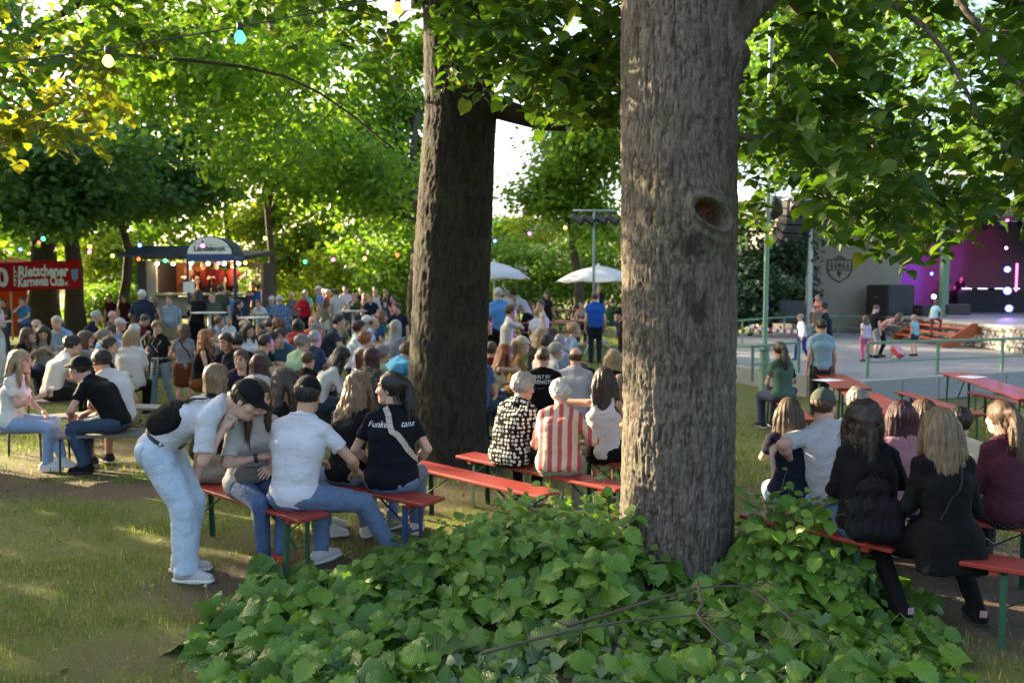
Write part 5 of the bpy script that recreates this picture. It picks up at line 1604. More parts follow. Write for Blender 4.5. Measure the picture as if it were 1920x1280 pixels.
place_d('table', 'red table with drinks behind the man in blue tee', 'table', 1070, 602, 66, -6, 2.2, .5, .77, GT, 'table_top')
place_d('table', 'red table end beside the dark trunk', 'table', 915, 581, 62, 0, 2.2, .5, .77, GT, 'table_top')
place_d('table', 'small stretch of red table behind the white polo', 'table', 990, 605, 70, 4, 2.2, .5, .77, GT, 'table_top')
place_d('bench', 'far red bench left of the tables under the parasols', 'bench', 985, 622, 72, 0, 2.2, .25, .47, GB, 'seat_plank')
place_d('bench', 'far red bench in front of the drinks table', 'bench', 1065, 620, 68, -6, 2.2, .25, .47, GB, 'seat_plank')
print('bench lengths', LENS)
# grey plank stools of the grove
GREYW = M_paint('grey_plank', (.16, .15, .14), .8, .3, .3, 10)
BLKM = M_paint('black_steel', (.02, .02, .022), .5, .2, .05)
for A, B, lab in [((-40, 794), (58, 792), 'grey plank bench under the blonde woman at the left edge'), ((165, 800), (232, 798), 'grey plank bench under the man in black with a hat'),
                  ((218, 748), (330, 752), 'grey plank bench between the left groups'), ((60, 770), (120, 766), 'grey plank bench behind the blonde woman'), ((590, 655), (660, 652), 'grey plank bench in the middle of the crowd'),
                  ((70, 738), (150, 735), 'grey plank bench under the dark-haired women at left')]:
    a, b = G(*A, .45), G(*B, .45); c_ = (a + b) / 2; c_.z = gz(c_.x, c_.y)
    o = thing('plank_bench', lab, 'bench', c_, math.atan2(b.y - a.y, b.x - a.x), 'grey plank benches')
    L = max(1.0, (b - a).length)
    for q in (-1, 1):
        mb = MB(); mb.box((0, q * .09, .44), (L, .165, .035), .006); mb.build('plank', GREYW, o)
    for e in (-1, 1):
        for q in (-1, 1):
            mb = MB(); mb.tube([(e * (L / 2 - .06), q * .14, .425), (e * (L / 2 - .05), q * .15, -.02)], .012, 7); mb.build('leg', BLKM, o)
print('furniture', round(time.time() - T0, 1))
# ================================================================== the people
POSES = {
    'sit': {}, 'sit_table': dict(lean=14, armL='table', armR='table'), 'sit_knee': dict(lean=32, armL='knee', armR='knee', nod=10, hunch=16), 'sit_cup': dict(armR='cup', nod=6), 'sit_cross': dict(armL='cross', armR='cross', lean=2),
    'sit_chin': dict(lean=16, armR='chin', armL='table'), 'sit_phone': dict(lean=14, armL='phone', armR='phone', nod=28), 'sit_turn': dict(twist=22, yaw=28, lean=4), 'sit_turnr': dict(twist=-22, yaw=-28, lean=4), 'sit_back': dict(lean=-4, yaw=14),
    'stand': dict(sit=False, lean=2), 'stand_cross': dict(sit=False, lean=0, armL='cross', armR='cross'), 'stand_hip': dict(sit=False, armR='hip', lean=2), 'stand_cup': dict(sit=False, armR='cup', lean=3), 'stand_pocket': dict(sit=False, armL='pocket', armR='pocket'),
    'stand_lean': dict(sit=False, lean=24, armL='fwd', armR='fwd'), 'stand_chin': dict(sit=False, lean=12, armR='chin', armL='fwd'), 'stand_turn': dict(sit=False, twist=20, yaw=30), 'bend': dict(sit=False, lean=52, hipz=.90, armL='fwd', armR='fwd', nod=10),
    'crouch': dict(sit=True, seat=.10, lean=40, nod=12, legL=((.14, .10, .085), (.3, 1, .6)), legR=((.14, .10, .085), (.3, 1, .6)), armL=((.1, .42, .28), (.7, -.2, .2), 'relax'), armR=((.1, .42, .25), (.7, -.2, .2), 'relax')),
    'climb': dict(sit=False, lean=14, armR='fwd', legR=((.09, .30, .36), (.05, 1, .3)), legL=((.09, -.08, .085), (.05, 1, 0))),
    'walk': dict(sit=False, lean=4, legR=((.09, .22, .085), (.05, 1, .1)), legL=((.09, -.22, .12), (.05, 1, 0), 8, -18), armL=((.26, .16, .84), (.3, -.8, 0), 'relax'), armR=((.26, -.14, .84), (.3, -.8, 0), 'relax')),
}
DN = lambda h: ('denim', h)
LB, MBL, DB, BK, KH = DN('#93a2b2'), DN('#566780'), DN('#323c50'), '#17171a', '#8a7a5e'
WH, NV, BLK = '#cfcdcb', '#1c2233', '#131316'
ALL = [
 # ---- left group
 (-14, 548, 95, -120, 'stand_cross', 'f', ('long', '#c8b0b2'), ('jeans', WH), ('long', 'blonde'), 'woman in pale pink top cut off by the left edge', {}),
 (42, 557, 68, 180, 'stand_chin', 'm', ('tee', '#3f6f9e'), ('jeans', DB), ('short', 'darkbrown'), 'man in blue tee standing before the orange tent', dict(over=dict(lean=0))),
 (6, 560, 68, 170, 'stand_cross', 'm', ('tee', '#4a4034'), ('jeans', DB), ('short', 'black'), 'dark-haired man in brown standing below the orange tent', dict(skin='tan')),
 (68, 598, 86, -60, 'sit', 'm', ('polo', '#8a8078'), ('jeans', DB), ('fringe', 'white'), 'balding man seated behind the dark-haired women', dict(skin='rosy')),
 (52, 614, 105, -75, 'sit_phone', 'f', ('tee', BLK), ('jeans', BK), ('long', 'brown'), 'brown-haired woman in black seated at the left', dict(over=dict(nod=5))),
 (80, 611, 104, -150, 'sit_phone', 'f', ('tee', '#9a938c'), ('jeans', DB), ('long', 'darkbrown'), 'woman with long dark hair looking down at her hands', {}),
 (106, 592, 95, 170, 'sit_table', 'M', ('shirt', '#7f9fc6'), ('jeans', LB), ('short', 'grey'), 'grey-haired man in light blue shirt before the dark trunk', dict(over=dict(yaw=30))),
 (138, 627, 126, -45, 'sit_knee', 'm', ('tee', WH), ('jeans', BK), ('short', 'black'), 'dark-haired man in white tee leaning forward, left of the standing woman', dict(over=dict(lean=16))),
 (160, 620, 112, -70, 'sit_chin', 'f', ('tee', '#8d8a90'), ('jeans', DB), ('bob', 'brown'), 'brown-haired woman in grey resting her chin on her hand', {}),
 (193, 617, 106, -70, 'sit', 'm', ('shirt', ('plaid', '#5f86b5', '#d8dfe8', 22)), ('jeans', DB), ('short', 'saltpepper'), 'man in light blue checked shirt seated at the left', {}),
 (207, 611, 100, 175, 'sit', 'm', ('shirt', '#a9bcd8'), ('jeans', DB), ('short', 'darkbrown'), 'bearded man in pale blue shirt facing the camera', {}),
 (205, 631, 122, -70, 'sit_table', 'm', ('polo', '#1b2536'), ('jeans', DB), ('short', 'darkbrown'), 'dark-haired man in navy shirt seated with one arm forward', {}),
 (225, 597, 90, -80, 'sit', 'm', ('tee', '#9c9aa2'), ('jeans', KH), ('short', 'grey'), 'man in grey tee wearing a pale pink cap', dict(cap=('cap', '#c9b9be'), skin='rosy')),
 (211, 582, 80, -85, 'sit', 'm', ('tee', '#6a5a4c'), ('jeans', DB), ('fringe', 'grey'), 'bald man in brown seated beside the navy backed man', dict(skin='rosy')),
 (180, 582, 82, -70, 'sit_table', 'M', ('polo', '#182033'), ('jeans', DB), ('short', 'grey'), 'grey-haired man in navy polo seated right of the dark trunk', {}),
 (252, 608, 98, -20, 'sit', 'f', ('blouse', WH), ('jeans', DB), ('perm', 'white'), 'white-haired woman in white with bowed head', {}),
 (246, 617, 116, 10, 'sit', 'F', ('shirt', WH), ('jeans', BK), ('bob', 'blonde'), 'blonde woman in white shirt seen from behind, left of the standing woman', {}),
 (276, 590, 84, -90, 'sit_phone', 'm', ('shirt', '#7a1c38'), ('jeans', DB), ('short', 'darkbrown'), 'dark-haired man in crimson shirt looking down', {}),
 (318, 553, 76, 180, 'stand', 'M', ('shirt', ('plaid', '#3c5872', '#b9c6cf', 16)), ('shorts', KH), ('short', 'brown'), 'stout man in blue checked shirt standing before the beer trailer', dict(skin='rosy')),
 (266, 543, 76, 40, 'stand_lean', 'M', ('shirt', '#242c3c'), ('jeans', BK), ('short', 'white'), 'white-haired man in navy shirt standing with his back turned', dict(over=dict(lean=10))),
 (288, 556, 70, 140, 'stand', 'f', ('tank', '#5c5550'), ('shorts', LB), ('long', 'darkblonde'), 'woman in tank top and denim shorts beside the white-haired man', {}),
 (205, 556, 60, 175, 'stand', 'm', ('tee', '#3a1016'), ('jeans', BK), ('short', 'brown'), 'left one of two men in dark red by the bushes', {}),
 (232, 555, 60, 180, 'stand', 'm', ('tee', '#44141a'), ('jeans', BK), ('short', 'darkbrown'), 'right one of two men in dark red by the bushes', {}),
 (372, 543, 74, 0, 'stand_lean', 'f', ('jacket', BLK), ('jeans', BK), ('long', 'black'), 'person in black leaning on the trailer counter', dict(over=dict(lean=10))),
 (398, 547, 74, 180, 'stand_cross', 'M', ('tee', '#4a5542'), ('shorts', KH), ('buzz', 'brown'), 'bald man in olive tee with crossed arms at the bar table', {}),
 (414, 533, 70, 0, 'stand', 'm', ('tee', '#3c4236'), ('shorts', '#1f8f94'), ('crop', 'darkbrown'), 'man in dark green tee and teal shorts at the trailer', {}),
 (427, 545, 66, 5, 'stand', 'm', ('tee', '#4a78b4'), ('jeans', DB), ('short', 'brown'), 'man in bright blue tee queueing at the trailer', {}),
 (441, 540, 62, 25, 'stand', 'f', ('tee', '#d5d2ce'), ('slim', BK), ('pony', 'darkbrown'), 'woman in white tee and black trousers queueing at the trailer', {}),
 (449, 561, 70, -85, 'stand_lean', 'f', ('tee', '#2b2a2e'), ('jeans', BK), ('pony', 'black'), 'woman with black ponytail leaning at the round bar table', dict(over=dict(lean=10))),
 (484, 561, 67, 180, 'stand_lean', 'f', ('tee', '#d6dcdc'), ('jeans', LB), ('short', 'auburn'), 'person in white shirt bent over the round bar table', {}),
 (510, 555, 66, 160, 'stand_lean', 'm', ('shirt', '#3f6f9c'), ('jeans', DB), ('short', 'grey'), 'man in blue shirt and white cap at the round bar table', dict(cap=('cap', WH), over=dict(lean=8))),
 (524, 553, 76, 35, 'stand_lean', 'M', ('shirt', ('flowers', '#3f5674', '#8192ab', 30)), ('jeans', MBL), ('short', 'grey'), 'grey-haired man in patterned blue shirt leaning on the bar table', dict(over=dict(lean=12))),
 (485, 531, 56, 20, 'stand', 'm', ('tee', '#2f5fc0'), ('jeans', BK), ('short', 'brown'), 'man in vivid blue behind the bar tables', {}),
 (474, 528, 56, -160, 'stand', 'm', ('tee', '#8c2a20'), ('jeans', BK), ('short', 'brown'), 'man in red at the right corner of the trailer', {}),
 (511, 536, 56, 150, 'stand', 'm', ('tee', '#6a5138'), ('jeans', BK), ('short', 'darkbrown'), 'man in brown in front of the slim trunk', dict(skin='tan')),
 (411, 592, 88, -80, 'sit', 'M', ('shirt', '#86a2cf'), ('jeans', DB), ('short', 'brown'), 'bearded man in sky blue shirt seated below the bar table', dict(skin='tan')),
 (429, 592, 78, -150, 'sit', 'g', ('tee', WH), ('jeans', DB), ('crop', 'darkblonde'), 'fair child in white seated below the bar table', {}),
 (386, 617, 116, -65, 'sit', 'f', ('tank', BLK), ('skirt', '#7a4a2c'), ('long', 'red'), 'woman with long ginger hair in a black tank top', {}),
 (398, 615, 102, -85, 'sit_chin', 'f', ('tee', '#5e6668'), ('jeans', DB), ('pony', 'darkblonde'), 'fair woman in grey vest behind the ginger woman', {}),
 (421, 624, 120, 165, 'sit_table', 'm', ('tee', '#15161a'), ('jeans', DB), ('short', 'brown'), 'red-faced man in black tee with crossed forearms, facing the camera', dict(skin='rosy', over=dict(nod=12))),
 (444, 624, 120, 40, 'sit', 'M', ('polo', '#191b26'), ('jeans', DB), ('short', 'black'), 'dark-haired man in black seen from behind, beside the red-faced man', {}),
 (466, 606, 102, -130, 'sit', 'f', ('tee', '#dcdadb'), ('jeans', MBL), ('bob', 'black'), 'black-haired woman in white frilled top', {}),
 (456, 600, 88, -80, 'sit', 'm', ('tee', '#404a44'), ('jeans', DB), ('fringe', 'saltpepper'), 'grey-haired man in dark green behind the frilled top', {}),
 (487, 606, 92, 165, 'sit', 'm', ('tee', '#27303c'), ('jeans', DB), ('short', 'brown'), 'smiling brown-haired man between the seated backs', {}),
 (503, 597, 92, 30, 'sit', 'm', ('tee', '#1e2536'), ('jeans', DB), ('crop', 'darkbrown'), 'man in navy seen from behind below the patterned shirt', {}),
 (521, 597, 96, 25, 'sit_turn', 'f', ('tank', '#cfc3ba'), ('skirt', WH), ('curlylong', 'auburn'), 'woman with curly auburn hair and bare shoulders', {}),
 (498, 626, 120, -55, 'sit_table', 'M', ('tee', '#4c5a40'), ('jeans', DB), ('crop', 'darkbrown'), 'stout man in olive tee and glasses', dict(glasses=True)),
 (511, 621, 114, -75, 'sit_table', 'm', ('tee', '#15161c'), ('jeans', DB), ('short', 'black'), 'man in black tee behind the olive tee', {}),
 (524, 615, 110, 175, 'sit_table', 'm', ('tee', '#3d6b86'), ('jeans', DB), ('short', 'darkbrown'), 'man in teal blue tee facing the camera', dict(skin='tan')),
 (452, 655, 142, 178, 'sit_table', 'm', ('polo', '#2a2440'), ('jeans', DB), ('short', 'brown'), 'man with glasses lit purple, behind the bent man', dict(glasses=True)),
 (486, 664, 150, -15, 'sit', 'f', ('jacket', '#b9b7b2'), ('jeans', DB), ('bob', 'plum'), 'woman with dark plum hair in a pale grey jacket', {}),
 (558, 597, 94, 5, 'sit', 'F', ('blouse', '#b5423c'), ('jeans', DB), ('bob', 'black'), 'black-haired woman in coral red seen from behind', {}),
 (586, 592, 90, 175, 'sit', 'm', ('tee', '#c4784e'), ('jeans', DB), ('fringe', 'grey'), 'bald man in orange facing the camera', dict(skin='rosy')),
 (592, 606, 98, -70, 'sit', 'm', ('tee', '#20263a'), ('jeans', DB), ('short', 'grey'), 'man in navy with a grey cap', dict(cap=('cap', '#7d7a76'))),
 (565, 626, 120, -35, 'sit', 'm', ('sweater', '#a3c09c'), ('jeans', DB), ('short', 'saltpepper'), 'grey-haired man in mint green sweater', {}),
 (590, 620, 114, -25, 'sit', 'm', ('tee', '#33405a'), ('jeans', DB), ('short', 'grey'), 'grey-haired man in slate blue with a shoulder strap', {}),
 (577, 658, 136, -20, 'sit', 'm', ('tee', BLK), ('jeans', DB), ('crop', 'brown'), 'slim boy in black tee in the middle of the crowd', {}),
 (648, 651, 136, -60, 'sit_phone', 'f', ('long', WH), ('jeans', DB), ('long', 'black'), 'woman in white with very long black hair, bent forward', dict(over=dict(lean=24))),
 (681, 655, 136, -50, 'sit', 'f', ('tee', ('stripeh', '#d8d4d2', '#1d2232', 22)), ('jeans', DB), ('bob', 'auburn'), 'woman in black and white striped tee', {}),
 (697, 651, 140, -30, 'sit', 'f', ('blouse', ('flowers', '#4c4a44', '#76726a', 26)), ('jeans', DB), ('bob', 'plum'), 'woman with plum hair in a mottled grey top', {}),
 (716, 646, 136, -55, 'sit', 'M', ('polo', '#aebb9e'), ('jeans', DB), ('short', 'saltpepper'), 'grey-haired man in pale sage polo beside the dark trunk', {}),
 (766, 640, 126, -40, 'sit_knee', 'm', ('polo', '#4f9cc4'), ('jeans', BK), ('short', 'brown'), 'person in sky blue half hidden by the dark trunk', {}),
 (635, 588, 96, -80, 'sit_knee', 'M', ('tee', '#2c3646'), ('jeans', MBL), ('crop', 'black'), 'sturdy man in dark slate tee seated side-on', dict(over=dict(lean=12, nod=0))),
 (648, 600, 82, -60, 'sit', 'g', ('tee', '#59604c'), ('jeans', DB), ('crop', 'brown'), 'child in olive behind the sturdy man', {}),
 (672, 601, 102, -75, 'sit', 'F', ('tee', '#cfd6d8'), ('jeans', DB), ('pixie', 'plum'), 'woman with short plum hair in pale tee', {}),
 (684, 621, 116, -40, 'sit', 'f', ('tee', '#c4c0c6'), ('jeans', DB), ('pixie', 'red'), 'woman with short ginger hair in white tee', {}),
 (688, 591, 90, -80, 'sit', 'm', ('shirt', '#8fa0b4'), ('jeans', DB), ('short', 'white'), 'white-haired man in blue-grey seated side-on', {}),
 (700, 593, 90, -85, 'sit_table', 'm', ('polo', '#bccbe0'), ('jeans', BK), ('fringe', 'brown'), 'balding man in pale blue polo seated side-on', {}),
 (716, 582, 86, -85, 'sit', 'f', ('tee', '#31567a'), ('jeans', DB), ('bob', 'auburn'), 'auburn-haired woman in blue seated side-on', {}),
 (742, 600, 100, -30, 'sit', 'f', ('tee', ('stripeh', '#a9adb4', '#3b4152', 34)), ('jeans', BK), ('bob', 'grey'), 'woman in fine grey stripes left of the dark trunk', {}),
 (745, 567, 86, 150, 'stand_cup', 'M', ('polo', '#1c1c3a'), ('shorts', '#8d8a84'), ('short', 'darkbrown'), 'large man in navy polo standing beside the dark trunk', dict(over=dict(yaw=-20))),
 # ---- standing row at the back
 (547, 548, 58, 175, 'stand_cup', 'f', ('blouse', ('flowers', '#6a6478', '#a8a2ae', 40)), ('slim', BK), ('pixie', 'white'), 'white-haired woman in patterned grey top in the back row', {}),
 (568, 549, 60, 180, 'stand_cup', 'f', ('long', '#c41f38'), ('slim', BK), ('bob', 'blonde'), 'blonde woman in bright red top in the back row', {}),
 (573, 543, 56, 180, 'stand', 'm', ('polo', '#5cb8b8'), ('jeans', LB), ('short', 'grey'), 'man in turquoise behind the woman in red', {}),
 (597, 536, 60, 85, 'stand', 'm', ('polo', '#6f8cc0'), ('shorts', LB), ('short', 'grey'), 'man in blue polo and white flat cap in the back row', dict(cap=('cap', '#d4d2cc'))),
 (608, 540, 54, -160, 'stand', 'm', ('tee', '#c6c0c8'), ('jeans', DB), ('short', 'grey'), 'grey-haired man just behind the flat cap', dict(skin='rosy')),
 (615, 542, 57, -100, 'stand', 'm', ('jacket', '#c8452e'), ('jeans', DB), ('short', 'white'), 'white-haired man in orange red vest', dict(skin='rosy')),
 (629, 541, 60, 40, 'stand_hip', 'm', ('tee', '#c6c2ba'), ('jeans', LB), ('short', 'darkbrown'), 'man in white tee with a cloth bag on his back', {}),
 (648, 536, 56, 180, 'stand', 'M', ('shirt', '#bfc6e0'), ('jeans', DB), ('crop', 'darkbrown'), 'man in lavender shirt in the back row', {}),
 (664, 549, 62, 180, 'stand_chin', 'm', ('tee', '#4c6044'), ('jeans', DB), ('short', 'blonde'), 'fair man in green tee leaning on the small bar table', {}),
 (677, 538, 54, 180, 'stand', 'f', ('tee', '#1d2336'), ('jeans', DB), ('pony', 'darkbrown'), 'woman in navy behind the green tee', {}),
 (684, 549, 58, 165, 'stand', 'f', ('tee', '#c79a8c'), ('jeans', DB), ('bob', 'blonde'), 'blonde woman in pink beside the green tee', {}),
 (695, 552, 64, 180, 'stand_lean', 'M', ('tee', '#1a2336'), ('jeans', DB), ('buzz', 'brown'), 'bald man in navy tee with a white line of print', dict(over=dict(lean=6))),
 (704, 537, 58, 180, 'stand', 'F', ('tank', '#c6c4c6'), ('jeans', DB), ('pony', 'brown'), 'tall woman in white vest with a dark strap', {}),
 (723, 541, 58, 180, 'stand', 'm', ('tee', '#3b3440'), ('jeans', DB), ('buzz', 'brown'), 'bald man at the right end of the back row', {}),
 (722, 556, 66, 10, 'stand', 'f', ('tank', '#2d3c4c'), ('shorts', '#2a8a80'), ('bun', 'brown'), 'brown-haired woman in slate top seen from behind', {}),
 (738, 556, 62, 120, 'stand', 'f', ('tee', '#cc5a78'), ('jeans', DB), ('short', 'brown'), 'person in pink behind the large man in navy', {}),
 (611, 576, 62, -20, 'stand', 'k', ('tank', '#767a62'), ('shorts', '#dcdad8'), ('long', 'brown'), 'girl in olive top and white shorts standing among the seats', dict(hs=.82)),
 # ---- between the big trunks
 (934, 539, 86, 30, 'stand', 'M', ('shirt', '#4f83b8'), ('jeans', DB), ('short', 'grey'), 'man in blue shirt standing right of the dark trunk', {}),
 (950, 543, 66, -10, 'stand_lean', 'm', ('tee', '#cfc8c8'), ('jeans', BK), ('short', 'grey'), 'man in white bending behind the blue shirt', {}),
 (962, 543, 66, 70, 'bend', 'm', ('tee', '#b9b2bb'), ('jeans', BK), ('short', 'darkbrown'), 'man in lilac tee bending over the far table', dict(over=dict(lean=34))),
 (957, 571, 100, -80, 'stand_chin', 'm', ('polo', '#c8c4bc'), ('jeans', KH), ('short', 'brown'), 'man in white polo holding his hand to his mouth', dict(over=dict(lean=3))),
 (915, 591, 96, 170, 'sit_knee', 'm', ('tee', '#17171b'), ('jeans', BK), ('crop', 'darkbrown'), 'boy in black tee leaning forward beside the dark trunk', dict(over=dict(lean=20))),
 (921, 640, 126, -15, 'sit', 'g', ('tee', '#5c1c1c'), ('jeans', DB), ('crop', 'brown'), 'brown-haired boy in dark red seen from behind', {}),
 (950, 644, 136, -75, 'sit_chin', 'f', ('tank', '#c8b79e'), ('jeans', DB), ('long', 'red'), 'girl with long ginger hair holding her hand to her face', dict(over=dict(nod=10))),
 (978, 631, 122, -80, 'sit', 'f', ('blouse', '#86683f'), ('jeans', KH), ('pony', 'blonde'), 'blonde woman in ochre top and pale cap', dict(cap=('cap', '#b8b29e'))),
 (1014, 562, 88, 70, 'stand_hip', 'm', ('tank', '#c6c6c8'), ('shorts', '#b7bcc2'), ('crop', 'darkbrown'), 'young man in white vest turning back with hand on hip', dict(over=dict(yaw=50, twist=20))),
 (996, 566, 66, -120, 'sit', 'f', ('tee', '#39324a'), ('jeans', DB), ('long', 'auburn'), 'woman with reddish hair at the far table', {}),
 (1006, 578, 78, 10, 'sit', 'f', ('tee', '#cac8ca'), ('jeans', DB), ('bun', 'blonde'), 'person in white with a crossed strap at the far table', {}),
 (1025, 557, 64, 160, 'stand', 'f', ('tee', '#2a2430'), ('slim', BK), ('long', 'darkbrown'), 'dark long-haired woman standing at the far tables', {}),
 (1014, 614, 112, -40, 'sit', 'f', ('jacket', BLK), ('jeans', DB), ('long', 'blonde'), 'woman with long blonde hair over a black jacket', {}),
 (1034, 614, 106, -80, 'sit', 'f', ('tee', '#3a3640'), ('jeans', DB), ('bob', 'plum'), 'woman with dark bobbed hair beside the blonde hair', {}),
 (1026, 627, 118, -60, 'sit', 'm', ('tee', '#dfdcd6'), ('jeans', DB), ('short', 'darkbrown'), 'dark-haired man in white tee behind the black printed back', dict(glasses=True)),
 (1050, 627, 116, -40, 'sit', 'm', ('shirt', '#8f9dab'), ('jeans', DB), ('short', 'grey'), 'grey-haired person in pale blue behind the bald man', {}),
 (1042, 642, 124, -75, 'sit', 'f', ('tee', '#c9c6c2'), ('jeans', DB), ('pixie', 'grey'), 'short-haired grey woman in profile', {}),
 (1076, 604, 106, -50, 'sit_turnr', 'F', ('tee', '#8fa3b4'), ('jeans', BK), ('bun', 'blonde'), 'woman in grey-blue tee with fair hair in a bun, hand on hip', dict(over=dict(armR='side'))),
 (1116, 547, 78, 0, 'stand', 'M', ('tee', '#1f4fa0'), ('jeans', '#22242c'), ('short', 'brown'), 'man in royal blue tee standing with his back turned', {}),
 (1090, 565, 66, 180, 'sit_table', 'f', ('tank', '#caa79a'), ('jeans', DB), ('pony', 'darkbrown'), 'woman in pale pink at the table beside the blue tee', {}),
 (1149, 559, 62, -60, 'sit', 'm', ('tee', '#1f4a34'), ('jeans', DB), ('crop', 'brown'), 'man in dark green at the far table', {}),
 (1122, 532, 58, 180, 'stand', 'm', ('tee', '#26242c'), ('jeans', BK), ('short', 'brown'), 'man in dark tee standing below the right parasol', dict(skin='tan')),
 (1163, 577, 102, 85, 'stand', 'm', ('tee', BLK), ('jeans', BK), ('short', 'darkbrown'), 'young man in black tee and black cap beside the front trunk', dict(cap=('cap', BLK))),
 (1150, 655, 150, -12, 'sit', 'f', ('jacket', '#18181b'), ('jeans', BK), ('bob', 'blonde'), 'blonde woman in black seen from behind at the front trunk', {}),
 (898, 640, 142, -30, 'sit', 'M', ('tee', '#4e6c94'), ('jeans', DB), ('short', 'brown'), 'man in steel blue half hidden behind the dark trunk', {}),
 (1164, 715, 190, -20, 'sit', 'f', ('tank', '#d9d2c4'), ('slim', BK), ('bob', 'darkblonde'), 'person in cream half hidden behind the front trunk', {}),
]
for (px, py, s, hd, pose, b, top_, bot, hr, lab, kw) in ALL:
    kw = dict(kw)
    lod = kw.pop('lod', 1 if s > 95 else 2)
    person(lab, px, py, s, hd, pose, b, top_, bot, hr, lod=lod, **kw)
print('crowd', PEOPLE, round(time.time() - T0, 1), SCALES)
# ================================================================== the figures in front
def seat_at(px, py, z=.47):
    p = G(px, py, z)
    for _ in range(5): p = G(px, py, z + gz(p.x, p.y))
    return (p.x, p.y, gz(p.x, p.y))
def blob(name, parent, lo, hi, h, fn, mat, M=None):
    F = Field(lo, hi, h); fn(F); V, Q = F.mesh()
    o = nobj(name, V, Q, mat, parent)
    if M is not None: o.matrix_local = M
    return o
def strap(name, parent, body_objs, pts, wd, mat, off=.006, th=.003):
    """band laid over garments: path points (local) are pushed out to the cloth surface"""
    vs, fs, n0 = [], [], 0
    for o in body_objs:
        vs += [v.co.copy() for v in o.data.vertices]; fs += [[i + n0 for i in p_.vertices] for p_ in o.data.polygons]; n0 = len(vs)
    bvh = BVHTree.FromPolygons(vs, fs)
    P = []
    for i in range(len(pts) - 1):
        for k in range(6): P.append(Vector(pts[i]).lerp(Vector(pts[i + 1]), k / 6))
    P.append(Vector(pts[-1]))
    V, F = [], []
    for i, p in enumerate(P):
        hit = bvh.find_nearest(p)
        q, nrm = (hit[0], hit[1]) if hit[0] else (p, Vector((0, -1, 0)))
        t_ = (P[min(i + 1, len(P) - 1)] - P[max(i - 1, 0)]).normalized()
        x = t_.cross(nrm).normalized()
        for a, c_ in ((-1, off), (1, off), (1, off + th), (-1, off + th)): V.append(q + x * a * wd / 2 + nrm * c_)
    for i in range(len(P) - 1):
        for j in range(4): F.append([i * 4 + j, i * 4 + (j + 1) % 4, i * 4 + 4 + (j + 1) % 4, i * 4 + 4 + j])
    me = bpy.data.meshes.new(name); me.from_pydata([tuple(v) for v in V], [], F); me.update(); me.materials.append(mat)
    return link(name, me, parent)
CUPP = None
def M_clear(name, col, alpha_rough=.15, tr=.75):
    if name in MATS: return MATS[name]
    t = NT(name); MATS[name] = t.done(t.bsdf(col, alpha_rough, 0, None, .5, Transmission_Weight=tr)); return MATS[name]
def cup(label, loc, drink, h=.115, r=.036, mat=None):
    o = thing('plastic_cup', label, 'cup', loc, 0, 'drinks')
    mb = MB(); mb.lathe((0, 0, 0), [(0, .002), (r * .72, .002), (r * .74, 0), (r, h), (r * 1.05, h + .002), (r * .96, h), (r * .70, .006), (0, .006)], 18); mb.build('cup', mat or M_clear('clear_plastic', (.9, .9, .9)), o)
    mb = MB(); mb.lathe((0, 0, 0), [(0, .008), (r * .69, .008), (r * .88, h * .72), (0, h * .72)], 16); mb.build('drink', M_clear('drink_' + str(drink), drink, .2, .5), o)
    return o
def hand_world(root, J, n, d=.09):
    A_, E_ = J['A' + n], J['E' + n]
    p = A_ + nrmz(A_ - E_) * d
    return root.matrix_basis @ Vector(p)
BLACKC, WTEE = '#0f0f11', '#c4c4c9'
# --- bent man at the left
P1 = dict(sit=False, hipz=.90, lean=56, hunch=14, nod=34, yaw=-6, armR=((.10, .47, 1.05), (.5, -.6, -.7), 'grip'), armL=((.12, .17, .60), (.3, -.9, .1), 'relax'),
          legR=((.11, .20, .085), (.05, 1, .1), 6), legL=((.10, .10, .085), (.05, 1, .1), 6), shfwd=.03)
g1 = GG(306, 1080)
r1, J1, H1 = person('tall man in white tee and pale jeans bending over the bench', 0, 0, 0, -88, P1, 'm', ('loosetee', WTEE), ('loose', DN('#b4c2d0')), ('crop', 'darkbrown'), 'fair', ('sneaker', '#b9b6ae', '#d8d6d0'), ('cap', '#15151a'), 0, root_at=(g1.x, g1.y, 0), hs=1.02, seed=11)
blk_bag = M_cloth('#0b0b0d')
def f_bag(F):
    F.ell((0, 0, 0), (.115, .040, .15), .03); F.ell((.03, 0, .09), (.075, .034, .07), .03); F.ell((-.02, 0, -.10), (.085, .034, .06), .03)
    F.wrinkle(fold(.008, 14, 5))
ctr = J1['Wst'] * .6 + J1['C'] * .4
dn = nrmz(v3(.86, -.28, .42)); upv = J1['cup']; zx = nrmz(upv - dn * (upv @ dn)); xx_ = np.cross(zx, dn)
Mb = Matrix(np.c_[np.r_[np.stack([xx_, -dn, zx], 1) * 1.0, [[0, 0, 0]]], [*(ctr + dn * .158), 1]].tolist())
sling = blob('sling_bag', r1, (-.2, -.1, -.26), (.2, .1, .26), .01, f_bag, blk_bag, Mb)
mid = ctr
tops = [c_ for c_ in r1.children if c_.name.startswith('tee')]
strap('sling_strap', r1, tops, [ctr + dn * .2 + upv * .16, J1['N'] + v3(.02, -.10, .06), J1['N'] + v3(-.14, -.02, .03)], .035, blk_bag, .012, .004)
mb = MB(); bp = J1['P'] + J1['up'] * .085
ax_, fw_ = v3(1, 0, 0), nrmz(np.cross(J1['up'], v3(1, 0, 0)))
mb.tube([bp + ax_ * (.172 * math.cos(a)) + fw_ * (.122 * math.sin(a)) for a in np.linspace(0, 2 * math.pi, 25)], .014, 6, False); mb.build('belt', M_paint('black_leather', (.012, .012, .013), .45), r1)
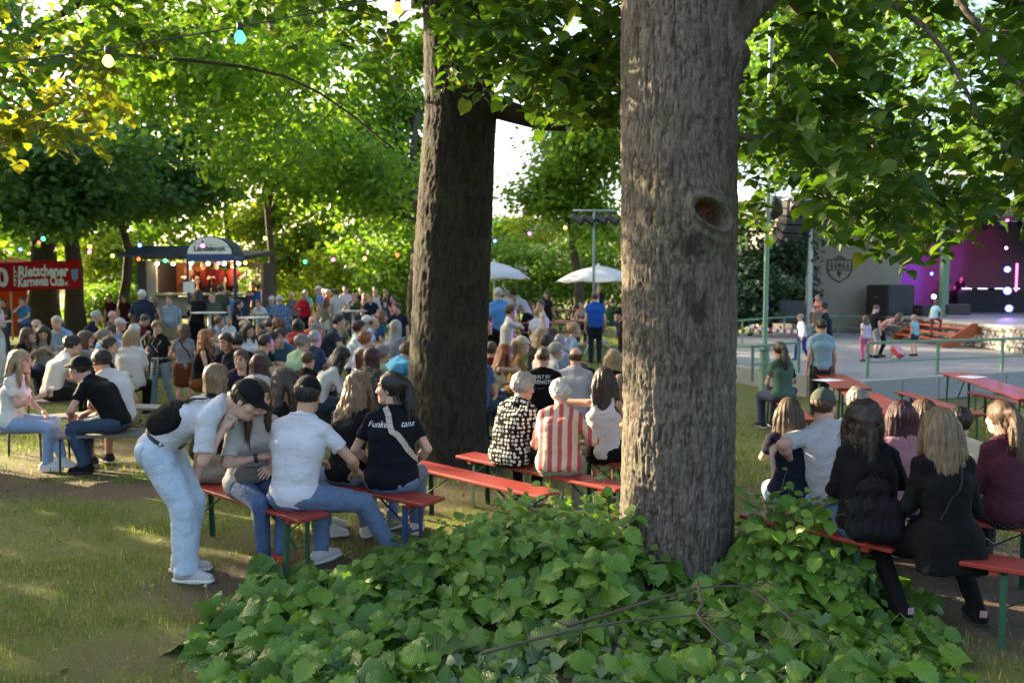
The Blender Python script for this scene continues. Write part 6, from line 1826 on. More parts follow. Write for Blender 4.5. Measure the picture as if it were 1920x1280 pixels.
mb = MB(); mb.tube([bp + ax_ * (.18 * math.cos(a)) + fw_ * (.13 * math.sin(a)) for a in (.2, .35)], .016, 8); mb.build('belt_buckle', M_paint('steel', (.5, .5, .5), .3, metal=.9), r1)
hw = hand_world(r1, J1, 'R', .085)
cup('small glass of cola held by the bending man', (hw.x + .005, hw.y - .01, hw.z - .085), (.05, .015, .008), .085, .024)
# --- seated woman beside him
P2 = dict(lean=8, nod=8, yaw=18, armR=((.0, .26, .80), (.8, -.2, -.6), 'relax'), armL=((.06, .30, .72), (.8, -.3, -.4), 'relax'), legR=((.04, .36, .085), (.1, .6, 1), 0, -16), legL=((.05, .46, .12), (.1, .6, 1), 0, -22))
r2, J2, H2 = person('woman in white tee with grey belt bag and coral shoes, face under the bent cap', 0, 0, 0, -142, P2, 'f', ('loosetee', '#bdb9b6'), ('slim', DN('#475a7c')), ('long', 'brown'), 'fair', ('sneaker', '#b0442f', '#d8d0c8'), None, 0, root_at=seat_at(470, 926), hs=.99, seed=21)
def f_pouch(F):
    F.cone((-.08, 0, .01), (.08, 0, .015), .045, .04, .04); F.cone((-.06, 0, -.04), (.06, 0, -.035), .038, .036, .04); F.wrinkle(fold(.006, 14, 9))
blob('belt_bag', r2, (-.16, -.09, -.12), (.16, .09, .1), .009, f_pouch, M_cloth('#6a655e'), Matrix.Translation(Vector(J2['P'] + v3(.06, .17, .10))) @ Matrix.Rotation(R(-18), 4, 'Z'))
mb = MB(); wq = J2['A' + 'R'] * .82 + J2['ER'] * .18; dd = nrmz(J2['AR'] - J2['ER'])
mb.lathe(tuple(wq), [(.030, -.013), (.034, -.012), (.034, .012), (.030, .013)], 16, tuple(dd)); mb.build('watch', BLKM, r2)
# --- man in white tee on the bench end
P3 = dict(lean=7, side=3, nod=8, yaw=12, armR=((.30, .36, .66), (.6, -.7, .1), 'flat', (0, 0, -1)), armL=((.02, .28, .74), (.8, -.3, -.3), 'relax'), legR=((.56, .40, .085), (.2, .4, 1), 50, 10), legL=((-.06, .26, .085), (0, .8, .8), -20))
r3, J3, H3 = person('man in white tee and black cap seated with one leg stretched out', 0, 0, 0, -12, P3, 'm', ('tee', '#c8c8ce'), ('jeans', DN('#5a6d88')), ('crop', 'black'), 'tan', ('sneaker', '#c8c5c0', '#dad7d2'), ('cap', '#0e0f12', 14), 0, root_at=seat_at(553, 952), hs=1.02, seed=31)
# --- woman with glasses behind him
r4, J4, H4 = person('dark-haired woman with glasses in profile between the benches', 535, 690, 232, -78, dict(lean=6, yaw=6, armL='lap', armR='lap'), 'f', ('tee', '#121317'), ('slim', LB), ('long', 'darkbrown'), 'fair', ('sneaker', '#d0cdc6'), None, 1, glasses=True, seed=5)
person('person in black seated behind the bent man at the bench', 405, 682, 205, -30, 'sit', 'f', ('tee', '#141417'), ('slim', BK), ('bob', 'darkblonde'), lod=1)
# --- wavy-haired woman
P5 = dict(lean=10, yaw=-6, nod=4, armR=((.10, .34, .66), (.8, -.4, -.2), 'relax'), armL='lap', legR=((.14, .42, .085), (.1, .6, 1)), legL=((.10, .44, .085), (.1, .6, 1)))
r5, J5, H5 = person('woman with long wavy light brown hair in a black tee', 0, 0, 0, -28, P5, 'f', ('tee', '#121318'), ('slim', DN('#7690ac')), ('halfup', 'darkblonde'), 'fair', ('sneaker', '#8a8478'), None, 0, root_at=seat_at(650, 905), hs=.99, seed=41)
# --- woman with the black ponytail
P6 = dict(lean=3, yaw=68, nod=-2, twist=6, armR=((.18, .20, .62), (.7, -.7, 0), 'relax'), armL=((.16, .24, .62), (.8, -.5, 0), 'relax'), legR=((.16, .40, .085), (.2, .6, 1)), legL=((.24, .36, .085), (.3, .6, 1)))
r6, J6, H6 = person('woman in navy tee with curly black ponytail and patterned shoulder strap', 0, 0, 0, 4, P6, 'F', ('tee', '#10121c'), ('jeans', DN('#5f7390')), ('pony', 'black'), 'fair', ('sneaker', '#c6c2ba'), None, 0, root_at=seat_at(735, 918), hs=1.0, seed=51)
t6 = [c_ for c_ in r6.children if c_.name.startswith('tee')]
t = NT('patterned_webbing'); cc = t.coord(); vo = t.n('TexVoronoi'); vo.inputs['Scale'].default_value = 45; vo.inputs['Randomness'].default_value = .1; t.l(cc, vo.inputs['Vector'])
WEB = t.done(t.bsdf(t.mix(t.math('LESS_THAN', vo.outputs['Distance'], .33), (.48, .40, .31), (.22, .17, .13)), .85))
strap('shoulder_strap', r6, t6, [J6['N'] + v3(-.04, -.06, .03), J6['C'] + v3(.02, -.2, .05), J6['Wst'] + v3(.16, -.12, .08), J6['Wst'] + v3(.2, 0, -.02)], .045, WEB)
PRINT = M_paint('white_print', (.75, .75, .77), .8, .05)
wrap_text('Funken', r6, t6[0], PRINT, .062, J6['C'] + v3(-.085, -.3, .055), (1, 0, 0), (0, 0, 1), (0, 1, 0), shear=.35)
wrap_text('tanz', r6, t6[0], PRINT, .058, J6['C'] + v3(.125, -.3, .055), (1, 0, 0), (0, 0, 1), (0, 1, 0), shear=.35)
# --- two grey-haired ladies
P7 = dict(lean=12, hunch=16, yaw=-30, nod=10, twist=-10)
r7, J7, H7 = person('grey curly-haired lady in black blouse with white dots', 0, 0, 0, -25, P7, 'F', ('blouse', ('dots', '#101012', '#cfcabd', 26)), ('slim', BK), ('perm', 'grey'), 'fair', ('sneaker', '#2a2a2c'), None, 0, root_at=seat_at(955, 872), hs=.92, glasses=True, seed=61)
P8 = dict(lean=10, hunch=18, nod=8, armR=((.14, .28, .70), (.8, -.4, -.2), 'relax'), legR=((.16, .38, .085), (.1, .6, 1)), legL=((.02, .36, .085), (.1, .6, 1)))
r8, J8, H8 = person('white-haired lady in pink and cream striped jumper', 0, 0, 0, -8, P8, 'F', ('sweater', ('stripev', '#c8b49a', '#b0505a', 11)), ('jeans', '#8f9484'), ('perm', 'white'), 'rosy', ('sneaker', '#8a8278'), None, 0, root_at=seat_at(1047, 888), hs=.89, seed=71)
# --- woman in white tank
P9 = dict(lean=4, yaw=14, armL=((.20, .28, .98), (.9, -.4, .1), 'relax'), armR=((.10, .36, .76), (.8, -.2, -.6), 'relax'))
r9, J9, H9 = person('woman in white tank top with long dark hair beside the front trunk', 0, 0, 0, -10, P9, 'f', ('tank', '#c4c2c2'), ('skirt', '#101013'), ('long', 'darkbrown'), 'tan', ('sneaker', '#2a2a2c'), None, 0, root_at=seat_at(1130, 862), hs=.93, seed=81)
# --- black printed back
P20_ = dict(lean=10)
r20, J20, H20 = person('bald man in black tee with white print on the back', 1018, 650, 150, -8, 'sit', 'M', ('tee', '#0d0d0f'), ('jeans', BK), ('buzz', 'brown'), lod=1, seed=91)
t20 = [c_ for c_ in r20.children if c_.name.startswith('tee')]
for i, (tx, sz) in enumerate((('BUILT BY', .052), ('STRENGTH', .062), ('- - - - -', .03))):
    wrap_text(tx, r20, t20[0], PRINT, sz, J20['C'] + v3(0, -.4, .085 - .062 * i), (1, 0, 0), (0, 0, 1), (0, 1, 0), .005)
person('bald man in pale grey shirt seen from behind', 1080, 651, 146, -14, 'sit', 'M', ('shirt', '#b4b3b8'), ('jeans', DB), ('fringe', 'brown'), 'rosy', lod=1, over=dict(nod=10))
# --- right group
P10 = dict(lean=8, yaw=-5, armL=((.04, .28, 1.0), (.7, -.1, -.8), 'relax'), armR='lap')
r10, J10, H10 = person('girl with long brown hair in navy tee under the man\'s arm', 0, 0, 0, -12, P10, 'k', ('tee', '#191c2c'), ('shorts', DN('#8fa8c0')), ('long', 'brown'), 'fair', ('sneaker', '#c9c6c0'), None, 0, root_at=seat_at(1480, 945), hs=.84, seed=101)
P11 = dict(lean=6, yaw=-45, armL=((.30, .05, .80), (.8, -.5, -.2), 'relax'), armR='lap', side=-3)
r11, J11, H11 = person('man in white shirt and grey-green cap with his arm round a girl', 0, 0, 0, 0, P11, 'M', ('shirt', '#b5b3b2'), ('jeans', '#3a342c'), ('short', 'brown'), 'rosy', ('sneaker', '#2a2a2c'), ('cap', '#4a5248'), 0, root_at=seat_at(1560, 948), hs=.91, seed=111)
person('grey-haired man just behind the grey-green cap', 1608, 726, 235, -20, 'sit', 'm', ('tee', '#46536a'), ('jeans', DB), ('short', 'saltpepper'), lod=1)
P12 = dict(lean=5, yaw=-52, nod=0, armL='lap', armR=((.10, .34, .72), (.8, -.2, -.3), 'relax'), legR=((.12, .40, .085), (.1, .6, 1)))
r12, J12, H12 = person('woman with curly dark hair carrying a black drawstring bag', 0, 0, 0, -6, P12, 'F', ('long', '#101012'), ('jeans', DN('#4a628e')), ('curlylong', 'darkbrown'), 'tan', ('sneaker', '#2c3a58'), None, 0, root_at=seat_at(1628, 1004), hs=.92, seed=121)
def f_sack(F):
    F.cone((-.10, 0, -.15), (.10, 0, -.15), .085, .085, .06); F.cone((-.12, -.01, -.02), (.12, -.01, -.02), .075, .075, .06); F.cone((-.05, .0, .12), (.05, .0, .12), .06, .06, .06); F.cone((0, .01, .12), (0, .02, .20), .055, .025, .03)
    F.wrinkle(fold(.014, 13, 19, (1.6, 1, .7)), .06)
sack = blob('drawstring_bag', r12, (-.26, -.15, -.28), (.26, .15, .28), .01, f_sack, M_cloth('#151417'), Matrix.Translation(Vector(J12['Wst'] + v3(-.03, -.205, .01))) @ Matrix.Rotation(R(-8), 4, 'X'))
for s_ in (-1, 1):
    mb = MB(); mb.tube([J12['Wst'] + v3(s_ * .02, -.20, .20), J12['C'] + v3(s_ * .08, -.165, .06), J12['N'] + v3(s_ * .10, -.09, .015), J12['N'] + v3(s_ * .11, .0, .01)], .005, 6); mb.build('cord', blk_bag, r12)
P13 = dict(lean=4, yaw=0, nod=4, armL=((.10, .28, .70), (.5, -.6, -.4), 'relax'), armR=((.10, .28, .70), (.5, -.6, -.4), 'relax'), legL=((.22, .10, .085), (.2, 1, .5), 12), legR=((.24, .02, .085), (.3, 1, .5), 12))
r13, J13, H13 = person('woman with long light brown hair in a black coat at the front right bench', 0, 0, 0, 4, P13, 'f', ('coat', '#0a0a0b'), ('slim', '#0c0c0e'), ('long', 'darkblonde'), 'fair', ('sneaker', '#101013', '#15151a'), None, 0, root_at=seat_at(1772, 1036), hs=.93, seed=131)
for sh in [c_ for c_ in r13.children if c_.name.startswith('shoe')]:
    mb = MB(); mb.box((0, -.088, .012), (.045, .006, .045), .003); mb.build('heel_patch', M_paint('pink_foil', (.75, .42, .55), .25, .2, metal=.5), sh)
    for k in range(3): mb = MB(); mb.bar((.047, .025 + .028 * k, -.045), (.041, .005 + .028 * k, .0), .009, .003); mb.build('stripe', WHITE_CARD, sh)
strap('bag_strap', r13, [c_ for c_ in r13.children if c_.name.startswith('coat')], [J13['N'] + v3(.08, -.1, .0), J13['C'] + v3(0, -.2, -.05), J13['Wst'] + v3(-.12, -.15, 0)], .012, M_cloth('#2a2a2e'))
r14, J14, H14 = person('woman in maroon top and dotted black trousers at the right edge', 0, 0, 0, 6, dict(lean=10, nod=4), 'F', ('long', '#46202c'), ('slim', ('dots', '#0f0f12', '#55565e', 60)), ('pony', 'brown'), 'fair', ('sneaker', '#8a8a8c'), None, 0, root_at=seat_at(1902, 984), hs=.90, seed=141)
person('woman with plum red bob in dusty pink', 1690, 751, 262, -5, 'sit', 'f', ('tee', '#9a6f78'), ('jeans', DB), ('bob', 'plum'), lod=0)
person('woman with brown bobbed hair in dark top, behind the long light brown hair', 1733, 749, 255, 0, 'sit', 'f', ('tee', '#241f24'), ('jeans', DB), ('bob', 'brown'), lod=0)
person('man in cream tee with short dark hair at the right', 1800, 762, 262, -22, dict(lean=8, yaw=-16), 'M', ('tee', '#cfc9ae'), ('jeans', DB), ('short', 'black'), 'tan', lod=0)
# --- left foreground group
P15 = dict(lean=4, nod=4, armR=((.06, .34, .86), (.5, -.3, -.8), 'grip'), armL='lap', legR=((.02, .36, .085), (.1, .6, 1)), legL=((-.02, .52, .14), (.1, .6, 1), 0, -14))
r15, J15, H15 = person('blonde woman in white tee holding a cup at the left edge', 38, 655, 165, -84, P15, 'f', ('tee', '#d8d4cc'), ('slim', DN('#86a0bf')), ('long', 'blonde'), 'fair', ('sneaker', '#d0ccc4'), None, 1, seed=151)
hw = hand_world(r15, J15, 'R', .085); cup('clear cup of drink in the blonde woman\'s hand', (hw.x + .03, hw.y - .03, hw.z - .05), (.7, .45, .12))
P16 = dict(lean=30, nod=2, hunch=14, armL='knee', armR='knee', legR=((.12, .46, .085), (.1, .6, 1)), legL=((.10, .30, .085), (.1, .6, 1)))
r16, J16, H16 = person('man in black tee and black hat leaning forward on the grey bench', 150, 668, 165, 82, P16, 'm', ('tee', '#0f1012'), ('jeans', DN('#33465e')), ('short', 'darkbrown'), 'rosy', ('sneaker', '#141416', '#1c1c1e'), ('bucket', '#14121c'), 1, glasses=True, seed=161)
person('dark-haired man in white tee behind the hat, back turned', 188, 655, 158, 58, dict(lean=24, nod=12), 'm', ('tee', '#d2cccc'), ('shorts', KH), ('short', 'black'), 'tan', lod=1)
P17 = dict(sit=False, lean=2, yaw=50, armL=((.30, -.02, .86), (.4, -.8, 0), 'relax'), armR=((.10, .30, 1.12), (.7, -.3, -.6), 'relax'), legR=((.10, .10, .085), (.05, 1, 0)), legL=((.14, -.14, .085), (.05, 1, 0)))
r17, J17, H17 = person('short-haired woman in dark printed tee walking with a shirt tied round her waist', 294, 601, 110, 165, P17, 'f', ('tee', '#1d1e20'), ('jeans', DN('#7f95a0')), ('pixie', 'darkblonde'), 'fair', ('sneaker', '#cfccc6'), None, 1, seed=171)
t17 = [c_ for c_ in r17.children if c_.name.startswith('tee')]
wrap_text('7   3', r17, t17[0], M_paint('grey_print', (.35, .38, .40), .8), .12, J17['C'] + v3(0, .4, .0), (-1, 0, 0), (0, 0, 1), (0, -1, 0), .004)
wrap_text('V', r17, t17[0], MATS['grey_print'], .20, J17['C'] + v3(0, .4, -.16), (-1, 0, 0), (0, 0, 1), (0, -1, 0), .004)
def f_tied(F):
    for a in np.linspace(0, 2 * math.pi, 15)[:-1]: F.cone((.155 * math.cos(a), .12 * math.sin(a), 0), (.155 * math.cos(a + .45), .12 * math.sin(a + .45), 0), .026, .026, .02)
    for a in np.linspace(-2.9, -.2, 8): F.cone((.16 * math.cos(a), .125 * math.sin(a), 0), (.18 * math.cos(a), .16 * math.sin(a), -.36), .03, .045, .03)
    F.cone((.03, .14, 0), (.05, .17, -.3), .024, .03, .02); F.cone((-.03, .14, 0), (-.05, .16, -.26), .024, .03, .02); F.wrinkle(fold(.012, 13, 3))
blob('tied_shirt', r17, (-.3, -.3, -.5), (.3, .3, .1), .016, f_tied, M_cloth(('plaid', '#3a4648', '#a8b4b4', 18)), Matrix.Translation(Vector(J17['P'] + v3(0, 0, .07))))
P18 = dict(sit=False, lean=2, yaw=50, armR=((.24, .06, .82), (.3, -.8, 0), 'relax'), armL=((.16, .30, 1.05), (.6, -.3, -.6), 'relax'))
r18, J18, H18 = person('woman in grey tee and brown skirt with a black shoulder bag, back turned', 344, 607, 112, 28, P18, 'f', ('tee', '#7f7d82'), ('skirt', '#6a3c1e'), ('bob', 'brown'), 'fair', ('sneaker', '#3a3a3c'), None, 1, seed=181)
t18 = [c_ for c_ in r18.children if c_.name.startswith('tee')]
strap('bag_strap', r18, t18, [J18['N'] + v3(-.09, -.06, .0), J18['C'] + v3(0, -.2, 0), J18['Wst'] + v3(.14, -.12, 0)], .022, blk_bag)
def f_sb(F): F.cone((-.05, 0, -.04), (.05, 0, -.04), .05, .05, .04); F.cone((-.05, 0, .04), (.05, 0, .04), .042, .042, .04)
blob('shoulder_bag', r18, (-.15, -.1, -.15), (.15, .1, .15), .014, f_sb, blk_bag, Matrix.Translation(Vector(J18['P'] + v3(.20, -.06, .06))) @ Matrix.Rotation(R(70), 4, 'Z'))
# --- things lying about
gg_ = GG(838, 1056); cup('empty glass standing on the soil beside the shoots', (gg_.x, gg_.y, gg_.z), (.6, .6, .58), .12, .035)
gb_ = seat_at(394, 906); tb_ = thing('tote_bag', 'grey cloth bag on the bench behind the bent man', 'bag', (gb_[0], gb_[1], gb_[2] + .47))
def f_tote(F): F.cone((-.09, 0, .07), (.09, 0, .07), .075, .07, .04, [((0, 0, .0), (0, 0, -1))]); F.cone((-.08, 0, .17), (.07, .01, .19), .05, .045, .05); F.wrinkle(fold(.010, 14, 77))
blob('pouch', tb_, (-.22, -.15, -.03), (.22, .15, .30), .011, f_tote, M_cloth('#6e6c68'))
mb = MB(); mb.tube([(-.06, 0, .22), (-.05, -.02, .31), (.04, -.02, .32), (.06, 0, .23)], .008, 6); mb.build('handle', M_cloth('#55534f'), tb_)
# --- small tailoring on the near figures: collars, laces, pockets
LACE = M_paint('lace_white', (.62, .61, .58), .8)
def surf_patch(name, src, O, X_, Y_, N_, w_, h_, mat, off=.003, taper=.0, parent=None):
    bvh = BVHTree.FromPolygons([v.co for v in src.data.vertices], [list(p_.vertices) for p_ in src.data.polygons])
    O, X_, Y_, N_ = Vector(O), Vector(X_).normalized(), Vector(Y_).normalized(), Vector(N_).normalized(); k = 6; V = []; F = []
    for j in range(k + 1):
        for i in range(k + 1):
            v_ = j / k; q = O + X_ * (w_ * (i / k - .5) * (1 - taper * (1 - v_) * .5)) + Y_ * (h_ * (v_ - .5) - (taper * .04 * (1 - abs(i / k - .5) * 2) if j == 0 else 0))
            h2 = bvh.ray_cast(q - N_ * .3, N_, .6); V.append((h2[0] if h2[0] else q) - N_ * off)
    for j in range(k):
        for i in range(k): F.append([j * (k + 1) + i, j * (k + 1) + i + 1, (j + 1) * (k + 1) + i + 1, (j + 1) * (k + 1) + i])
    me = bpy.data.meshes.new(name); me.from_pydata([tuple(v) for v in V], [], F); me.polygons.foreach_set('use_smooth', [True] * len(F)); me.update(); me.materials.append(mat)
    o = link(name, me, src); o.modifiers.new('thick', 'SOLIDIFY').thickness = .004
    return o
for rt_, J_, col_ in ((r1, J1, WTEE), (r2, J2, '#bdb9b6'), (r3, J3, '#c8c8ce'), (r5, J5, '#121318'), (r6, J6, '#10121c')):
    tp_ = [c_ for c_ in rt_.children if c_.name.startswith('tee')]
    nk_ = J_['N'] + (J_['H'] - J_['N']) * .14; dd_ = nrmz(J_['H'] - J_['N']); e1 = nrmz(np.cross(dd_, J_['ax'])); e2 = np.cross(e1, dd_)
    strap('collar', tp_[0], tp_, [nk_ + .085 * (math.cos(a) * e1 + math.sin(a) * e2) for a in np.linspace(0, 2 * math.pi, 13)], .016, M_cloth(col_), .001, .004)
for rt_ in (r1, r2, r3, r5, r6, r8, r12, r13):
    for sh in [c_ for c_ in rt_.children if c_.name.startswith('shoe')]:
        mb = MB()
        for k in range(4): mb.tube([(-.026, .055 + .019 * k, .004 - .0095 * k), (0, .060 + .019 * k, .016 - .0105 * k), (.026, .055 + .019 * k, .004 - .0095 * k)], .0035, 5)
        tag(mb.build('laces', LACE, sh), kind='stuff')
tr1 = child(r1, 'trousers')
surf_patch('back_pocket', tr1, J1['P'] + v3(.06, -.02, -.03), (.55, .8, 0), (0, .12, 1), (-.8, .55, 0), .13, .15, M_cloth(DN('#a4b3c2')), .003, .4)
surf_patch('back_pocket', child(r3, 'trousers'), J3['P'] + v3(.085, -.12, -.045), (1, .1, 0), (0, -.2, 1), (0, 1, 0), .11, .09, M_cloth(DN('#50627c')), .003, .3)
for sh in [c_ for c_ in r1.children if c_.name.startswith('shoe')]:
    for s_ in (-1, 1):
        pts = [(-.055, -.028), (-.035, -.042), (.0, -.042), (.05, -.022), (.085, .0), (.045, -.030), (.0, -.052), (-.04, -.054)]
        bvh = BVHTree.FromPolygons([v.co for v in sh.data.vertices], [list(p_.vertices) for p_ in sh.data.polygons]); V = []
        for y_, z_ in pts:
            h2 = bvh.ray_cast(Vector((s_ * .2, y_, z_)), Vector((-s_, 0, 0)), .4); V.append((h2[0] if h2[0] else Vector((s_ * .045, y_, z_))) + Vector((s_ * .003, 0, 0)))
        me = bpy.data.meshes.new('side_stripe'); me.from_pydata([tuple(v) for v in V], [], [(0, 1, 7), (1, 2, 6, 7), (2, 3, 5, 6), (3, 4, 5)]); me.update(); me.materials.append(M_paint('stripe_grey', (.30, .30, .29), .7)); link('side_stripe', me, sh)
print('heroes', PEOPLE, round(time.time() - T0, 1), SCALES)
# ================================================================== lettering helper
def text_mesh(txt, size, bold=0.0, align='CENTER', extr=0.0):
    cu = bpy.data.curves.new('lettering', 'FONT'); cu.body = txt; cu.size = size; cu.align_x = align; cu.offset = bold; cu.extrude = extr; cu.resolution_u = 3
    tmp = bpy.data.objects.new('tmp_text', cu); COL.objects.link(tmp)
    me = bpy.data.meshes.new_from_object(tmp); bpy.data.objects.remove(tmp); bpy.data.curves.remove(cu)
    return me
def letters(txt, size, mat, parent, loc, rot_=(math.pi / 2, 0, 0), bold=0.0, align='CENTER', name='lettering', sx=1.0, warp=None):
    me = text_mesh(txt, size, bold, align)
    if warp:
        for v in me.vertices: v.co = warp(v.co)
    me.materials.clear(); me.materials.append(mat)
    o = link(name, me, parent); o.location = loc; o.rotation_euler = rot_; o.scale = (sx, 1, 1)
    return o
WHITEP = M_paint('white_paint', (.78, .78, .77), .5, .05, .03)
NAVY = M_paint('navy_paint', (.02, .035, .10), .5, .15, .05)
BLUEP = M_paint('blue_paint', (.035, .07, .22), .5, .12, .05)
DARK = M_paint('dark_panel', (.025, .025, .03), .6, .2, .05)
STEEL = M_paint('brushed_steel', (.45, .46, .47), .35, .12, .05, metal=.85)
GALV = M_paint('galvanised_mast', (.40, .42, .42), .45, .15, .05, metal=.6)

# ================================================================== beer trailer
TD = 24.0
def tp(px, py=545, d=0.0):
    p = W(px, py, TD); return Vector((p.x, p.y + d, p.z))
tb = tp(365); tg = gz(tb.x, tb.y)
tr = thing('beer_trailer', 'beer trailer with dark awning and white arched sign', 'trailer', (tb.x, tb.y, tg))
def tl(px, py, d=0.0): return tp(px, py, d) - Vector(tr.location)
def slab(name, px0, px1, py0, py1, d0, d1, mat, bev=.01):
    a, b = tl(px0, py1), tl(px1, py0)
    mb = MB(); mb.box(((a.x + b.x) / 2, (d0 + d1) / 2, (a.z + b.z) / 2), (b.x - a.x, d1 - d0, b.z - a.z), bev); return mb.build(name, mat, tr)
GREYP = M_paint('grey_wall_panel', (.30, .29, .30), .5, .1, .05)
slab('side_wall', 258, 274, 488, 592, .0, 2.3, DARK)
slab('wall_panel', 274.3, 293, 492, 592, .02, .12, GREYP)
slab('floor', 258, 470, 592, 598, .0, 2.3, DARK)
slab('side_wall', 466, 472, 490, 592, 1.2, 2.3, DARK)
slab('counter_front', 293.5, 380, 556, 592, .02, .10, M_paint('trailer_front', (.22, .22, .21), .5))
slab('counter', 290, 466, 549, 554, -.25, .5, STEEL, .02)
slab('counter_front', 380.5, 466, 556, 592, .02, .10, NAVY)
slab('back_wall', 274, 345, 488, 555, 2.2, 2.3, M_paint('warm_wall', (.30, .12, .05), .6))
t = NT('poster_print'); c = t.coord(); n1 = t.noise(c, 2.2, 4, .6, 1.5); n2 = t.noise(c, 6, 4)
POST = t.done(t.bsdf(t.mix(t.ramp(n1, [(.35, (.08, .03, .015)), (.5, (.42, .17, .05)), (.7, (.62, .38, .16))]), (.5, .25, .1), (.7, .6, .45)), .6)) if False else t.done(t.bsdf(t.ramp(t.math('ADD', t.math('MULTIPLY', n1, .7), t.math('MULTIPLY', n2, .3)), [(.35, (.08, .03, .015)), (.5, (.42, .17, .05)), (.7, (.62, .38, .16))]), .6))
slab('poster', 297, 344, 496, 548, 1.9, 1.94, POST)
slab('back_wall', 345.5, 470, 488, 497, 2.2, 2.3, DARK)
slab('shelf', 300, 450, 520, 522, 1.5, 1.85, STEEL)
for px in (356, 372, 392, 404, 428, 446):
    q = tl(px, 519, 1.7); mb = MB(); mb.lathe(tuple(q), [(0, 0), (.04, 0), (.045, .14), (.018, .22), (.018, .27), (0, .27)], 10); mb.build('bottle', M_clear('bottle_%d' % (px % 3), [(.05, .12, .04), (.2, .09, .02), (.5, .5, .48)][px % 3]), tr)
q = tl(352, 549, .2); mb = MB(); mb.tube([q, q + Vector((0, 0, .32)), q + Vector((.14, 0, .38)), q + Vector((.28, 0, .34))], .025, 8); mb.build('beer_tap', STEEL, tr)
# roof, fold-up awning, arch
a, b = tl(258, 487), tl(472, 487)
mb = MB(); mb.add([(a.x, -.1, a.z), (b.x, -.1, b.z), (b.x, 2.4, b.z + .25), (a.x, 2.4, a.z + .25), (a.x, -.1, a.z + .12), (b.x, -.1, b.z + .12), (b.x, 2.4, b.z + .40), (a.x, 2.4, a.z + .40)], [(0, 3, 2, 1), (4, 5, 6, 7), (0, 1, 5, 4), (1, 2, 6, 5), (2, 3, 7, 6), (3, 0, 4, 7)]); mb.build('roof', DARK, tr)
a, b = tl(262, 474), tl(384, 474); e = tl(262, 497)
mb = MB(); mb.add([(a.x, -.12, a.z + .2), (b.x, -.12, a.z + .2), (b.x + .05, -1.25, e.z + .25), (e.x - .05, -1.25, e.z + .25), (a.x, -.12, a.z + .15), (b.x, -.12, a.z + .15), (b.x + .05, -1.25, e.z + .20), (e.x - .05, -1.25, e.z + .20)], [(0, 3, 2, 1), (4, 5, 6, 7), (2, 3, 7, 6), (0, 1, 5, 4), (1, 2, 6, 5), (3, 0, 4, 7)]); mb.build('awning', M_paint('awning_dark', (.018, .022, .04), .6), tr)
z0 = tl(385, 492).z; z1 = tl(385, 481).z; zt = tl(425, 449).z
xa, xb = tl(384, 480).x, tl(468, 480).x; xm = (xa + xb) / 2; hw_ = (xb - xa) / 2
mb = MB(); mb.box((xm, -.9, (z0 + z1) / 2), (2 * hw_, .9, z1 - z0), .01); mb.build('fascia', BLUEP, tr)
def arch(y0, y1, rr, name, mat):
    mb = MB(); n = 20; pts = [(xm + hw_ * rr * math.cos(math.pi * i / n), z1 + .012 + (zt - z1) * rr * math.sin(math.pi * i / n)) for i in range(n + 1)]
    V = [(x, y0, z) for x, z in pts] + [(x, y1, z) for x, z in pts]; k = n + 1
    mb.add(V, [list(range(k)), list(range(k, 2 * k))[::-1]] + [[i, i + 1, k + i + 1, k + i][::-1] for i in range(n)] + [[0, k, 2 * k - 1, k - 1]]); return mb.build(name, mat, tr)
arch(-1.30, -.48, 1.0, 'sign_back', NAVY)
arch(-1.345, -1.312, .93, 'sign_panel', M_paint('sign_white', (.85, .85, .84), .4, .03))
letters('Landskron', .21, M_paint('sign_ink', (.02, .025, .05), .6), tr, (xm, -1.36, z1 + .10), bold=.006)
for px in (384, 467):
    q = tl(px, 490, -1.2); mb = MB(); mb.box((q.x, -1.2, q.z / 2), (.07, .07, q.z), .008); mb.build('post', NAVY, tr)
q = tl(386, 545, -1.2); mb = MB(); mb.box((q.x, -1.26, q.z + .1), (.32, .02, .30), .004); mb.build('notice', WHITE_CARD, tr)
for q in (300, 330, 362, 395, 425, 452):
    a = tl(q, 494, -.2); mb = MB(); mb.lathe(tuple(a), [(0, -.06), (.04, -.05), (.05, 0), (.02, .03), (0, .03)], 10); mb.build('counter_lamp', M_emit('warm_lamp', (1, .72, .4), 9), tr)
    if q in (330, 425):
        pl = bpy.data.lights.new('counter_light', 'POINT'); pl.energy = 14; pl.color = (1, .62, .3); pl.shadow_soft_size = .1
        po = link('counter_light', pl, tr); po.location = a + Vector((0, .9, -.15))
fl_ = tl(400, 592).z + tr.location.z + .03
for px, py, hd, lab, cl in [(337, 517, 150, 'server in dark red behind the trailer counter at the tap', '#2c0e12'), (362, 514, 170, 'server in red in the middle of the trailer', '#5c1614'), (414, 505, 10, 'server in red turning his back in the trailer', '#4c1210'), (385, 512, 190, 'server in crimson beside the trailer post', '#521018')]:
    p = tp(px, 545, 1.0); person(lab, 0, 0, 0, hd, 'stand_cup', 'm', ('tee', cl), ('jeans', BK), ('short', 'brown'), lod=2, root_at=(p.x, p.y, fl_), hs=.96)

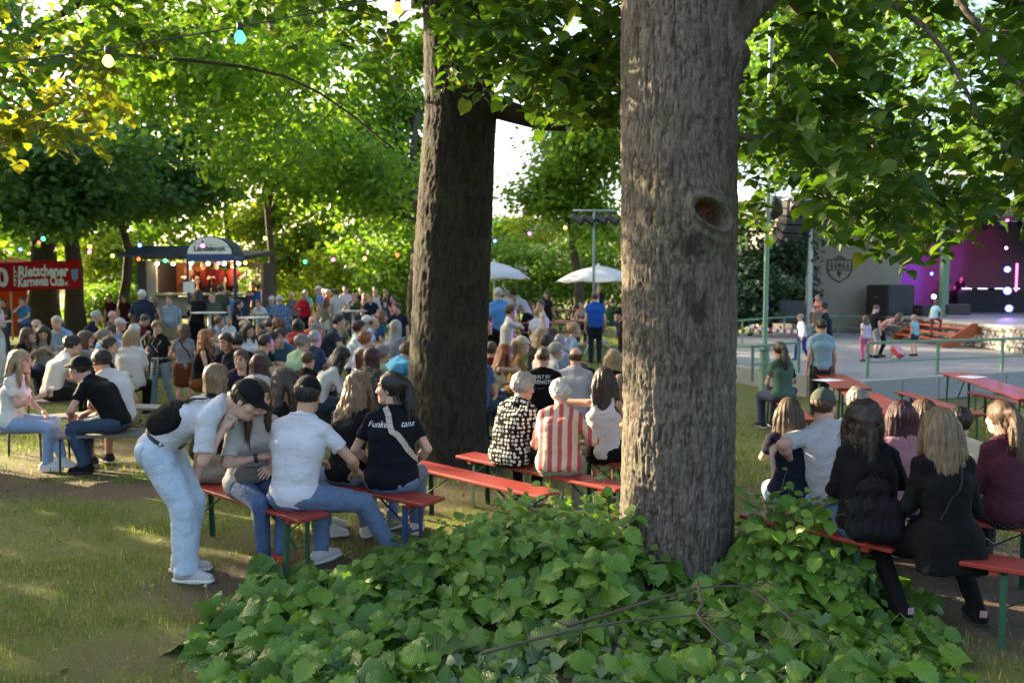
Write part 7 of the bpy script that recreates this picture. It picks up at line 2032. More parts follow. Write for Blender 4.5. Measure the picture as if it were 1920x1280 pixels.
# ================================================================== banner and orange tent at the left edge
bl, br_ = W(-70, 515, 24.5), W(152, 515, 24.5)
ban = thing('banner', 'red club banner with white lettering hung between the left trees', 'banner', ((bl.x + br_.x) / 2, bl.y, bl.z))
bw, bh = br_.x - bl.x, 54 / FPX * 24.5
def wav(x, z): return .06 * math.sin(x * 2.1 + .5) + .03 * math.sin(x * 5 + z * 3), -.10 * math.cos(x / bw * math.pi) + .03 * math.sin(x * 3.1) + .05
nxx, nzz = 60, 10; V = []
for j in range(nzz + 1):
    for i in range(nxx + 1):
        x = -bw / 2 + bw * i / nxx; z = -bh / 2 + bh * j / nzz; dy, dzz = wav(x, z); V.append((x, dy, z + dzz))
F = [[j * (nxx + 1) + i, j * (nxx + 1) + i + 1, (j + 1) * (nxx + 1) + i + 1, (j + 1) * (nxx + 1) + i] for j in range(nzz) for i in range(nxx)]
cl_ = nobj('cloth', np.array(V), np.array(F), M_cloth('#a3161c'), ban)
md = cl_.modifiers.new('thick', 'SOLIDIFY'); md.thickness = .01
BTXT = M_paint('banner_white', (.72, .70, .70), .8, .05)
def wtext(txt, size, px, py, sx=1.0, bold=.02, align='LEFT'):
    p = W(px, py, 24.5); ox, oz = p.x - ban.location.x, p.z - ban.location.z
    def wp(co):
        x = ox + co.x * sx; z = oz + co.y; dy, dzz = wav(x, z); return Vector((x, dy - .025, z + dzz))
    letters(txt, size, BTXT, ban, (0, 0, 0), (0, 0, 0), bold, align, 'lettering', 1, wp)
wtext('0', .78, -5, 532, .95, .03)
for i, ch_ in enumerate('JAHRE'): wtext(ch_, .13, 27, 500 + i * 8, 1, .005)
wtext('Rietschener', .46, 34, 516, .70, .018)
wtext('Karnevals Club', .40, 34, 534, .58, .016)
wtext('e.V.', .16, 116, 534, .9, .006)
mb = MB(); p = W(142, 515, 24.5); ox, oz = p.x - ban.location.x, p.z - ban.location.z
pts = [(-.12, .16), (.12, .16), (.10, -.12), (0, -.22), (-.10, -.12)]
mb.add([(ox + a, wav(ox + a, oz + b)[0] - .03, oz + b + wav(ox + a, oz + b)[1]) for a, b in pts], [[0, 4, 3, 2, 1]]); mb.build('crest', M_paint('crest_blue', (.12, .25, .42), .7), ban)
for s_ in (-1, 1):
    mb = MB(); mb.tube([(bw / 2 * s_, 0, bh * .4), (bw / 2 * s_ + s_ * .5, .3, bh * .55)], .01, 5); mb.build('cord', BLKM, ban)
tg0 = W(15, 545, 27); og = gz(tg0.x, tg0.y)
ten = thing('market_tent', 'orange market tent behind the red banner at the left edge', 'tent', (tg0.x, tg0.y, og))
ORG = M_cloth('#c4481a'); zt_ = W(15, 497, 27).z - og
mb = MB(); mb.add([(-1.6, -1.4, zt_), (1.0, -1.4, zt_), (1.0, 1.4, zt_), (-1.6, 1.4, zt_), (-.3, 0, zt_ + .35)], [(0, 1, 4), (1, 2, 4), (2, 3, 4), (3, 0, 4)]); mb.build('roof', ORG, ten)
mb = MB(); mb.box((-.3, 1.3, zt_ / 2), (2.6, .03, zt_)); mb.build('back_wall', ORG, ten)
for i in range(5):
    mb = MB(); mb.add([(-1.5 + i * .5, -1.42, zt_), (-1.1 + i * .5, -1.42, zt_), (-1.3 + i * .5, -1.42, zt_ - .35), (-1.5 + i * .5, -1.44, zt_), (-1.1 + i * .5, -1.44, zt_), (-1.3 + i * .5, -1.44, zt_ - .35)], [(0, 1, 2), (5, 4, 3), (0, 3, 4, 1), (1, 4, 5, 2), (2, 5, 3, 0)]); mb.build('pennant', M_cloth('#5c3270'), ten)
for x, y in ((-1.55, -1.35), (.95, -1.35), (-1.55, 1.25), (.95, 1.25)):
    mb = MB(); mb.tube([(x, y, -.05), (x, y, zt_)], .03, 8); mb.build('post', GALV, ten)

# ================================================================== bar tables, parasols, light mast, house
BAR = M_paint('bar_table_white', (.74, .74, .72), .4, .05)
for px, py, s, lab, rr in [(392, 585, 76, 'white round bar table left, in front of the trailer counter', .42), (487, 594, 74, 'white round bar table with people leaning on it', .55), (662, 582, 64, 'white round bar table in the back row', .42), (440, 556, 58, 'small white bar table at the trailer corner', .35)]:
    p = W(px, py, FPX / s); g_ = gz(p.x, p.y); h = max(.9, p.z - g_)
    o = thing('bar_table', lab, 'bar table', (p.x, p.y, g_), 0, 'white bar tables')
    mb = MB(); mb.lathe((0, 0, 0), [(0, h - .03), (rr - .02, h - .03), (rr, h - .022), (rr, h - .006), (rr - .01, h), (0, h)], 28); mb.build('table_top', BAR, o)
    mb = MB(); mb.tube([(0, 0, .03), (0, 0, h - .03)], .045, 12); mb.build('column', BAR, o)
    for k in range(4):
        a = k * math.pi / 2 + .4; mb = MB(); mb.bar((0, 0, .04), (.32 * math.cos(a), .32 * math.sin(a), .02), .05, .03, .004); mb.build('foot', BAR, o)
for px, py, s, rr, lab in [(926, 490, 66, 1.05, 'white parasol half hidden by the dark trunk'), (1122, 497, 64, 1.28, 'white parasol left of the front trunk')]:
    p = W(px, py, FPX / s); g_ = gz(p.x, p.y); h = p.z - g_
    o = thing('parasol', lab, 'parasol', (p.x, p.y, g_), .3, 'white parasols')
    mb = MB(); n = 8
    rings = [(0, h), (rr * .35, h - .10), (rr * .7, h - .25), (rr, h - .46)]
    V = []; F = []
    for ri, (r, z) in enumerate(rings):
        for j in range(n * 4):
            a = 2 * math.pi * j / (n * 4); sag = 1 - .05 * (1 - abs(((j % 4) / 4) - .0) ) * (r > 0) * math.sin(math.pi * (j % 4) / 4)
            V.append((r * math.cos(a) * sag, r * math.sin(a) * sag, z - .05 * math.sin(math.pi * (j % 4) / 4) * (r / rr)))
    k = n * 4
    for ri in range(3):
        for j in range(k): F.append([ri * k + j, ri * k + (j + 1) % k, (ri + 1) * k + (j + 1) % k, (ri + 1) * k + j][::-1])
    cn = nobj('canopy', np.array(V), np.array(F), M_leaf('parasol_fabric', [(0, (.78, .78, .78)), (1, (.78, .78, .78))], .3, .8, False, False, (1, 1, 1)), o, False)
    cn.modifiers.new('thick', 'SOLIDIFY').thickness = .006
    for j in range(n):
        a = 2 * math.pi * j / n; mb = MB(); mb.tube([(0, 0, h - .02), (rr * .99 * math.cos(a), rr * .99 * math.sin(a), h - .48)], .008, 5); mb.build('rib', GALV, o)
    mb = MB(); mb.tube([(0, 0, .05), (0, 0, h + .06)], .024, 10); mb.build('pole', WHITEP, o)
    mb = MB(); mb.lathe((0, 0, 0), [(0, .10), (.06, .10), (.07, .07), (.28, .05), (.3, 0), (0, 0)], 20); mb.build('base', GALV, o)
    letters('Landskron', .2, M_paint('parasol_print', (.45, .55, .68), .8), o, (0, -rr * .80, h - .375), (R(28), 0, -.3), align='CENTER')
mp = W(1113, 545, 20.5); g_ = gz(mp.x, mp.y)
o = thing('light_mast', 'steel mast with four black spotlights on a crossbar', 'light mast', (mp.x, mp.y, g_))
zt_ = W(1113, 396, 20.5).z - g_
mb = MB(); mb.tube([(0, 0, 0), (0, 0, zt_)], .035, 10); mb.build('pole', M_paint('green_grey_pole', (.20, .27, .22), .5), o)
mb = MB(); mb.tube([(-.55, 0, zt_), (.55, 0, zt_)], .025, 8); mb.build('crossbar', GALV, o)
for i in range(3):
    a = i * 2.1; mb = MB(); mb.tube([(0, 0, .55), (.6 * math.cos(a), .6 * math.sin(a), .02)], .018, 6); mb.build('leg', GALV, o)
for i in range(4):
    x = -.45 + i * .3; c_ = Vector((x, 0, zt_ - .22)); ax_ = Vector((.75, -.35, -.5)).normalized()
    f_ = empty('spotlight', c_, 0, o)
    bpy.data.objects.remove(f_)
    mb = MB(); mb.lathe(tuple(c_), [(0, -.16), (.07, -.16), (.085, -.10), (.09, .14), (.10, .16), (.10, .19), (.085, .17), (0, .15)], 14, tuple(ax_)); sp_ = mb.build('spotlight', BLKM, o)
    mb = MB(); mb.tube([c_ + Vector((0, 0, .22)), c_ + Vector((0, .1, .1)), c_ + Vector((0, .1, 0))], .012, 6); mb.build('bracket', BLKM, sp_)
hp = W(955, 545, 58)
o = thing('house', 'house with a slate grey roof far behind the parasol', 'house', (hp.x, hp.y, 0))
hz_ = W(955, 450, 58).z; ht = W(955, 408, 58).z
mb = MB(); mb.box((0, 3, hz_ / 2), (5, 6, hz_)); mb.build('wall', M_paint('house_wall', (.45, .42, .36), .8), o)
mb = MB(); mb.add([(-3, -.4, hz_), (3, -.4, hz_), (3, 3, ht), (-3, 3, ht), (3, 6.4, hz_), (-3, 6.4, hz_), (-3, -.4, hz_ - .15), (3, -.4, hz_ - .15), (3, 6.4, hz_ - .15), (-3, 6.4, hz_ - .15)], [(0, 1, 2, 3), (3, 2, 4, 5), (6, 7, 1, 0), (8, 9, 5, 4), (1, 7, 8, 4, 2), (6, 0, 3, 5, 9), (9, 8, 7, 6)]); rf = mb.build('roof', M_paint('slate', (.16, .17, .20), .7, .2, .2, 6), o)
mb = MB(); mb.box((1.2, 3, ht + .3), (.5, .5, 1.0), .02); mb.build('chimney', M_paint('brick_red', (.3, .12, .08), .8), rf)
for x in (-1.2, 1.0):
    mb = MB(); mb.box((x, -.01, hz_ - 1.3), (.9, .04, 1.1)); mb.build('window', M_paint('window_glass', (.05, .06, .07), .15), o)

# ================================================================== string lights
BULB = {'yellow': (1, .62, .12), 'green': (.05, .9, .35), 'orange': (1, .28, .05), 'red': (1, .08, .03), 'blue': (.10, .16, 1), 'pink': (1, .12, .55), 'white': (1, .9, .8)}
def string_lights(label, pts, bulbs, D, r, strength, cable_r=.006):
    P = [W(x, y, D if not isinstance(D, (list, tuple)) else D[i]) for i, (x, y) in enumerate(pts)]
    o = thing('string_lights', label, 'string lights', P[0], 0, 'coloured string lights')
    mb = MB(); limb(mb, [p - P[0] for p in P], cable_r, cable_r, 5); mb.build('cable', M_paint('cable_green', (.02, .035, .02), .6), o)
    for bx, by, col in bulbs:
        dd = D if not isinstance(D, (list, tuple)) else float(np.interp(bx, [q[0] for q in pts], D))
        c_ = W(bx, by, dd) - P[0]
        mb = MB(); mb.lathe(tuple(c_), [(0, -r), (r * .55, -r * .84), (r * .95, -r * .3), (r, .1 * r), (r * .8, r * .62), (r * .45, r * 1.1), (r * .4, r * 1.5)], 16); b_ = mb.build('bulb', M_emit('bulb_%s_%g' % (col, strength), BULB[col], strength), o)
        mb = MB(); mb.lathe(tuple(c_), [(r * .42, r * 1.15), (r * .55, r * 1.2), (r * .55, r * 2.5), (r * .3, r * 2.8), (0, r * 2.8)], 12); mb.build('socket', BLKM, b_)
    return o
string_lights('string of coloured bulbs crossing the upper left foliage', [(-60, 126), (200, 92), (450, 50), (600, 22), (700, 2), (760, -14)], [(203, 116, 'yellow'), (450, 71, 'green'), (746, 18, 'orange')], 5.2, .036, 1.1, .005)
string_lights('string of coloured bulbs above the banner and the trailer', [(-20, 430), (80, 445), (168, 458), (262, 456), (380, 457), (470, 470)], [(81, 448, 'green'), (168, 463, 'orange'), (262, 460, 'blue'), (380, 461, 'pink')], 19, .045, 1.7)
string_lights('lower string of coloured bulbs along the trailer awning', [(-10, 460), (75, 452), (168, 468), (260, 482), (360, 489), (470, 488), (560, 486)], [(73, 455, 'red'), (38, 468, 'blue'), (168, 472, 'pink'), (211, 480, 'yellow'), (260, 486, 'red'), (310, 489, 'green'), (360, 493, 'blue'), (410, 494, 'pink'), (460, 493, 'yellow')], 21.5, .042, 1.7)
string_lights('string of coloured bulbs above the standing row', [(470, 440), (500, 442), (572, 486), (625, 483), (684, 481), (745, 474), (830, 455)], [(497, 447, 'yellow'), (572, 491, 'green'), (625, 487, 'pink'), (684, 485, 'yellow'), (745, 478, 'red')], 22, .045, 1.7)
string_lights('string of coloured bulbs left of the light mast', [(880, 455), (928, 448), (990, 434), (1060, 423), (1160, 400)], [(928, 452, 'blue'), (993, 438, 'pink'), (1060, 427, 'yellow')], 22, .042, 1.7)
print('places', round(time.time() - T0, 1))
# ================================================================== paved platform, stage
ZP, ZD = .25, 1.0
def flat(p): return (p.x, p.y)
pA, pB, pC = G(1320, 678, ZP), G(1610, 714, ZP), G(1990, 690, ZP)
pE, pF = W(1372, 545, 33), W(2400, 545, 36)
poly = [flat(pA), flat(pB), flat(pC), (pF.x, pC.y), (pF.x, pF.y), (pE.x, pE.y)]
t = NT('asphalt_court'); c = t.coord(); n1 = t.noise(c, 1.5, 6, .65); n2 = t.noise(c, 90, 3)
ASPH = t.done(t.bsdf(t.mix(n1, (.17, .17, .18), (.27, .265, .265)), .85, 0, t.bump(n2, .3, .01), .3))
mb = MB(); mb.prism(poly, -.5, ZP); plat = tag(mb.build('pavement', ASPH), 'raised grey dance floor in front of the stage', kind='structure')
KERB = M_paint('kerb_concrete', (.30, .29, .27), .85, .2, .2, 8)
for a, b in ((pA, pB), (pB, pC)):
    d = (b - a); L = Vector((d.x, d.y)).length; n = int(L / 1.0); u = Vector((d.x, d.y, 0)).normalized(); nn = Vector((u.y, -u.x, 0))
    for i in range(n):
        mb = MB(); c0 = Vector((a.x, a.y, 0)) + u * (L * (i + .5) / n) + nn * .07
        M3 = Matrix((u, -nn, Vector((0, 0, 1)))).transposed().to_4x4()
        mb.box((c0.x, c0.y, ZP - .22), (L / n - .012, .14, .47), .012, M3); mb.build('kerb_stone', KERB, plat)
# ---- deck and stone wall
a0, a1, b0, b1 = W(1540, 545, 34.2), W(1632, 545, 34.6), W(1920, 545, 22.0), W(2100, 545, 18.2)
line = [Vector((q.x, q.y, 0)) for q in (a0, a1, b0, b1)]
st = thing('open_air_stage', 'open-air stage with concrete side wall, slatted roof edge and purple lit interior', 'stage', (a1.x, a1.y, ZP))
S0 = Vector(st.location)
def sl_(v, z): return Vector((v.x - S0.x, v.y - S0.y, z - S0.z))
far_x = W(2500, 545, 36).x
deck = [(p.x - S0.x, p.y - S0.y) for p in line] + [(far_x - S0.x, b1.y - S0.y), (far_x - S0.x, 42 - S0.y), (a0.x - S0.x, 42 - S0.y)]
mb = MB(); mb.prism(deck, ZD - .10 - ZP, ZD - ZP); mb.build('deck', M_paint('stage_deck', (.24, .23, .24), .7, .15, .1, 5), st)
mb = MB(); mb.prism([(x, y) for x, y in deck], 0, ZD - .12 - ZP); mb.build('base', M_paint('mortar', (.12, .115, .11), .9), st)
STN = [M_paint('stone_%d' % i, c_, .9, .25, .5, 12) for i, c_ in enumerate([(.22, .21, .20), (.30, .29, .27), (.17, .165, .165), (.26, .24, .22)])]
smesh = []
for i in range(8):
    mb = MB(); mb.box((0, 0, 0), (.225 + .02 * (i % 3 - 1), .10, .125), .022)
    mb.V = [(x + random.gauss(0, .008), y + random.gauss(0, .008), z + random.gauss(0, .006)) for x, y, z in mb.V]
    me = mb.mesh('stone'); me.materials.append(STN[i % 4]); smesh.append(me)
cnt = 0; rest = MB()
for k in (2, 1, 0):
    a, b = line[k], line[k + 1]; d = b - a; L = d.length; u = d.normalized(); nn = Vector((u.y, -u.x, 0)); ang = math.atan2(u.y, u.x)
    for row in range(5):
        n = int(L / .245)
        for i in range(n):
            p = a + u * ((i + .5 + (.5 if row % 2 else 0)) * L / n) + nn * (.02 + random.uniform(-.012, .012)); z = .075 + row * .14
            vis = W(960, 545, 1) is not None and p.x / p.y * FPX + 960 < 1945
            if not vis: continue
            if cnt < 300 and k != 0 or cnt < 300 and row < 5 and k == 0 and cnt < 300:
                o = link('stone', smesh[random.randrange(8)], st); o.location = (p.x - S0.x, p.y - S0.y, z); o.rotation_euler = (random.gauss(0, .03), random.gauss(0, .03), ang); cnt += 1
            else:
                mb_ = Matrix.Rotation(ang, 4, 'Z'); rest.box((p.x - S0.x, p.y - S0.y, z), (.225, .10, .125), .02, mb_)
tag(rest.build('stone_work', STN[1], st), kind='stuff')
for k in (0, 1, 2):
    a, b = line[k], line[k + 1]; d = (b - a).normalized(); nn = Vector((d.y, -d.x, 0))
    mb = MB(); mb.bar(sl_(a + nn * .04, ZD - .045), sl_(b + nn * .04, ZD - .045), .20, .085, .012); mb.build('coping', KERB, st)
# ---- proscenium
t = NT('rendered_concrete'); c = t.coord(); n1 = t.noise(c, 1.2, 6, .6); n2 = t.noise(c, 40, 4)
CONC = t.done(t.bsdf(t.mix(n1, (.24, .205, .17), (.37, .32, .27)), .9, 0, t.bump(n2, .4, .02), .2))
DW = 33.8
def wl(px, py, D=DW): 
    p = W(px, py, D); return p - S0
xL, xO, xR = wl(1486, 545).x, wl(1690, 545).x, wl(2450, 545).x
zt_ = W(1600, 392, DW).z - ZP; yW = wl(1600, 545).y
mb = MB(); mb.box(((xL + xO) / 2, yW + .2, zt_ / 2), (xO - xL, .4, zt_), .02); mb.build('side_wall', CONC, st)
mb = MB(); mb.box((xL + .2, yW + 3.4, zt_ / 2), (.4, 6, zt_), .02); mb.build('return_wall', CONC, st)
zb = ZD - ZP
IN = M_paint('stage_black', (.022, .02, .028), .8, .2)
BACK = M_paint('stage_backdrop', (.10, .085, .12), .85, .2, .1, 3)
mb = MB(); mb.box(((xO + xR) / 2, yW + 6.3, (zb + zt_) / 2), (xR - xO + .4, .2, zt_ - zb)); mb.build('backdrop', BACK, st)
mb = MB(); mb.box((xO + .05, yW + 3.4, (zb + zt_) / 2), (.1, 5.6, zt_ - zb)); mb.build('inner_wall', IN, st)
mb = MB(); mb.box(((xL + xR) / 2, yW + 2.6, zt_ + .12), (xR - xL + 1.0, 7.4, .2)); mb.build('ceiling', IN, st)
FASC = M_paint('slat_timber', (.26, .17, .13), .7, .25, .2, 10)
zf0, zf1 = W(1600, 408, 32.6).z - ZP, W(1600, 378, 32.6).z - ZP; xf = wl(1432, 545, 32.6).x; yf = wl(1600, 545, 32.6).y
mb = MB(); x = xf; i = 0
while x < xR:
    mb.box((x + .055, yf, (zf0 + zf1) / 2 + .006 * (i % 3)), (.085, .04, zf1 - zf0), .006); x += .115; i += 1
tag(mb.build('slats', FASC, st), kind='stuff')
mb = MB(); mb.box(((xf + xR) / 2, yf + .08, (zf0 + zf1) / 2), (xR - xf, .08, zf1 - zf0 - .05)); mb.build('fascia', M_paint('fascia_board', (.12, .07, .055), .8), st)
# painted canvas roof
t = NT('painted_canvas'); c = t.coord(); n1 = t.noise(c, .75, 3, .5, .6); n2 = t.noise(c, 2.2, 3, .5, 1.0)
col = t.ramp(n1, [(.0, (.42, .62, .60)), (.48, (.50, .68, .66)), (.54, (.62, .60, .52)), (.60, (.62, .30, .16)), (.66, (.70, .50, .25)), (.72, (.55, .12, .12))])
col = t.mix(t.ramp(n2, [(.55, (0, 0, 0)), (.60, (1, 1, 1))]), col, (.72, .72, .68))
CANV = t.done(t.bsdf(col, .7))
xa, xb = wl(1700, 545, 33).x, wl(2300, 545, 33).x; V = []; F = []
n, m = 24, 8
for i in range(n + 1):
    for j in range(m + 1):
        u = i / n; v = j / m
        V.append((xa + (xb - xa) * u, yf + .4 + v * 5, zf1 + .02 + (1.55 * math.sin(math.pi * min(1, (u * .9 + .12))) ) * (.35 + .65 * math.sin(v * math.pi * .5)) + v * .5))
for i in range(n):
    for j in range(m): F.append([i * (m + 1) + j, (i + 1) * (m + 1) + j, (i + 1) * (m + 1) + j + 1, i * (m + 1) + j + 1])
cv = nobj('canvas_roof', np.array(V), np.array(F), CANV, st); cv.modifiers.new('thick', 'SOLIDIFY').thickness = .03
# emblem on the wall
ex, ez = wl(1573, 508).x, W(1573, 505, DW).z - ZP; INK = M_paint('emblem_ink', (.07, .06, .055), .8)
def wall_bar(a, b, wd, name='emblem'): 
    mb = MB(); mb.bar((ex + a[0], yW - .012, ez + a[1]), (ex + b[0], yW - .012, ez + b[1]), .02, wd, .0, (0, 0, 1) if abs(a[1] - b[1]) < abs(a[0] - b[0]) else (1, 0, 0)); return mb
em = MB()
sh = [(-.55, .42), (.55, .42), (.55, -.05), (.40, -.33), (0, -.58), (-.40, -.33), (-.55, -.05)]
def ring(mb, pts, wd):
    k = len(pts); V = []
    for i, (x, z) in enumerate(pts): V.append((ex + x, yW - .012, ez + z))
    for (x, z) in pts: f_ = 1 - wd; V.append((ex + x * f_, yW - .012, ez + (z + .02) * f_ - .02))
    V += [(x, y - .012, z) for x, y, z in V]
    F = []
    for i in range(k):
        j = (i + 1) % k; F += [[2 * k + i, 2 * k + j, 3 * k + j, 3 * k + i], [i, j, 2 * k + j, 2 * k + i], [k + j, k + i, 3 * k + i, 3 * k + j]]
    mb.add(V, F)
ring(em, sh, .13)
em.box((ex, yW - .018, ez - .02), (1.0, .012, .05))
for x in (-.34, -.17, .17, .34):
    em.add([(ex + x - .06, yW - .02, ez + .05), (ex + x + .06, yW - .02, ez + .05), (ex + x, yW - .02, ez + .36)], [(0, 1, 2)])
em.lathe((ex, yW - .02, ez + .2), [(0, 0), (.09, 0), (.09, .01), (0, .01)], 14, (0, -1, 0)); em.box((ex, yW - .02, ez + .08), (.03, .012, .12))
em.box((ex, yW - .02, ez - .26), (.05, .012, .22)); em.lathe((ex, yW - .02, ez - .16), [(0, 0), (.09, 0), (.09, .01), (0, .01)], 12, (0, -1, 0))
em.box((ex, yW - .018, ez + .47), (.5, .012, .06)); em.box((ex, yW - .018, ez + .55), (.24, .012, .05))
tag(em.build('emblem', INK, st), 'dark line emblem of a shield with trees on the wall')
# green post, truss, lamps
PG = M_paint('rail_green', (.13, .24, .15), .45, .15, .05, 20, wear=((.25, .27, .25), .1))
p = wl(1770, 545, 31.0); mb = MB(); mb.box((p.x, p.y, (zb + zt_) / 2), (.26, .26, zt_ - zb), .02); mb.build('post', PG, st)
mb = MB(); mb.tube([(xO, yW + .6, zt_ - .35), (xR, yW + .6, zt_ - .35)], .05, 8); mb.build('lamp_bar', GALV, st)
for i in range(9):
    c_ = Vector((xO + .8 + i * .75, yW + .6, zt_ - .62)); mb = MB(); mb.lathe(tuple(c_), [(0, -.16), (.09, -.14), (.11, .1), (.13, .2), (.10, .18), (0, .17)], 12, (random.uniform(-.5, .2), -.5, -.8)); mb.build('spotlight', BLKM, st)
EB, EP, EW = M_emit('stage_lamp_blue', (.14, .16, 1), 1.6), M_emit('stage_lamp_pink', (1, .12, .5), 1.2), M_emit('stage_lamp_white', (.85, .8, 1), 3)
def stage_lamp(px, py, D, r, em_, lgt=None):
    c_ = W(px, py, D) - S0; nd = Vector((-.75, -.62, -.05)).normalized()
    mb = MB(); mb.lathe(tuple(c_), [(r * 1.15, -.22), (r * 1.2, 0), (r * 1.02, .01), (0, -.22)], 14, tuple(nd)); o = mb.build('stage_lamp', BLKM, st)
    mb = MB(); mb.lathe(tuple(c_), [(0, .004), (r, .004), (r * .9, .012), (0, .016)], 14, tuple(nd)); mb.build('lens', em_, o)
for px, py, r, e_ in [(1889, 505, .13, EB), (1889, 545, .16, EB), (1892, 578, .15, EB), (1887, 465, .05, EW), (1749, 473, .07, EB), (1747, 513, .07, EB), (1751, 556, .09, EW), (1750, 434, .05, EW), (1775, 527, .10, M_emit('stage_lamp_warm', (1, .7, .5), 2)), (1865, 412, .08, EW), (1889, 413, .07, EP)]:
    stage_lamp(px, py, 34.5, r, e_)
for px, py, hgt, e_ in [(1688, 512, .8, EB), (1906, 520, 1.2, EP)]:
    c_ = W(px, py, 34.4) - S0; mb = MB(); mb.box(tuple(c_), (.07, .05, hgt), .01); mb.build('light_tube', e_, st)
def spot(px, py, D, tgt, col, en, size, name):
    l_ = bpy.data.lights.new(name, 'SPOT'); l_.energy = en; l_.color = col; l_.spot_size = R(size); l_.spot_blend = .35; l_.shadow_soft_size = .12
    o = link(name, l_, st); p_ = W(px, py, D) - S0; o.location = p_
    o.rotation_euler = (Vector(tgt) - S0 - p_).to_track_quat('-Z', 'Y').to_euler()
for px, py, tgt, col, en, sz in [(1889, 500, (19.5, 40, 3.8), (.50, .05, .65), 150, 80), (1790, 430, (21, 40, 3.2), (.9, .04, .30), 150, 75), (1750, 470, (17.5, 40, 3.0), (.18, .10, .95), 380, 80), (1800, 420, (17, 32, 1), (.45, .25, 1), 40, 70)]:
    spot(px, py, 35.2, tgt, col, en, sz, 'stage_spot')
# lamps shining into the audience
for px, py, tgt, col, en, sz in [(1880, 505, (-6.0, 9.6, 1.2), (.30, .12, 1.0), 6500, 3.0), (1880, 545, (-2.6, 13.2, 1.2), (.30, .12, 1.0), 5000, 4.0), (1880, 560, (-.2, 11.0, 1.2), (.30, .12, 1.0), 4500, 3.0), (1885, 575, (9.5, 13.0, -.1), (.40, .18, 1.0), 90, 12)]:
    spot(px, py, 31.0, tgt, col, en, sz, 'audience_spot')
# ---- gear on the stage (own things)
def speaker_box(lab, px, py0, py1, w_, D, hd=0.0, name='loudspeaker', grp='black loudspeakers'):
    a, b = W(px, py1, D), W(px, py0, D); h = b.z - a.z
    o = thing(name, lab, 'loudspeaker', (a.x, a.y, a.z), hd, grp)
    mb = MB(); mb.box((0, 0, h / 2), (w_, w_ * .9, h), .02); mb.build('cabinet', BLKM, o)
    mb = MB(); mb.box((0, -w_ * .45 - .012, h / 2), (w_ * .9, .02, h * .9), .008); mb.build('grille', M_paint('grille_grey', (.045, .045, .05), .7, .2, .4, 90), o)
    for s_ in (-1, 1): mb = MB(); mb.tube([(s_ * w_ * .5, -.1, h * .6), (s_ * (w_ * .5 + .03), -.05, h * .6), (s_ * (w_ * .5 + .03), .05, h * .6), (s_ * w_ * .5, .1, h * .6)], .012, 6); mb.build('handle', STEEL, o)
    return o
speaker_box('tall black loudspeaker stack at the edge of the stage wall', 1668, 534, 590, 1.35, 32.8, .3)
speaker_box('black subwoofer on the ground left of the stage mast', 1470, 563, 605, 1.15, 31.0, .2)
speaker_box('second black subwoofer beside the stage mast', 1497, 566, 606, .9, 32.0, .2)
speaker_box('black monitor wedge on the stage floor', 1795, 570, 590, .75, 29.5, -.4)
speaker_box('black monitor box beside the stage post', 1735, 572, 592, .7, 31.5, .1)
dj = W(1850, 545, 37.5)
o = thing('dj_desk', 'black draped DJ desk in the dark of the stage', 'desk', (dj.x, dj.y, ZD))
mb = MB(); mb.box((0, 0, .5), (3.2, .8, 1.0), .02); mb.build('drape', IN, o)
for i, x in enumerate((-1.1, -.35, .45, 1.15)):
    mb = MB(); mb.box((x, -.05, 1.06), (.55, .45, .10), .01); g_ = mb.build('mixer', BLKM, o)
    mb = MB(); mb.box((x, -.25, 1.10), (.45, .06, .03), .004); mb.build('display', M_emit('gear_glow', (.5, .55, .8), 1.2), g_)
person('DJ in dark clothes behind the desk on stage', 0, 0, 0, 165, 'stand_lean', 'm', ('tee', '#121216'), ('jeans', BK), ('crop', 'darkbrown'), lod=2, root_at=(W(1797, 545, 38.6).x, 38.6, ZD), over=dict(lean=10))
# line array on its mast
mp = W(1517, 545, 31.0)
o = thing('stage_mast', 'silver telescopic mast at the left corner of the stage', 'mast', (mp.x, mp.y, ZP))
zt2 = W(1517, 370, 31.0).z - ZP
for i, (z0_, z1_, w_) in enumerate([(0, zt2 * .28, .24), (zt2 * .26, zt2 * .62, .20), (zt2 * .60, zt2, .15)]):
    mb = MB(); mb.box((0, .02 * i, (z0_ + z1_) / 2), (w_, w_, z1_ - z0_), .02); mb.build('section', GALV, o)
mb = MB(); mb.bar((-1.3, 0, zt2 - .1), (.2, 0, zt2 - .1), .12, .14, .01); mb.build('jib', GALV, o)
mb = MB(); mb.box((.28, -.2, 1.3), (.18, .15, .2), .02); mb.build('winch', M_paint('winch_red', (.5, .04, .03), .5), o)
for a in (0, 2.1, 4.2): mb = MB(); mb.bar((0, 0, .3), (.9 * math.cos(a), .9 * math.sin(a), .03), .08, .06, .01); mb.build('foot', GALV, o)
la = thing('line_array', 'curved black line array hanging beside the mast', 'loudspeaker', W(1488, 372, 30.6) , .35, 'black loudspeakers')
ang = 0; pz = -.25; py_ = 0
for i in range(6):
    ang += R(3 + 2 * i); Mx = Matrix.Rotation(ang, 4, 'X')
    mb = MB(); mb.box((0, py_, pz), (.95, .5, .27), .02, Mx); q = mb.build('cabinet', BLKM, la)
    mb = MB(); mb.box((0, py_ - .27 * math.cos(ang), pz - .27 * math.sin(ang)), (.9, .03, .24), .005, Mx); mb.build('grille', MATS['grille_grey'], la)
    pz -= .285 * math.cos(ang); py_ += .285 * math.sin(ang)
mb = MB(); mb.box((0, 0, -.05), (.8, .4, .06), .01); mb.build('rigging_frame', STEEL, la)
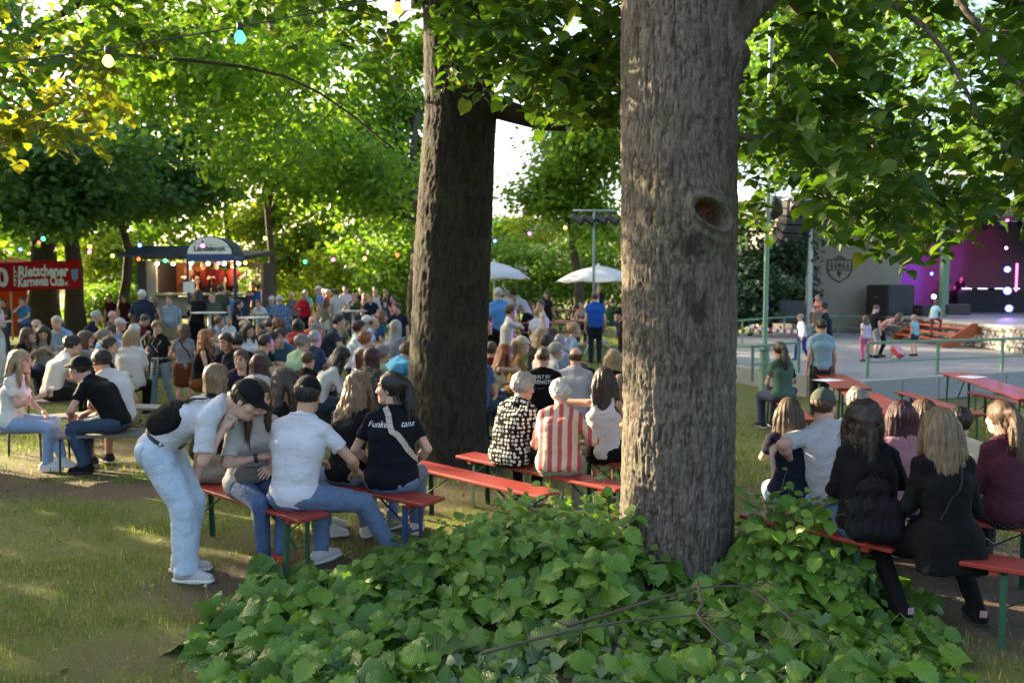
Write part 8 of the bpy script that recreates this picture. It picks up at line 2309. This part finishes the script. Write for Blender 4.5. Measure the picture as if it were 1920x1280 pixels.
for px, py, lab in [(1453, 388, 'black floodlight hanging left of the line array'), (1496, 382, 'black floodlight hanging right of the line array')]:
    c_ = W(px, py, 27); o = thing('floodlight', lab, 'floodlight', c_, .4, 'hanging black floodlights')
    mb = MB(); mb.lathe((0, 0, 0), [(0, .30), (.14, .28), (.24, .05), (.27, -.2), (.24, -.24), (.1, -.36), (0, -.38)], 16); mb.build('housing', BLKM, o)
    mb = MB(); mb.tube([(-.26, 0, 0), (-.26, 0, .35), (.26, 0, .35), (.26, 0, 0)], .02, 6); mb.build('yoke', BLKM, o)
    mb = MB(); mb.tube([(0, 0, .35), (0, 0, .8)], .02, 6); mb.build('hanger', BLKM, o)
# ---- railings
def railing(lab, pts, h, grp='green steel railings', mid=.45, gap=1.9):
    P = [Vector(p_) for p_ in pts]; o = thing('railing', lab, 'railing', P[0], 0, grp)
    for i in range(len(P) - 1):
        a, b = P[i] - P[0], P[i + 1] - P[0]; L = (b - a).length; n = max(1, round(L / gap))
        up = Vector((0, 0, 1))
        mb = MB(); mb.bar(a + up * h, b + up * h, .075, .055, .008); mb.build('handrail', PG, o)
        mb = MB(); mb.bar(a + up * h * mid, b + up * h * mid, .03, .03, .004); mb.build('mid_rail', PG, o)
        for k in range(n + (1 if i == len(P) - 2 else 0)):
            q = a.lerp(b, k / n); mb = MB(); mb.box((q.x, q.y, q.z + h / 2 - .03), (.055, .055, h), .006); mb.build('post', PG, o)
railing('green railing at the back left edge of the dance floor', [G(1345, 650, ZP), G(1470, 634, ZP), G(1572, 630, ZP), G(1640, 634, ZP)], .78)
railing('green corner railing beside the lamp post', [G(1345, 700, ZP), G(1410, 712, ZP), G(1497, 700, ZP)], .66)
railing('long green railing in front of the dance floor at right', [G(1626, 708, ZP), G(1990, 690, ZP)], .70, gap=2.1)
# barrier tape
a, b = G(1405, 648, ZP) + Vector((0, 0, .62)), G(1500, 640, ZP) + Vector((0, 0, .35))
o = thing('barrier_tape', 'red and white barrier tape slung along the back railing', 'tape', a); d = b - a
for i in range(14):
    p0, p1 = d * (i / 14), d * ((i + 1) / 14); mb = MB(); mb.bar(p0 + Vector((0, 0, -.05 * math.sin(i / 14 * math.pi))), p1 + Vector((0, 0, -.05 * math.sin((i + 1) / 14 * math.pi))), .006, .11); mb.build('band', M_paint('tape_red', (.55, .03, .03), .4) if i % 2 else WHITEP, o)
# ---- stairs
wa, wb = line[1], line[2]; dw = (wb - wa)
def on_wall(D): 
    f_ = (wa.y - D) / (wa.y - wb.y); return wa + dw * f_
u = dw.normalized(); nn = Vector((u.y, -u.x, 0))
q0, q1 = on_wall(28.6), on_wall(24.4)
o = thing('wooden_stairs', 'orange red wooden steps up to the stage', 'stairs', (q0.x, q0.y, ZP))
OR = M_paint('orange_stain', (.36, .085, .03), .5, .2, .15, 8)
L = (q1 - q0).length; run = 1.15
for e in (0, L):
    b0_ = u * e
    A_ = [nn * .04 + Vector((0, 0, .75)), nn * .30 + Vector((0, 0, .75)), nn * run + Vector((0, 0, .12)), nn * run + Vector((0, 0, 0)), nn * (run - .3), nn * .04 + Vector((0, 0, .45))]
    mb = MB(); V = [b0_ + a_ - u * .03 for a_ in A_] + [b0_ + a_ + u * .03 for a_ in A_]; k = len(A_)
    mb.add(V, [list(range(k)), list(range(k, 2 * k))[::-1]] + [[i, (i + 1) % k, k + (i + 1) % k, k + i][::-1] for i in range(k)]); mb.build('stringer', OR, o)
for i in range(3):
    z = .19 * (i + 1); c_ = nn * (run - .25 - i * .28)
    mb = MB(); mb.bar(c_ + Vector((0, 0, z)) + u * .035, c_ + Vector((0, 0, z)) + u * (L - .035), .30, .04, .006); mb.build('tread', OR, o)
# ---- lamp post
lp = GG(1432, 748)
o = thing('lamp_post', 'green lamp post with thick foot beside the dance floor', 'lamp post', lp)
sP = FPX / (lp.y * CP + (CAMH - lp.z) * SP); hz1 = 92 / sP; hz2 = 900 / sP
mb = MB(); mb.lathe((0, 0, 0), [(.12, -.05), (.12, .1), (.10, .14), (.095, hz1 - .1), (.075, hz1), (.05, hz1 + .06), (.045, hz2 * .7), (.035, hz2)], 18); mb.build('shaft', PG, o)
mb = MB(); mb.lathe((0, 0, hz1 - .02), [(.10, 0), (.11, .02), (.11, .05), (.09, .07)], 18); mb.build('collar', PG, o)
mb = MB(); mb.lathe((0, 0, hz2), [(.04, 0), (.20, .06), (.22, .3), (.16, .42), (0, .46)], 18); mb.build('lamp_head', PG, o)
mb = MB(); mb.tube([(.14, -.05, .02), (.3, -.25, .02), (.6, -.2, .02), (.8, .1, .02)], .012, 6); mb.build('cable', BLKM, o)
# ---- drink and paper on the tables
def on_top(px, py, z): 
    p = G(px, py, z)
    for _ in range(5): p = G(px, py, z + gz(p.x, p.y))
    return p
cp_ = on_top(1523, 703, .77); cup('tall cup of orange drink on the red table', (cp_.x, cp_.y, cp_.z + .004), (.75, .28, .03), .17, .045)
for px, py, lab in [(1553, 713, 'white sheet of paper on the table by the railing'), (1822, 707, 'white sheet of paper on the empty right table')]:
    p = on_top(px, py, .77); o = thing('paper_sheet', lab, 'paper', (p.x, p.y, p.z + .004), .5, 'papers on the tables'); mb = MB(); mb.box((0, 0, .003), (.42, .30, .004), .001); mb.build('sheet', WHITE_CARD, o)
    mb = MB(); mb.box((.08, .02, .0065), (.18, .16, .002)); mb.build('print_block', M_paint('print_grey', (.5, .5, .5), .8), o)
for i, (px, py, s) in enumerate([(1040, 598, 66), (1050, 599, 66), (1062, 597, 66), (1085, 599, 66), (1096, 600, 66)]):
    p = W(px, py, FPX / s); cup(['leftmost orange drink on the far drinks table', 'second drink from the left on the far drinks table', 'middle drink on the far drinks table', 'fourth drink on the far drinks table', 'rightmost drink on the far drinks table'][i], (p.x, p.y, p.z - .0), (.75, .35, .04), .16, .05)
# ---- people on and round the dance floor
FLR = dict(floor=ZP)
for (px, py, s, hd, pose, b, top_, bot, hr, lab, hs_, kw) in [
    (1540, 597, 108, 2, 'stand', 'm', ('tee', '#86a0ab'), ('jeans', '#3a3834'), ('crop', 'darkbrown'), 'man in pale teal tee leaning on the table end', None, dict(over=dict(lean=-2), lod=1, skin='tan')),
    (1545, 567, 88, 55, 'stand_cup', 'm', ('tee', '#1c2030'), ('jeans', BK), ('short', 'brown'), 'man in purple cap holding a small child', None, dict(over=FLR, cap=('cap', '#3a2648'))),
    (1462, 640, 122, 12, 'sit', 'f', ('tee', '#4a6256'), ('jeans', DB), ('pony', 'darkbrown'), 'woman in green tee with a long dark ponytail at the lamp post', None, dict(lod=1)),
    (1476, 626, 104, -30, 'sit', 'k', ('tee', '#23262c'), ('jeans', DB), ('crop', 'darkblonde'), 'small child beside the long ponytail', .80, {}),
    (1501, 582, 76, 100, 'walk', 'k', ('long', '#d8cfd6'), ('slim', '#27408c'), ('short', 'blonde'), 'small child in white hooded top and blue leggings', .68, dict(over=FLR)),
    (1623, 586, 76, 12, 'stand', 'k', ('tee', '#b9aebf'), ('slim', '#d0558a'), ('long', 'brown'), 'girl in pink leggings standing on the dance floor', .66, dict(over=FLR)),
    (1645, 559, 72, -60, 'stand', 'm', ('tee', '#17181c'), ('shorts', '#8a8d90'), ('crop', 'brown'), 'boy in black tee beside the girl in pink', .80, dict(over=dict(floor=ZP, nod=22))),
    (1688, 586, 72, -120, 'bend', 'k', ('tee', '#d39a90'), ('slim', BK), ('bob', 'brown'), 'girl in salmon top bending forward', .82, dict(over=FLR)),
    (1672, 621, 72, 20, 'crouch', 'k', ('tee', ('stripeh', '#c8586a', '#d8c8c8', 26)), ('shorts', '#c0404e'), ('crop', 'blonde'), 'toddler in red crouching on the dance floor', .62, dict(over=FLR)),
    (1714, 581, 70, 20, 'stand', 'k', ('tee', '#8fb6bf'), ('shorts', '#3c4450'), ('bob', 'blonde'), 'girl in pale blue beside the stairs', .64, dict(over=FLR)),
    (1757, 560, 66, -60, 'climb', 'k', ('tee', '#a8ccd4'), ('slim', '#8a3c44'), ('bob', 'brown'), 'girl in pale blue climbing the orange steps', .62, dict(over=dict(floor=ZP + .42)))]:
    person(lab, px, py, s, hd, pose, b, top_, bot, hr, hs=hs_, **{'lod': 2, **kw})
# the small child on the man's arm
person('baby held on the arm of the man in the purple cap', 1532, 575, 88, 120, 'sit', 'k', ('tee', '#b5786c'), ('jeans', '#8a6a60'), ('crop', 'blonde'), lod=2, root_at=(W(1530, 545, FPX / 88).x, FPX / 88 - .15, ZP + .78), hs=.46, shoes=None)
print('stage', PEOPLE, round(time.time() - T0, 1))
